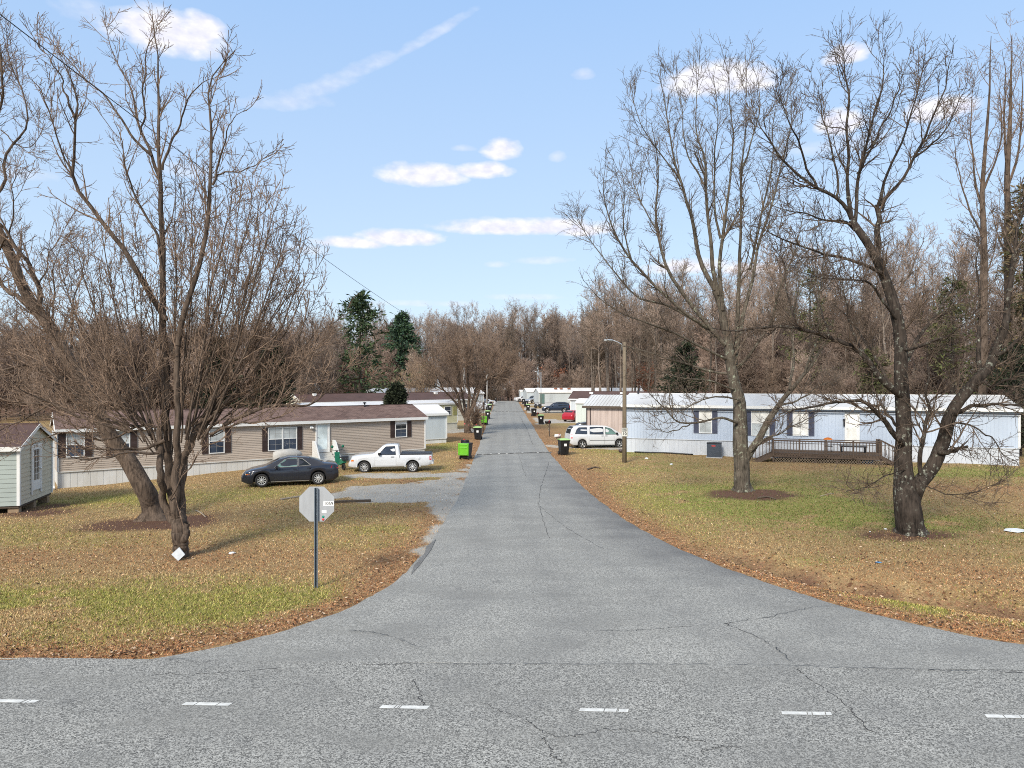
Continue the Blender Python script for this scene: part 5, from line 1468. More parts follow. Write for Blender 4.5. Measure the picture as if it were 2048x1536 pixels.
# glazed door in the right-hand gable wall, and its panes
xw = F2.L + .02; y0, y1 = 1.28, 2.22
for b in ((y0 - .1, y0, .5, 2.42), (y1, y1 + .1, .5, 2.42)): dd.box(xw, xw + .06, b[0], b[1], b[2] - .15, b[3])
dd.box(xw, xw + .06, y0 - .1, y1 + .1, 2.42, 2.54); dd.box(xw, xw + .035, y0, y1, .5, 2.42)
d2 = dd.build('door', M['white_trim'], h2)
g = MB(); g.box(xw + .036, xw + .045, y0 + .2, y1 - .18, .95, 2.3); g.build('pane', M['glass_dark'], d2)
g = MB()
for i in range(1, 3): g.box(xw + .046, xw + .056, y0 + .2 + (y1 - y0 - .38) * i / 3 - .01, y0 + .2 + (y1 - y0 - .38) * i / 3 + .01, .95, 2.3)
for i in range(1, 5): g.box(xw + .047, xw + .055, y0 + .2, y1 - .18, .95 + 1.35 * i / 5 - .01, .95 + 1.35 * i / 5 + .01)
g.build('glazing_bar', M['white_trim'], d2)
g = MB(); g.lathe([(.0, .11), (.03, .1), (.03, .03)], (xw, y1 - .07, 1.42), 'x', 10); g.build('handle', M['chrome'], d2)
g = MB(); g.box(xw, xw + .012, 1.3, 2.3, 2.62, 2.9); g.build('gable_vent', M['cream_vinyl'], h2)

# white lean-to behind the tan home
B = np.array([(893 - 1024) * 60.9 / FPX, 60.9]); F3 = Face(B - F1.d * 3.3, B)
h3, rf = home('utility_shed', 'white ribbed-metal shed just right of the tan home', F3, 3.6, .38, 2.55, 3.2, 'grey_metal', 'white_skirt', 'white_roof', 'rib', over=.2, cat='shed', end_wall='olive_shutter', pitch=.28)
# yellow home
F4 = Face((-19.2, 65.4), G(915, 858))
h4, rf = home('mobile_home', 'pale yellow flat-roofed home with olive shutters behind the white shed', F4, 4.0, .75, 2.88, 3.12, 'yellow_metal', 'cream_metal', 'white_roof', 'rib', over=.12, pitch=.4)
window(h4, *F4.rect(889, 814, 901, 829), pane='glass_blue', shutter=None, grid=(1, 2))
s = MB(); a = F4.rect(906, 813, 914, 830); s.box(a[0], a[1], -.05, -.015, a[2], a[3]); s.build('shutter', M['olive_shutter'], h4)
# cream home with brown roof
F5 = Face((-24.3, 81.2), ((948 - 1024) * 98 / FPX, 98))
h5, rf = home('mobile_home', 'long cream home with plain dark brown roof behind the yellow one', F5, 4.6, .75, 2.85, 3.72, 'cream_metal', 'cream_metal', 'brown_roof', 'rib', over=.2, pitch=.4)
for px in (642, 886): 
    s = MB(); xx = F5.u(px); s.box(xx - .2, xx + .2, 1.5, 1.9, 3.55, 3.85); s.build('roof_vent', M['white_trim'], rf)
window(h5, *F5.rect(928, 808, 934, 822), pane='glass_blue', grid=(1, 2))
# white home farther on
F6 = Face((-25.5, 131), ((967 - 1024) * 150 / FPX, 150))
h6, rf = home('mobile_home', 'pale metal-roofed home farthest along the left side', F6, 4.6, .8, 2.8, 3.9, 'grey_metal', 'white_skirt', 'white_roof', 'rib', over=.2, ribs=.8, pitch=.5)
s = MB(); xx = F6.u(885); s.box(xx - .2, xx + .2, 1.4, 1.8, 3.7, 4.05); s.build('roof_vent', M['white_trim'], rf)

# pale blue home, right
F7 = Face((8.32, 52.4), (31.9, 44.0))
h7, rf = home('mobile_home', 'long pale blue metal home with white metal roof and navy shutters', F7, 7.0, 1.12, 3.55, 4.3, 'blue_metal', 'pale_skirt', 'steel_roof', 'rib', over=.2, pitch=.22)
for (x0, x1) in ((1399.5, 1422.5), (1504, 1537), (1587, 1615)):
    window(h7, *F7.rect(x0, 823, x1, 865 if x0 < 1450 else 870), pane='glass_curtain' if x0 > 1550 else 'glass_blind', upper='glass_curtain', shutter='navy_shutter', sw=.36, grid=(2, 1))
du = F7.rect(1692, 832, 1716, 885); door(h7, du[0], du[1], 1.14, 3.12, glass='glass_curtain')
s = MB(); xx = F7.u(1688); s.box(xx - .05, xx + .05, -.16, -.03, 2.3, 2.75); s.lathe([(0, 2.82), (.09, 2.76), (.09, 2.72)], (xx, -.1, 0), sides=8); s.build('wall_lamp', M['dark_metal'], h7)
s = MB(); s.box(0.0, F7.L, -.235, -.21, 3.22, 3.30); s.build('gutter', M['dark_metal'], h7)
for px in (1262, 1385):
    s = MB(); xx = F7.u(px); s.tube([(xx, 3.2, 4.2), (xx, 3.2, 4.62)], .06, 10); s.build('vent', M['dark_metal'], rf)
# plywood annex at its left end
pa = F7.world(-3.9, 4.6); pb = F7.world(-.03, 4.6)
F8 = Face(pa, pb)
an = thing('plywood_shed', 'pinkish plywood shed under a ribbed metal roof behind the white minivan', 'shed', (pa[0], pa[1], 0), F8.rz)
HOUSES.append([F8.world(0, 0), F8.world(F8.L, 0), F8.world(F8.L, 3), F8.world(0, 3)])
s = MB(); rib_wall(s, 0, F8.L, .85, 3.25, .3, gap=.035); rib_wall(s, 0, 3, .85, 3.25, .3, 'y', 0, -1); s.poly([(0, 0, 3.25), (0, 3, 3.25), (0, 3, 4.0)]); s.poly([(0, 3, .85), (F8.L, 3, .85), (F8.L, 3, 4.0), (0, 3, 4.0)]); s.build('wall', M['pink_ply'], an)
s = MB(); s.box(.02, F8.L, -.01, .05, -.1, .85); s.box(.0, .05, -.01, 3, -.1, .849); s.build('skirting', M['white_skirt'], an)
s = MB(); s.box(-.03, .06, -.05, -.013, .85, 3.22); s.box(.28, .36, -.05, -.013, .85, 3.22); s.build('corner_board', M['brown_shutter'], an)
s = MB(); q = [(-.3, -.3, 3.24), (F8.L, -.3, 3.24), (F8.L, 3.0, 4.1), (-.3, 3.0, 4.1)]; s.add(q + [(a, b, c + .06) for a, b, c in q], [(0, 1, 2, 3), (7, 6, 5, 4), (0, 4, 5, 1), (1, 5, 6, 2), (2, 6, 7, 3), (3, 7, 4, 0)])
for i in range(16):
    xx = -.27 + i * (F8.L + .24) / 15; s.bar((xx, -.3, 3.32), (xx, 3.0, 4.18), .03, .03)
s.build('roof', M['steel_roof'], an)
s = MB(); s.box(-.31, F8.L, -.335, -.305, 3.12, 3.3); s.build('fascia', M['timber_dark'], an)

# second home on the right: brown roof; a pale green shed stands before it
F9 = Face(((1141 - 1024) * 95 / FPX, 95), ((1141 - 1024) * 95 / FPX + 18 * .942, 95 - 18 * .336))
h9, rf = home('mobile_home', 'light grey home with plain brown roof, seen over the pinkish shed', F9, 4.8, .8, 2.95, 3.85, 'grey_metal', 'white_skirt', 'brown_roof', 'rib', over=.25, endover=.3, pitch=.3)
for px in (1178, 1240):
    s = MB(); xx = F9.u(px); s.box(xx - .25, xx + .25, 1.3, 1.7, 3.6, 3.85); s.build('roof_vent', M['white_trim'], rf)
q = ((1152 - 1024) * 79 / FPX, 79)
F10 = Face(q, (q[0] + 3.2 * .942, q[1] - 3.2 * .336))
h10, rf = home('utility_shed', 'pale green metal shed hiding the front of the red hatchback', F10, 3.0, .55, 2.95, 3.25, 'pale_green_metal', 'cream_metal', 'white_roof', 'rib', over=.15, endover=.05, cat='shed', pitch=.6)
# third home on the right
q = ((1078 - 1024) * 150 / FPX, 150)
F11 = Face(q, (q[0] + 24 * .98, q[1] + 24 * .196))
h11, rf = home('mobile_home', 'long pale grey home with rusty white roof behind the navy car', F11, 4.8, .75, 2.9, 3.75, 'grey_metal', 'pale_skirt', 'white_roof', 'rib', over=.15, endover=.1, ribs=1.2, pitch=.5)
a = F11.rect(1079.5, 788, 1089, 807); s = MB(); s.box(max(.15, a[0]), a[1], -.05, -.015, a[2], a[3]); s.build('door', M['teal_panel'], h11)
for px in (1115, 1126, 1142):
    s = MB(); xx = F11.u(px); s.box(xx - .3, xx + .3, 1.3, 1.8, 3.55, 3.85); s.build('roof_vent', M['rust_red'], rf)
q = ((1041 - 1024) * 184 / FPX, 184); F12 = Face(q, (q[0] + 5.0, q[1] + .6))
h12, rf = home('mobile_home', 'small white trailer home at the far end of the road, right', F12, 3.2, .7, 2.6, 2.9, 'grey_metal', 'white_skirt', 'white_roof', 'rib', over=.05, pitch=.6)
q = ((1054 - 1024) * 172 / FPX, 172); F13 = Face(q, (q[0] + 14 * .98, q[1] + 14 * .196))
h13, rf = home('mobile_home', 'pale home end with white gable seen just left of the rusty white roof', F13, 4.5, .7, 2.7, 3.5, 'grey_metal', 'white_skirt', 'white_roof', 'rib', over=.15, pitch=.5)

# deck on the blue home
dk = thing('wooden_deck', 'weathered brown wooden deck with baluster rails along the blue home', 'deck', (8.32, 52.4, 0), F7.rz)
x0, x1, yf, zd, zt = 10.45, 16.9, -2.75, .62, 1.52
s = MB()
for i in range(19):
    ya = yf + i * (abs(yf) - .1) / 19; s.box(x0, x1, ya, ya + .13, zd - .04, zd)
s.build('floor', M['deck'], dk)
s = MB(); s.box(x0, x1, yf - .05, yf - .005, zd - .28, zd - .045); s.box(x0 - .05, x0 - .005, yf, -.1, zd - .28, zd - .045); s.box(x1 + .005, x1 + .05, yf, -.1, zd - .28, zd - .045)
for xx in np.linspace(x0 + .05, x1 - .05, 6): s.box(xx - .05, xx + .05, yf, yf + .1, -.3, zd - .045)
s.build('beam', M['deck'], dk)
s = MB()
for xx in np.linspace(x0 + .05, x1 - .05, 5): s.box(xx - .05, xx + .05, yf - .15, yf - .055, zd - .2, zt)
s.build('post', M['deck'], dk)
s = MB(); s.box(x0 - .05, x1 + .05, yf - .15, yf - .02, zt, zt + .05); s.box(x0, x1, yf - .1, yf - .057, zt - .14, zt - .05); s.box(x0, x1, yf - .1, yf - .057, zd + .1, zd + .17)
s.bar((x0 - .02, yf, zt + .02), (x0 - .02, -.1, zt + .02), .09, .05); s.bar((x1 + .02, yf, zt + .02), (x1 + .02, -1.2, zt + .02), .09, .05)
s.build('handrail', M['deck'], dk)
s = MB()
for i in range(34):
    xx = x0 + .15 + i * (x1 - x0 - .3) / 33; s.box(xx - .02, xx + .02, yf - .142, yf - .103, zd - .1, zt - .05)
for i in range(12):
    yy = yf + .2 + i * .2; s.box(x0 - .04, x0, yy, yy + .035, zd - .1, zt); s.box(x1, x1 + .04, yy, yy + .035, zd - .1, zt)
s.build('baluster', M['deck'], dk)
s = MB()
for i in range(40):
    xx = x0 + i * (x1 - x0) / 40
    s.bar((xx, yf + .02, zd - .3), (xx + .42, yf + .02, zd - .75), .03, .012, (0, 1, 0)); s.bar((xx + .42, yf + .035, zd - .3), (xx, yf + .035, zd - .75), .03, .012, (0, 1, 0))
s.build('lattice', M['lattice'], dk)
for sx, xs0 in ((-1, x0), (1, x1)):
    s = MB()
    for i in range(4):
        xa = xs0 + sx * .3 * i; s.box(min(xa, xa + sx * .3), max(xa, xa + sx * .3), yf + .1, yf + 1.3, zd - .17 * (i + 1) - .04, zd - .17 * (i + 1))
    for yy in (yf + .1, yf + 1.3): s.bar((xs0, yy, zd - .15), (xs0 + sx * 1.35, yy, zd - .85), .05, .25)
    stp = s.build('stair', M['deck'], dk)
    s = MB()
    for yy in (yf + .05, yf + 1.35):
        s.bar((xs0, yy, zt + .05), (xs0 + sx * 1.5, yy, zt - .78), .05, .1); s.box(xs0 + sx * 1.45 - .05, xs0 + sx * 1.45 + .05, yy - .05, yy + .05, -.2, zt - .72)
        for i in range(6):
            xx = xs0 + sx * (.18 + .22 * i); zz = zt - .83 * (.18 + .22 * i) / 1.5; s.box(xx - .02, xx + .02, yy - .018, yy + .018, zz - .85, zz)
    s.build('handrail', M['deck'], stp)

# condenser beside the blue home
x, y = 14.25, 49.3
ac = thing('air_conditioner', 'dark blue-grey outdoor air conditioner unit against the pale skirting', 'air conditioner', (x, y, zg(x, y)), F7.rz)
s = MB(); s.box(-.48, .48, -.42, .42, 0.06, .98)
for i in range(15): s.box(-.49, .49, -.432, -.421, .11 + i * .055, .135 + i * .055); s.box(-.492, -.481, -.41, .41, .11 + i * .055, .135 + i * .055)
s.build('casing', M['condenser'], ac, bevel=.012)
s = MB(); s.box(-.5, .5, -.44, .44, .985, 1.04); s.lathe([(.0, 1.06), (.36, 1.055), (.38, 1.042)], sides=24); s.build('lid', M['dark_metal'], ac)
s = MB(); s.box(-.16, .10, -.436, -.433, .80, .87); s.build('badge', M['red_dot'], ac)
s = MB(); s.box(-.55, .55, -.5, .5, -.06, .058); s.build('base_pad', M['alu'], ac)
# black drain hose along the skirting
s = MB(); pts = [(*F7.world(u, -.25 - .05 * math.sin(u)), 0) for u in np.linspace(.9, 5.1, 16)]
s.tube([(a, b, zg(a, b) + .06) for a, b, _ in pts], .05, 8)
tag(s.build('drain_hose', M['black']), 'long black drain pipe lying at the foot of the pale skirting', 'pipe')
# chair and table on the deck
px, py = F7.world(13.9, -1.7)
ch = thing('patio_chair', 'folding patio chair with an orange back on the wooden deck', 'chair', (px, py, zd), F7.rz)
s = MB(); s.box(-.24, .24, -.23, .23, .42, .46); s.build('seat', M['dark_metal'], ch)
s = MB(); v = [(-.27 + .54 * i / 8, -.04 * math.sin(math.pi * i / 8), .90 + .10 * math.sin(math.pi * i / 8)) for i in range(9)]
s.prism([(a, .22 + b, z) for a, b, z in v] + [(a, .22 + b, .80 + .02 * math.sin(math.pi * i / 8)) for i, (a, b, z) in reversed(list(enumerate(v)))], (0, .03, 0)); s.build('backrest', M['orange_cloth'], ch)
for q in (-.22, .22):
    s = MB(); s.tube([(q, -.25, 0), (q, .2, .5), (q, .24, .9)], .015, 6); s.tube([(q, .25, 0), (q, -.2, .45)], .015, 6); s.build('leg', M['dark_metal'], ch)
px, py = F7.world(15.4, -1.6)
tb = thing('deck_bench', 'dark low bench on the wooden deck right of the orange chair', 'bench', (px, py, zd), F7.rz)
s = MB(); s.box(-.8, .8, -.28, .28, .42, .50); s.build('seat', M['dark_metal'], tb)
for q in (-.7, .7):
    for w in (-.22, .22): s = MB(); s.box(q - .04, q + .04, w - .04, w + .04, 0, .42); s.build('leg', M['dark_metal'], tb)
x, y, z = on(1731, 927)
s = MB(); s.box(-.3, .3, -.2, .2, 0, .25); s.box(-.33, .33, -.23, .23, .25, .33); tt = s.build('storage_tub', M['blue_plastic'], None, (x, y - .3, z), .2, .03); tag(tt, 'small blue plastic tub on the grass at the deck corner', 'tub')
# ------------------------------------------------------------------ vehicles: x forward from the rear bumper, y left, z up
def interp(pts, x): return float(np.interp(x, [p[0] for p in pts], [p[1] for p in pts]))
class Car:
    def __init__(s, L, Wd, top, belt, sill, wid, roofw, axles, wr, arch, open_bed=None):
        s.L, s.W, s.top, s.belt, s.sill, s.wid, s.roofw, s.ax, s.wr, s.arch, s.bed = L, Wd, top, belt, sill, wid, roofw, axles, wr, arch, open_bed
    def section(s, x):
        zt = interp(s.belt, x); zr = max(interp(s.top, x), zt + .012); w = interp(s.wid, x) * s.W / 2; rw = min(interp(s.roofw, x) * s.W / 2, w * .93)
        zb = interp(s.sill, x)
        for a in s.ax:
            if abs(x - a) < s.arch: zb = max(zb, s.wr + math.sqrt(s.arch ** 2 - (x - a) ** 2) * 1.0)
        zb = min(zb, zt - .12); h = zt - zb; g = zr - zt
        p = [(w * .55, zb), (w * .93, zb), (w * .985, zb + min(.05, h * .2)), (w, zb + h * .45), (w * .992, zb + h * .72), (w * .97, zt - .03), (w * .945, zt)]
        p += [(w * .945 + (rw - w * .945) * .5, zt + g * .52), (rw, zt + g * .9), (rw * .93, zt + g * .97), (rw * .55, zr - .004), (0, zr)]
        return p
    def side(s, x, z):
        p = s.section(x)[1:9]
        zs = [q[1] for q in p]; ys = [q[0] for q in p]
        return float(np.interp(z, zs, ys))
    def topz(s, x, y):
        p = s.section(x)[6:][::-1]
        return float(np.interp(abs(y), [q[0] for q in p], [q[1] for q in p]))
    def stations(s):
        xs = set(np.round(np.linspace(0.0, s.L, 56), 4))
        for a in s.ax:
            for k in np.linspace(-1, 1, 17): xs.add(round(a + s.arch * k * .999, 4))
            xs.add(round(a - s.arch - .004, 4)); xs.add(round(a + s.arch + .004, 4))
        for p in s.top + s.belt: xs.add(round(p[0], 4))
        return sorted(x for x in xs if 0 <= x <= s.L)
    def body(s):
        mb = MB(); v = []; xs = s.stations(); K = 12
        for x in xs:
            p = s.section(x)
            v += [(x, y, z) for y, z in p] + [(x, -y, z) for y, z in p[-2::-1]]
        n = 2 * K - 1
        f = [(i * n + j, (i + 1) * n + j, (i + 1) * n + j + 1, i * n + j + 1) for i in range(len(xs) - 1) for j in range(n - 1)]
        f += [(i * n + n - 1, (i + 1) * n + n - 1, (i + 1) * n, i * n) for i in range(len(xs) - 1)]
        mb.add(v, f, True)
        mb.add(v[:n], [tuple(range(n))]); mb.add(v[-n:], [tuple(range(n))[::-1]])
        return mb
    def poly_side(s, pts, off, sgn, th=.0):
        return [(x, sgn * (s.side(x, z) + off), z) for x, z in pts]
    def patch(s, mb, x0, x1, z0, z1, off, sgn, nx=8, nz=6, bottom=None, topf=None):
        v = []
        for i in range(nx + 1):
            x = x0 + (x1 - x0) * i / nx
            a, b = (bottom(x) if bottom else z0), (topf(x) if topf else z1)
            for j in range(nz + 1):
                z = a + (b - a) * j / nz
                v.append((x, sgn * (s.side(x, z) + off), z))
        m = nz + 1
        mb.add(v, [(i * m + j, (i + 1) * m + j, (i + 1) * m + j + 1, i * m + j + 1) for i in range(nx) for j in range(nz)], True)
    def strip_top(s, mb, x0, x1, y0f, off=.006, nx=8, ny=6):
        v = []
        for i in range(nx + 1):
            x = x0 + (x1 - x0) * i / nx; yw = y0f(x)
            for j in range(ny + 1):
                y = -yw + 2 * yw * j / ny
                v.append((x, y, s.topz(x, y) + off))
        m = ny + 1
        mb.add(v, [(i * m + j, (i + 1) * m + j, (i + 1) * m + j + 1, i * m + j + 1) for i in range(nx) for j in range(ny)], True)

def wheel(parent, x, y, r, w, spokes, rimmat, double=False, rim_r=.68):
    sg = 1 if y > 0 else -1
    t = MB(); hw = w / 2
    t.lathe([(r * rim_r, -hw * .95), (r * .93, -hw), (r, -hw * .7), (r, hw * .7), (r * .93, hw), (r * rim_r, hw * .95), (r * rim_r, -hw * .95)], (0, 0, 0), 'y', 28)
    ty = t.build('wheel', M['rubber'], parent, (x, y, r))
    q = MB(); rr = r * rim_r
    yo = sg * hw * .8
    q.lathe([(rr, sg * hw * .2), (rr * 1.02, sg * hw * .95), (rr * .93, sg * hw * .9), (rr * .90, sg * hw * .4)], (0, 0, 0), 'y', 28)
    q.lathe([(0, yo), (rr * .20, yo), (rr * .24, yo - sg * .02)], (0, 0, 0), 'y', 14)
    for k in range(spokes):
        a = 2 * math.pi * k / spokes + .3
        for da in ((-.09, .09) if double else (0,)):
            c, s = math.cos(a + da), math.sin(a + da)
            q.bar((rr * .15 * math.cos(a), yo - sg * .012, rr * .15 * math.sin(a)), (rr * .95 * c, yo - sg * .02, rr * .95 * s), rr * (.13 if double else .26 if spokes < 7 else .2), .022, (0, 1, 0))
    q.build('rim', M[rimmat], ty)
    d = MB(); d.lathe([(0, sg * hw * .3), (rr * .99, sg * hw * .3)], (0, 0, 0), 'y', 24); d.build('brake_disc', M['under'], ty)
    return ty

def vehicle(name, label, car, paint, loc, heading, cat, side_glass, doors, wind, rearw, wheelspec, glass='glass_dark', trims=None, lamps=(), roof_rails=False, mirror=None, group=None, handles=(), seams=True, reflect=None):
    """heading: direction of travel in the ground plane (radians); loc: middle of the wheelbase on the ground"""
    mid = (car.ax[0] + car.ax[1]) / 2
    t = thing(name, label, cat, loc, heading, group)
    def sh(mb):
        mb.v = [(x - mid, y, z) for x, y, z in mb.v]; return mb
    sh(car.body()).build('body', M[paint], t)
    u = MB(); u.box(.25, car.L - .25, -car.W * .36, car.W * .36, car.sill[1][1] + .02, .62); sh(u).build('underbody', M['under'], t)
    for sg in (1, -1):
        for pts, gm in side_glass:
            g = MB(); g.poly(car.poly_side(pts, .007, sg)); sh(g).build('window', M[gm or glass], t)
            b = MB(); q = car.poly_side(pts, .006, sg)
            for i in range(len(q)): b.bar(q[i], q[(i + 1) % len(q)], .022, .022, (0, 1, 0))
            sh(b).build('window_trim', M['black'] if not trims else M[trims], t)
        for x0, x1, z0, z1 in doors:
            d = MB()
            d.mi = 0; car.patch(d, x0 - .008, x1 + .008, z0 - .008, z1, .0025, sg)
            d.mi = 1; car.patch(d, x0, x1, z0, z1, .006, sg)
            dd = sh(d).build('door', [M['under'], M[paint]], t)
        for hx, hz in handles:
            h = MB(); y = sg * (car.side(hx, hz) + .02); h.bar((hx - .09, y, hz), (hx + .09, y, hz), .03, .035); sh(h).build('door_handle', M['black'] if 'white' in paint else M[paint], t)
        if mirror:
            mx, mz = mirror; y = sg * (car.side(mx, mz) + .1)
            h = MB(); h.box(mx - .06, mx + .07, y - .1, y + .1, mz - .02, mz + .13); h.bar((mx, y - sg * .14, mz), (mx, y, mz + .02), .04); sh(h).build('mirror', M['black'] if 'white' in paint else M[paint], t, bevel=.03)
        for pts, m, nm in lamps:
            g = MB(); q = car.poly_side(pts, .010, sg); g.poly(q); sh(g).build(nm, M[m], t)
        for a in car.ax:
            wheel(t, a - mid, sg * (car.W / 2 - wheelspec[1] / 2 - .02), *wheelspec)
    if wind:
        g = MB(); car.strip_top(g, wind[0], wind[1], wind[2]); sh(g).build('windscreen', M[glass], t)
    if rearw:
        g = MB(); car.strip_top(g, rearw[0], rearw[1], rearw[2]); sh(g).build('rear_window', M[glass], t)
    if roof_rails:
        for sg in (1, -1):
            g = MB(); x0, x1 = roof_rails; n = 6
            pts = [(x0 + (x1 - x0) * i / n, sg * car.W * .33, car.topz(x0 + (x1 - x0) * i / n, car.W * .33) + (.05 if 0 < i < n else 0)) for i in range(n + 1)]
            g.tube(pts, .018, 6); sh(g).build('roof_rail', M['black'], t)
    return t, sh, mid

def at_wheels(f, r, car):
    """near-side front and rear wheel contact pixels -> location, heading"""
    a, b = Vector(G(*f)), Vector(G(*r))
    d = (a - b).normalized()
    n = Vector((-d.y, d.x))
    if n.y < 0: n = -n
    c = (a + b) / 2 + n * (car.W / 2 - .12)
    return (c.x, c.y, zg(c.x, c.y)), math.atan2(d.y, d.x)

SED = Car(4.80, 1.82, [(0, .62), (.03, .98), (.2, 1.07), (.72, 1.13), (1.05, 1.25), (1.55, 1.41), (2.05, 1.465), (2.55, 1.46), (2.95, 1.36), (3.60, 1.04), (3.75, 1.0), (4.3, .90), (4.62, .78), (4.8, .56)],
          [(0, .60), (.03, .93), (.2, 1.03), (.8, 1.03), (1.4, .985), (2.4, .94), (3.2, .92), (3.6, .95), (4.3, .83), (4.62, .72), (4.8, .52)],
          [(0, .36), (.25, .20), (4.5, .17), (4.8, .28)], [(0, .82), (.25, .96), (1, 1), (3.8, 1), (4.45, .92), (4.8, .66)], [(0, .7), (1.0, .62), (1.6, .64), (2.9, .66), (3.6, .70), (4.8, .5)], (1.04, 3.82), .33, .395)
loc, hd = at_wheels((524, 972), (636, 967), SED)
sd, sh, mid = vehicle('sedan', 'dark grey four-door sedan parked on the lawn before the tan home', SED, 'paint_grey', loc, hd, 'car',
    [([(2.09, .985), (3.20, .965), (2.72, 1.335), (2.4, 1.405), (2.09, 1.415)], 'glass_green'), ([(1.42, 1.03), (2.01, .995), (2.01, 1.39), (1.82, 1.35), (1.60, 1.18)], 'glass_dark')],
    [(2.05, 3.22, .32, .93), (1.48, 2.04, .32, .95)], (2.98, 3.56, lambda x: .60), (.82, 1.5, lambda x: .56), (.33, .22, 10, 'hubcap'), trims='muntin', mirror=(3.1, .95), handles=((2.2, .86), (1.52, .89)),
    lamps=[([(.05, .80), (.42, .86), (.36, .97), (.06, .95)], 'red_lens', 'tail_light'), ([(4.28, .66), (4.62, .62), (4.60, .70), (4.22, .78)], 'clear_lens', 'headlight'), ([(4.42, .635), (4.6, .625), (4.55, .665), (4.4, .69)], 'amber_lens', 'indicator'), ([(1.5, .235), (3.36, .235), (3.36, .262), (1.5, .262)], 'alloy', 'sill_strip')])
g = MB(); g.box(-.012, .02, -.27, .27, .66, .80); sh(g).build('number_plate', M['sticker'], sd)

PU = Car(4.90, 1.75, [(0, .62), (.02, 1.02), (.1, 1.035), (1.90, 1.03), (1.96, 1.5), (2.02, 1.62), (2.3, 1.655), (2.75, 1.63), (2.95, 1.55), (3.38, 1.16), (3.5, 1.11), (4.3, 1.04), (4.7, .96), (4.9, .62)],
         [(0, .60), (.02, .98), (1.90, 1.0), (2.0, 1.02), (3.3, 1.02), (3.5, 1.04), (4.3, .96), (4.7, .84), (4.9, .56)], [(0, .50), (.3, .38), (4.6, .30), (4.9, .36)],
         [(0, .92), (.15, .99), (4.0, 1), (4.6, .95), (4.9, .78)], [(0, .86), (1.9, .86), (1.96, .78), (2.9, .74), (3.5, .78), (4.9, .6)], (1.15, 3.97), .335, .41)
loc, hd = at_wheels((728, 944), (826, 943), PU)
pu, sh, mid = vehicle('pickup_truck', 'white single-cab pickup with black bed cover parked behind the sedan', PU, 'paint_white', loc, hd, 'pickup',
    [([(2.14, 1.06), (3.10, 1.06), (3.0, 1.26), (2.72, 1.52), (2.2, 1.54)], 'glass_blue')], [(2.12, 3.34, .42, 1.01)], (2.98, 3.36, lambda x: .56), (1.91, 1.97, lambda x: .5), (.335, .23, 10, 'alloy'), mirror=(3.08, 1.06), handles=((2.32, .93),),
    lamps=[([(.05, .74), (.16, .74), (.16, .97), (.05, .96)], 'red_lens', 'tail_light'), ([(4.50, .80), (4.74, .78), (4.72, .88), (4.46, .90)], 'clear_lens', 'headlight'), ([(4.58, .68), (4.74, .67), (4.73, .77), (4.58, .78)], 'amber_lens', 'indicator')])
g = MB(); g.box(.06, 1.88, -.70, .70, 1.035, 1.10); sh(g).build('bed_cover', M['black'], pu, bevel=.02)
g = MB(); g.box(1.898, 1.915, -.86, .86, .5, 1.02); sh(g).build('bed_gap', M['under'], pu)
g = MB(); g.box(-.08, .06, -.8, .8, .48, .62); sh(g).build('rear_bumper', M['paint_white'], pu, bevel=.03)
for sg in (1, -1):
    for a in PU.ax:
        g = MB(); n = 16; v = []
        for i in range(n + 1):
            an = math.pi * i / n
            for rr, o in ((.41, .004), (.455, .02), (.47, .0)):
                x, z = a + rr * math.cos(an), .335 + rr * math.sin(an); v.append((x, sg * (PU.side(x, max(.45, z)) + o), z))
        g.add(v, [(i * 3 + j, (i + 1) * 3 + j, (i + 1) * 3 + j + 1, i * 3 + j + 1) for i in range(n) for j in range(2)], True); sh(g).build('wheel_arch', M['paint_white'], pu)
g = MB(); g.lathe([(.0, .012), (.085, .010), (.09, .0)], (.78, 0, .84), 'y', 16); g.v = [(x, y + PU.side(.78, .84), z) for x, y, z in g.v]; sh(g).build('fuel_flap', M['paint_white'], pu)

VAN = Car(5.20, 1.83, [(0, .7), (.03, 1.1), (.18, 1.55), (.38, 1.74), (.9, 1.79), (2.4, 1.80), (3.1, 1.76), (3.5, 1.62), (4.25, 1.16), (4.45, 1.06), (4.95, .93), (5.2, .62)],
          [(0, .62), (.03, 1.06), (.2, 1.10), (3.3, 1.04), (4.1, 1.02), (4.5, .98), (4.95, .85), (5.2, .56)], [(0, .42), (.3, .26), (4.9, .22), (5.2, .3)],
          [(0, .9), (.2, .97), (4.2, 1), (4.8, .94), (5.2, .72)], [(0, .8), (.4, .78), (3.2, .76), (4.3, .78), (5.2, .5)], (1.02, 4.09), .33, .40)
loc, hd = at_wheels((1240, 895.5), (1163, 897), VAN)
vn, sh, mid = vehicle('minivan', 'white minivan parked beside the blue home, nose behind the lamp pole', VAN, 'paint_white', loc, hd, 'van',
    [([(.42, 1.18), (1.40, 1.14), (1.40, 1.66), (.75, 1.66), (.58, 1.52)], 'glass_blue'), ([(1.62, 1.13), (2.75, 1.10), (2.75, 1.67), (1.66, 1.68)], 'glass_blue'), ([(2.92, 1.09), (3.95, 1.08), (3.78, 1.20), (3.42, 1.52), (2.95, 1.66)], 'glass_green')],
    [(2.86, 3.66, .34, 1.04), (1.56, 2.82, .34, 1.06)], (3.45, 4.22, lambda x: .64), (.05, .36, lambda x: .6), (.33, .21, 5, 'alloy'), mirror=(3.85, 1.1), handles=((2.98, .98), (2.66, .98)),
    lamps=[([(.05, .82), (.20, .82), (.22, 1.12), (.07, 1.12)], 'red_lens', 'tail_light'), ([(4.86, .72), (5.02, .68), (5.0, .80), (4.8, .85)], 'clear_lens', 'headlight'), ([(1.6, .62), (3.68, .60), (3.68, .635), (1.6, .655)], 'black', 'side_moulding')], glass='glass_dark')

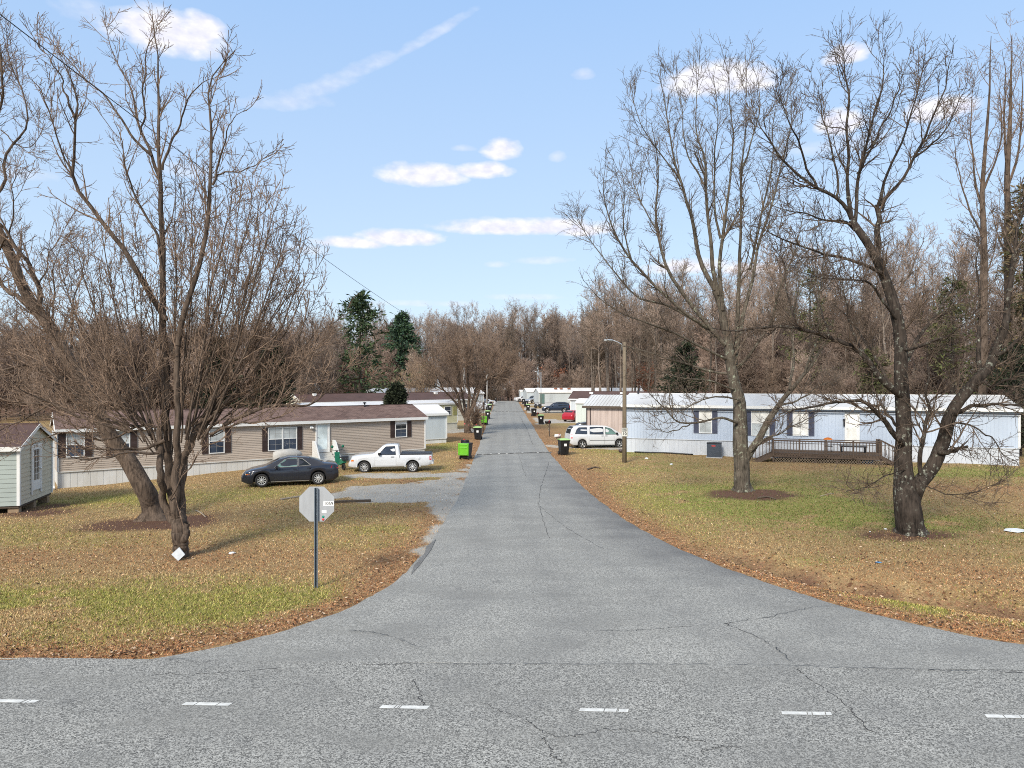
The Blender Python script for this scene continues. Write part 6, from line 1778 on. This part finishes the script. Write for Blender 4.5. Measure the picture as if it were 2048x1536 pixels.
SUV = Car(4.75, 1.85, [(0, .75), (.03, 1.2), (.12, 1.5), (.3, 1.74), (.9, 1.80), (2.3, 1.80), (2.75, 1.72), (3.35, 1.25), (3.5, 1.19), (4.3, 1.08), (4.6, .95), (4.75, .65)],
          [(0, .7), (.03, 1.12), (3.3, 1.08), (3.5, 1.11), (4.3, 1.0), (4.6, .86), (4.75, .6)], [(0, .5), (.3, .36), (4.4, .34), (4.75, .42)], [(0, .9), (.2, .98), (4, 1), (4.5, .94), (4.75, .78)], [(0, .78), (.4, .74), (2.6, .73), (3.5, .78), (4.75, .6)], (.98, 3.83), .38, .45)
def suv(label, paint, front, rear, wheels='alloy', car=SUV):
    loc, hd = at_wheels(front, rear, car)
    return vehicle('sport_utility_car', label, car, paint, loc, hd, 'car', [([(.42, 1.2), (1.15, 1.18), (1.15, 1.66), (.5, 1.66)], None), ([(1.25, 1.18), (1.98, 1.16), (1.98, 1.67), (1.25, 1.67)], None), ([(2.08, 1.16), (3.05, 1.14), (2.62, 1.58), (2.08, 1.66)], 'glass_blue')],
        [(2.03, 3.2, .46, 1.08), (1.45, 2.02, .46, 1.1)], (2.78, 3.32, lambda x: .58), (.04, .28, lambda x: .6), (.38, .25, 6, wheels), mirror=(3.0, 1.15), handles=((2.2, 1.0), (1.5, 1.02)), roof_rails=(.5, 2.3),
        lamps=[([(.04, .95), (.16, .95), (.16, 1.3), (.05, 1.3)], 'red_lens', 'tail_light'), ([(4.35, .78), (4.6, .75), (4.58, .88), (4.3, .93)], 'clear_lens', 'headlight'), ([(1.5, .40), (3.3, .40), (3.3, .46), (1.5, .46)], 'alloy', 'running_board')])
suv('navy blue off-road car with silver running board before the long pale grey home', 'paint_navy', (1095.3, 825.6), (1128, 825.6))
suv('black car showing only its bonnet between the pinkish shed and the minivan', 'paint_black', (1170, 867), (1225, 867))
suv('silver car with dark wheel arches at the far left end of the grey home', 'paint_silver', (1061, 806.8), (1083, 806.0))

HAT = Car(4.25, 1.78, [(0, .65), (.03, 1.0), (.25, 1.2), (.6, 1.40), (1.1, 1.49), (1.9, 1.50), (2.4, 1.44), (3.1, 1.08), (3.3, 1.0), (3.9, .88), (4.15, .74), (4.25, .52)],
          [(0, .6), (.03, .96), (.3, 1.08), (1.2, 1.02), (3.0, .93), (3.3, .93), (3.9, .8), (4.15, .68), (4.25, .5)], [(0, .36), (.25, .22), (4.0, .19), (4.25, .28)], [(0, .86), (.25, .97), (3.3, 1), (3.9, .93), (4.25, .7)], [(0, .7), (.6, .66), (2.3, .68), (3.2, .74), (4.25, .5)], (.86, 3.46), .32, .385)
loc, hd = at_wheels((1180, 841), (1140, 845), HAT)
vehicle('hatchback', 'bright red hatchback half hidden by the pale green shed', HAT, 'paint_red', loc, hd, 'car',
    [([(.62, 1.16), (1.25, 1.08), (1.25, 1.42), (.85, 1.38)], None), ([(1.32, 1.07), (2.0, 1.02), (2.0, 1.44), (1.32, 1.43)], 'glass_blue'), ([(2.08, 1.01), (2.85, .98), (2.4, 1.34), (2.08, 1.43)], 'glass_blue')], [(2.04, 2.9, .34, .96), (1.3, 2.03, .34, 1.0)],
    (2.45, 3.1, lambda x: .58), (.28, .62, lambda x: .56), (.32, .21, 5, 'alloy'), mirror=(2.75, .99), handles=((2.2, .88), (1.5, .92)), lamps=[([(.05, .82), (.34, .90), (.34, 1.02), (.06, .98)], 'red_lens', 'tail_light'), ([(3.75, .68), (4.05, .64), (3.98, .74), (3.7, .80)], 'clear_lens', 'headlight')])
def sedan_far(label, paint, x, y, hd, group=None):
    vehicle('sedan', label, SED, paint, (x, y, zg(x, y)), hd, 'car',
      [([(2.09, .985), (3.20, .965), (2.72, 1.335), (2.09, 1.415)], None), ([(1.40, 1.03), (2.01, .995), (2.01, 1.415), (1.72, 1.385)], None)], [(2.05, 3.22, .32, .93)], (2.98, 3.56, lambda x: .60), (.82, 1.5, lambda x: .56), (.33, .22, 7, 'alloy'), mirror=(3.1, .95),
      lamps=[([(.05, .80), (.42, .86), (.36, .97), (.06, .95)], 'red_lens', 'tail_light'), ([(4.28, .66), (4.62, .62), (4.60, .70), (4.22, .78)], 'clear_lens', 'headlight')])
x, y = G(957, 821); sedan_far('white car parked left of the road beyond the ribbon tree', 'paint_white', x, y + 1, R(215))
x, y = G(973, 811); sedan_far('second white car far along the left side near the dark post', 'paint_silver_white', x - .5, y, R(190))
x, y = G(1047, 803); sedan_far('small white car far along the right side near the trailer home', 'paint_white', x, y, R(20))
# ------------------------------------------------------------------ stop sign seen from behind
x, y = G(632, 1176); zs = zg(x, y); k = y / FPX
sg = thing('octagonal_sign', 'grey back of an octagonal road sign on a green-grey channel post', 'sign', (x, y, zs))
zc = CH + (HOR - 1009) * k - zs; ap = 35.0 * k
s = MB(); ring = [(ap / math.cos(math.pi / 8) * math.cos(math.pi / 8 + i * math.pi / 4), .065, zc + ap / math.cos(math.pi / 8) * math.sin(math.pi / 8 + i * math.pi / 4)) for i in range(8)]
pl = s.prism(ring, (0, .004, 0)).build('plate', M['alu'], sg)
m, t = newmat('sign_red', .4); t.base((.55, .02, .03))
s = MB(); s.poly([(a * .985, .0705, zc + (c - zc) * .985) for a, b, c in ring]); s.build('sign_face', m, pl)
s = MB(); zt = CH + (HOR - 976) * k - zs
prof = [(-.05, .0), (-.05, -.008), (-.028, -.008), (-.022, .05), (.022, .05), (.028, -.008), (.05, -.008), (.05, 0), (.034, 0), (.028, .058), (-.028, .058), (-.034, 0)]
s.prism([(a * .92, b, -.35) for a, b in prof], (0, 0, zt + .35)); s.build('post', M['galv'], sg)
s = MB()
for i in range(int(zt / .0508 / 1.5)):
    z = .15 + i * .076
    s.lathe([(.0, .0462), (.0055, .0462)], (0, 0, z), 'y', 8)
s.build('bolt_hole', M['ink'], sg)
s = MB()
for z in (zt - .12, zc - ap * .6): s.lathe([(0, .034), (.014, .034), (.016, .048)], (0, 0, z), 'y', 6)
s.build('bolt', M['galv'], sg)
def text_mesh(body, size, mat, parent, loc, rot, name, bold=.0, align='CENTER'):
    c = bpy.data.curves.new(name, 'FONT'); c.body = body; c.size = size; c.align_x = align; c.align_y = 'CENTER'; c.offset = bold; c.extrude = .0008; c.resolution_u = 3
    o = bpy.data.objects.new(name + '_tmp', c); COL.objects.link(o)
    dg = bpy.context.evaluated_depsgraph_get(); me = bpy.data.meshes.new_from_object(o.evaluated_get(dg)); bpy.data.objects.remove(o)
    me.materials.clear()
    q = obj_from(name, me, mat, parent, loc); q.rotation_euler = rot
    return q
cx = (656 - 632) * k; cz = CH + (HOR - 1008) * k - zs
s = MB(); s.box(cx - 10.6 * k, cx + 10.4 * k, .0615, .0645, cz - 4.6 * k, cz + 4.6 * k); lb = s.build('number_label', M['sticker'], pl)
text_mesh('1059', 9.4 * k, M['ink'], lb, (cx, .0600, cz), (R(90), 0, 0), 'numeral', .0008)
s = MB(); cx2, cz2 = (647 - 632) * k, CH + (HOR - 1024) * k - zs; s.box(cx2 - 4.8 * k, cx2 + 4.8 * k, .0615, .0645, cz2 - 2.6 * k, cz2 + 2.6 * k); s.build('sticker', M['sticker'], pl)
for py, mt in ((1034.5, 'green_dot'), (1040, 'red_dot')):
    s = MB(); cz3 = CH + (HOR - py) * k - zs; s.lathe([(0, .0612), (2.6 * k, .0612), (2.6 * k, .0645)], (13.2 * k, 0, cz3), 'y', 16); s.build('round_sticker', M[mt], pl)

# ------------------------------------------------------------------ poles and wire
def lamp_pole(label, base, top_py, r, mat, arm, arm_len, name='utility_pole', lean=0.0):
    x, y = base; z0 = zg(x, y); H = CH + (HOR - top_py) * y / FPX - z0
    t = thing(name, label, 'pole', (x, y, z0))
    s = MB(); s.tube([(0, 0, -.3), (lean * .5, 0, H * .5), (lean, 0, H)], [r, r * .88, r * .75], 14); s.build('post', M[mat], t)
    s = MB(); sgn = -1 if arm < 0 else 1
    pts = [(lean + sgn * r, 0, H - .55), (lean + sgn * .18, 0, H - .15), (lean + sgn * .5, 0, H + .02), (lean + sgn * arm_len, 0, H + .10)]
    s.tube(pts, .035, 8); ar = s.build('arm', M['lamp_metal'], t)
    s = MB(); e = pts[-1]; v = []
    for i, (q, w, h) in enumerate([(0, .05, .05), (.12, .13, .09), (.4, .16, .10), (.6, .08, .06)]):
        for a in range(10): v.append((e[0] + sgn * q, w * math.cos(a * math.pi / 5), e[2] + h * math.sin(a * math.pi / 5) * (.5 if a > 5 else 1)))
    s.add(v, [(i * 10 + j, i * 10 + (j + 1) % 10, (i + 1) * 10 + (j + 1) % 10, (i + 1) * 10 + j) for i in range(3) for j in range(10)], True); s.build('lamp_head', M['lamp_metal'], ar)
    return t, H
pb = G(1249, 925)
lp, H = lamp_pole('brown wooden lamp pole carrying a speed limit sign beside the minivan', pb, 684, .15, 'pole_wood', -1, .75)
kk = pb[1] / FPX
sz = CH + (HOR - 864) * kk - zg(*pb)
ss = thing('speed_sign', 'small white speed limit 10 sign fixed to the wooden lamp pole', 'sign', (pb[0] + (1248.5 - 1249) * kk, pb[1] - .16, zg(*pb)))
s = MB(); w, h = 6.2 * kk, 8.6 * kk; s.box(-w, w, -.004, .0, sz - h, sz + h); bd = s.build('plate', M['sign_white'], ss, bevel=.0015)
s = MB(); e = .012
for b in ((-w + e, w - e, sz + h - 2 * e, sz + h - e), (-w + e, w - e, sz - h + e, sz - h + 2 * e)): s.box(b[0], b[1], -.0055, -.0045, b[2], b[3])
for b in (-w + e, w - 2 * e): s.box(b, b + e, -.0057, -.0043, sz - h + 2 * e, sz + h - 2 * e)
s.build('border', M['ink'], bd)
text_mesh('SPEED', .115, M['ink'], bd, (0, -.006, sz + h * .66), (R(90), 0, 0), 'lettering', .004)
text_mesh('LIMIT', .125, M['ink'], bd, (0, -.006, sz + h * .26), (R(90), 0, 0), 'lettering', .004)
text_mesh('10', .26, M['ink'], bd, (0, -.006, sz - h * .38), (R(90), 0, 0), 'numeral', .008)
lamp_pole('slim grey metal lamp pole far along the right side of the road', G(1082, 814), 744, .085, 'lamp_metal', -1, .7, 'lamp_pole')
up, Hu = lamp_pole('tall pale weathered utility pole with a lamp arm rising behind the ribbon tree', ((931 - 1024) * 100 / FPX, 100), 690, .19, 'pole_grey', 1, 1.1, lean=-.35)
s = MB(); s.tube([(-.62, -.1, Hu - 1.3), (-.62, -.1, Hu - .6)], .17, 12); s.build('transformer', M['pole_grey'], up)
lamp_pole('pale pole farther off on the left of the road', ((974 - 1024) * 150 / FPX, 150), 744, .15, 'pole_grey', -1, .6)
wa = Vector(W(-100, -48, 15.0)); wb = Vector((up.location.x - .35, up.location.y, up.location.z + Hu - .05))
s = MB(); pts = []
for i in range(41):
    f = i / 40; p = wa.lerp(wb, f); p.z -= 4 * .9 * f * (1 - f); pts.append(p)
s.tube(pts, .013, 5); tag(s.build('power_line', M['wire']), 'thin overhead wire crossing the sky down to the pale utility pole', 'wire')

# ------------------------------------------------------------------ wheelie bins
def bin_parts(root, lid_mat, lid_open=False, mark=True):
    s = MB(); H = 1.0
    v = []
    for z, w, d in ((.06, .24, .27), (.5, .275, .32), (.93, .31, .37)):
        v += [(-w, -d, z), (w, -d, z), (w, d, z), (-w, d, z)]
    s.add(v, [(0, 3, 2, 1)] + [(i * 4 + j, i * 4 + (j + 1) % 4, (i + 1) * 4 + (j + 1) % 4, (i + 1) * 4 + j) for i in range(2) for j in range(4)] + [(8, 9, 10, 11)])
    s.box(-.335, .335, -.395, .395, .93, .985); s.box(-.02, .02, -.36, -.33, .3, .9)
    s.box(-.26, -.2, .28, .34, .0, .2); s.box(.2, .26, .28, .34, .0, .2)
    b = s.build('body', M['black'], root, bevel=.012)
    s = MB()
    if not lid_open:
        v = []
        for i in range(7):
            f = i / 6; y = -.41 + .83 * f
            for x in (-.345, -.2, 0, .2, .345): v.append((x, y, 1.0 + .09 * math.sin(math.pi * f) * (1 - (abs(x) / .5) ** 2)))
        s.add(v, [(i * 5 + j, i * 5 + j + 1, (i + 1) * 5 + j + 1, (i + 1) * 5 + j) for i in range(6) for j in range(4)], True)
        s.box(-.35, .35, -.415, .415, .985, 1.005)
    else:       # lid thrown back and hanging down the hinge side
        s.box(-.34, .34, -.475, -.415, .26, 1.0); s.box(-.33, -.27, -.515, -.474, .30, .96); s.box(.27, .33, -.515, -.474, .30, .96); s.box(-.268, .268, -.515, -.474, .30, .36); s.box(-.268, .268, -.515, -.474, .72, .77); s.box(-.268, .268, -.515, -.474, .90, .96)
    s.build('lid', M[lid_mat], root, bevel=.02)
    s = MB()
    yb = .37 if not lid_open else -.37
    s.tube([(-.28, yb + .08, .92), (.28, yb + .08, .92)], .018, 8); s.bar((-.26, yb, .93), (-.26, yb + .09, .92), .03); s.bar((.26, yb, .93), (.26, yb + .09, .92), .03); s.build('handle', M['black'], root)
    for q in (-.27, .27):
        s = MB(); s.lathe([(0, -.025), (.11, -.025), (.12, 0), (.11, .025), (0, .025)], (0, 0, 0), 'x', 16); s.build('wheel', M['rubber'], root, (q, .33 if not lid_open else -.30, .12))
    if mark and not lid_open:
        s = MB(); s.box(-.07, .10, -.366, -.352, .60, .76); s.build('sticker', M['sticker'], root)
BG = 'wheelie bins put out along the road'
def wheelie(px, py, label, lid, rz=0.0, opened=False, sc_=1.12):
    x, y = G(px, py)
    t = thing('wheelie_bin', label, 'bin', (x, y, zg(x, y)), rz, BG); t.scale = (sc_, sc_, sc_)
    bin_parts(t, lid, opened)
    return t
wheelie(932, 918, 'bin with its bright green lid hanging open towards us, left of the near speed bump', 'lime', R(-16), True)
wheelie(956, 879, 'black bin with closed green lid, near the base of the ribbon tree', 'pale_lime', -.1)
wheelie(970, 850, 'farther bin with green lid hanging open beside the thin dark post', 'lime', R(-12), True)
wheelie(975.5, 838, 'black bin with pale lid behind the second green lid, left side', 'pale_lime', 0)
wheelie(979, 822, 'small far black bin next left of the road after the dark post', 'pale_lime', .2)
wheelie(1127.5, 910, 'nearest black bin on the right with pale green lid, by the minivan', 'pale_lime', .2)
wheelie(1082, 848.5, 'black bin with lime rim and white mark, right side before the dark mailbox', 'pale_lime', -.1)
wheelie(1067.5, 832.5, 'third black bin on the right, before the navy car', 'black', .15)
wheelie(1056, 821.5, 'fourth black bin along the right, pale lid', 'pale_lime', 0)
wheelie(1052, 813.4, 'far bin on the right with black lid and green side', 'black', .3)
wheelie(1047, 808.2, 'tiny far dark bin on the right before the silver car', 'black', 0)
wheelie(1038, 803.0, 'tiniest dark bin at the far right end of the road', 'black', 0)
wheelie(991, 803.6, 'tiny dark bin at the far left end of the road', 'black', 0)

# ------------------------------------------------------------------ mailboxes
def mailbox(px, py, top_py, label, mat, rz, number=None, postmat='timber_dark', plate=None):
    x, y = G(px, py); k = y / FPX; z0 = zg(x, y)
    zt = CH + (HOR - top_py) * k - z0
    t = thing('mailbox', label, 'mailbox', (x, y, z0), rz, 'mailboxes on posts along the road')
    s = MB(); s.box(-.05, .05, -.05, .05, -.2, zt - .02); s.box(-.06, .06, -.34, .10, zt - .33, zt - .26); s.bar((0, -.04, zt - .62), (0, -.3, zt - .33), .05); s.build('post', M[postmat], t)
    s = MB(); n = 12; ring = [(-.10, zt - .258), (.10, zt - .258)] + [(.10 * math.cos(math.pi * i / n), zt - .12 + .10 * math.sin(math.pi * i / n)) for i in range(n + 1)]
    s.prism([(a, -.42, b) for a, b in ring], (0, .54, 0), True); s.build('box', M[mat], t)
    s = MB(); s.box(-.095, .095, -.432, -.424, zt - .25, zt - .1); s.build('door', M[mat], t)
    s = MB(); s.box(.102, .112, -.1, -.07, zt - .2, zt + .03); s.box(.102, .112, -.1, -.0, zt - .02, zt + .03); s.build('flag', M['red_dot'], t)
    if plate:
        s = MB(); s.box(-.16, .07, -.075, -.055, zt - 1.0, zt - .74); pz = s.build('number_board', M['lumber'], t)
        text_mesh(plate, .2, M['ink'], pz, (-.045, -.078, zt - .87), (R(90), 0, 0), 'numeral', .004)
    return t
mailbox(1099, 873, 841, 'dark mailbox on a post with a small yellow number board, right side', 'black', R(-75), plate='10')
mailbox(1119, 886, 868, 'white mailbox behind the nearest right-hand bin', 'sticker', R(-80))
mailbox(926, 915, 879, 'black mailbox standing just above the nearest green lid', 'black', R(80))
mailbox(951, 877, 849, 'brownish mailbox over the black bin by the ribbon tree', 'timber_dark', R(80))
mailbox(966.5, 849, 833, 'dark mailbox over the second green lid', 'black', R(80))
mailbox(1076, 831, 825, 'low dark mailbox beside the third black bin on the right', 'black', R(-80))
mailbox(980, 814, 803, 'far dark mailbox left of the road near the white car', 'black', R(80))
mailbox(984, 812, 802.5, 'far pale mailbox left of the road, last before the dark bush', 'lumber', R(80))
# thin dark post with a bracket board
x, y = G(967.5, 864); k = y / FPX; zt = CH + (HOR - 805) * k
t = thing('feeder_post', 'tall thin dark post with a thick dark top, left of the road', 'post', (x, y, zg(x, y)))
s = MB(); s.tube([(0, 0, -.2), (0, 0, zt)], .035, 8); s.build('pole', M['timber_dark'], t)
s = MB(); s.box(-.09, .09, -.09, .09, zt - .75, zt + .02); s.box(-.14, .14, -.14, .14, zt - .10, zt - .04); s.build('hanger', M['brown_shutter'], t)

# ------------------------------------------------------------------ garden scooter, litter, timber
x, y = G(678, 946); y -= 0.0
x, y = (680 - 1024) * 42.6 / FPX, 42.6
t = thing('motor_scooter', 'small green and black scooter between sedan and pickup', 'scooter', (x, y, zg(x, y)), R(125))
def wheel_s(q, nm='wheel'):
    s = MB(); s.lathe([(.10, -.04), (.2, -.05), (.225, 0), (.2, .05), (.10, .04)], (0, 0, 0), 'y', 20); s.build('wheel', M['rubber'], t, (q, 0, .225))
wheel_s(-.58); wheel_s(.58)
s = MB(); s.prism([(-.72, -.12, .45), (-.2, -.12, .30), (-.15, -.12, .62), (-.70, -.12, .72)], (0, .24, 0)); s.prism([(-.2, -.13, .28), (.32, -.13, .28), (.32, -.13, .34), (-.2, -.13, .36)], (0, .26, 0)); s.prism([(.30, -.16, .30), (.38, -.16, .30), (.55, -.16, 1.0), (.46, -.16, 1.02)], (0, .32, 0)); s.build('fairing', M['green_plastic'], t, bevel=.02)
s = MB(); s.box(-.7, -.14, -.11, .11, .72, .80); s.build('seat', M['black'], t, bevel=.03)
s = MB(); s.tube([(.60, 0, .25), (.48, 0, 1.0), (.44, 0, 1.12)], .022, 8); s.tube([(.42, -.32, 1.15), (.46, 0, 1.11), (.42, .32, 1.15)], .016, 8); s.build('steering', M['dark_metal'], t)
for q in (-.34, .34):
    s = MB(); s.lathe([(0, -.012), (.085, -.01), (.09, .01), (0, .012)], (.40, q, 1.36), 'x', 14); s.tube([(.42, q * .8, 1.15), (.40, q, 1.30)], .01, 6); s.build('mirror', M['green_plastic'], t)
s = MB(); s.lathe([(0, .07), (.06, .05), (.09, 0)], (.52, 0, 1.0), 'x', 12); s.build('headlight', M['clear_lens'], t)
s = MB(); s.box(-.95, -.70, -.18, .18, .62, .88); s.build('storage_box', M['dark_metal'], t, bevel=.03)

x, y, z = on(366, 1113)
s = MB(); s.prism([(-.0, -.12, .36), (.21, -.2, .16), (.05, -.28, .0), (-.19, -.2, .17)], (.0, .025, .012)); s.v = [(a, b, c) for a, b, c in s.v]
tag(s.build('leaning_board', M['board_white'], None, (x + .02, y - .18, z)), 'white square board leaning on its corner against the sawn stump', 'board')
def litter(px, py, label, mat, sz, seed, flat=.5, name='litter_scrap'):
    x, y, z = on(px, py); r4 = random.Random(seed); s = MB(); n = 9; v = []
    for i, zz in enumerate((0, .35, .75, 1)):
        for j in range(n):
            a = 2 * math.pi * j / n; q = (1, 1.0, .8, .25)[i] * r4.uniform(.7, 1.15)
            v.append((sz * q * math.cos(a), sz * .7 * q * math.sin(a), sz * flat * zz + r4.uniform(-.1, .1) * sz * flat))
    s.add(v, [(i * n + j, i * n + (j + 1) % n, (i + 1) * n + (j + 1) % n, (i + 1) * n + j) for i in range(3) for j in range(n)] + [tuple(range(3 * n, 4 * n))])
    tag(s.build(name, M[mat], None, (x, y, z + .02), r4.uniform(0, 6)), label, 'litter')
litter(464, 1107, 'crumpled pale blue-white wrapper on the grass right of the stump tree', 'litter_white', .10, 1)
litter(1757, 1129, 'flat light blue scrap on the grass below the forked tree', 'blue_plastic', .09, 2, .15)
litter(1293, 918, 'white scrap on the lawn right of the wooden lamp pole', 'litter_white', .16, 3)
litter(1343, 930, 'second white scrap on the lawn, farther right of the lamp pole', 'litter_white', .13, 4)
litter(1771, 1061, 'small white scrap left of the forked tree roots', 'litter_white', .06, 5)
litter(2030, 1064, 'flat heap of white gravel-like scraps at the right frame edge', 'litter_white', .42, 6, .12, 'scrap_heap')
litter(1740, 1066, 'tiny white scrap farthest left of the forked tree roots', 'litter_white', .04, 7)
def stick(pts, r, label, mat='lumber', name='fallen_branch', cat='branch'):
    s = MB(); P = [Vector(on(*p)) + Vector((0, 0, r * 1.1)) for p in pts]
    s.tube(P, [r * (1 - .5 * i / len(P)) for i in range(len(P))], 7); tag(s.build(name, M[mat]), label, cat)
x, y, z = on(590, 994)
s = MB(); s.box(-.75, .75, -.06, .06, .01, .06); tag(s.build('loose_plank', M['lumber'], None, (x, y, z), R(52)), 'pale loose plank on the lawn between the sign and the sedan', 'plank')
a, b = Vector(on(668, 1006)), Vector(on(742, 1003))
s = MB(); s.bar(a + Vector((0, 0, .06)), b + Vector((0, 0, .06)), .12, .10); tag(s.build('edging_timber', M['timber_dark']), 'dark edging timber along the gravel drive, right of the octagonal sign', 'timber')
stick([(1640, 996), (1658, 991), (1668, 990)], .02, 'thin pale fallen stick on the lawn right of the tall tree')
stick([(392, 1018), (402, 1024), (411, 1032)], .03, 'short fallen stick beside the bare soil right of the stump tree')
stick([(1515, 1000), (1535, 997), (1552, 1001)], .04, 'dark fallen branch at the roots of the tall tree', 'timber_dark')
stick([(1175, 940), (1190, 936), (1200, 938)], .05, 'dark stick lying at the right road edge before the lamp pole', 'timber_dark')
x, y, z = on(1242, 906)
s = MB(); s.lathe([(.0, .0), (.16, .0), (.19, .22), (.17, .22), (.0, .2)], sides=14); tag(s.build('flower_pot', M['brown_shutter'], None, (x, y, z)), 'small dark pot at the left corner of the blue home', 'pot')
x, y = G(1076, 816); y += 1
t = thing('riding_mower', 'small dark four-wheeled mower by the far metal lamp pole', 'mower', (x, y, zg(x, y)), R(10))
for a in (-.45, .45):
    for b in (-.35, .35):
        s = MB(); s.lathe([(0, -.1), (.24, -.1), (.27, 0), (.24, .1), (0, .1)], (0, 0, 0), 'y', 16); s.build('wheel', M['rubber'], t, (a, b, .27))
s = MB(); s.prism([(-.7, -.2, .35), (.75, -.2, .35), (.72, -.2, .72), (.15, -.2, .78), (.1, -.2, .5), (-.25, -.2, .5), (-.3, -.2, .66), (-.7, -.2, .62)], (0, .4, 0)); s.build('body', M['dark_metal'], t, bevel=.03)
s = MB(); s.box(-.6, -.2, -.2, .2, .66, .76); s.box(-.66, -.56, -.2, .2, .76, 1.05); s.build('seat', M['black'], t, bevel=.03)
s = MB(); s.tube([(.1, -.3, 1.0), (.0, 0, .98), (.1, .3, 1.0)], .02, 6); s.tube([(.2, 0, .7), (.03, 0, .98)], .02, 6); s.build('handlebar', M['dark_metal'], t)
make_grass(); make_leaves()
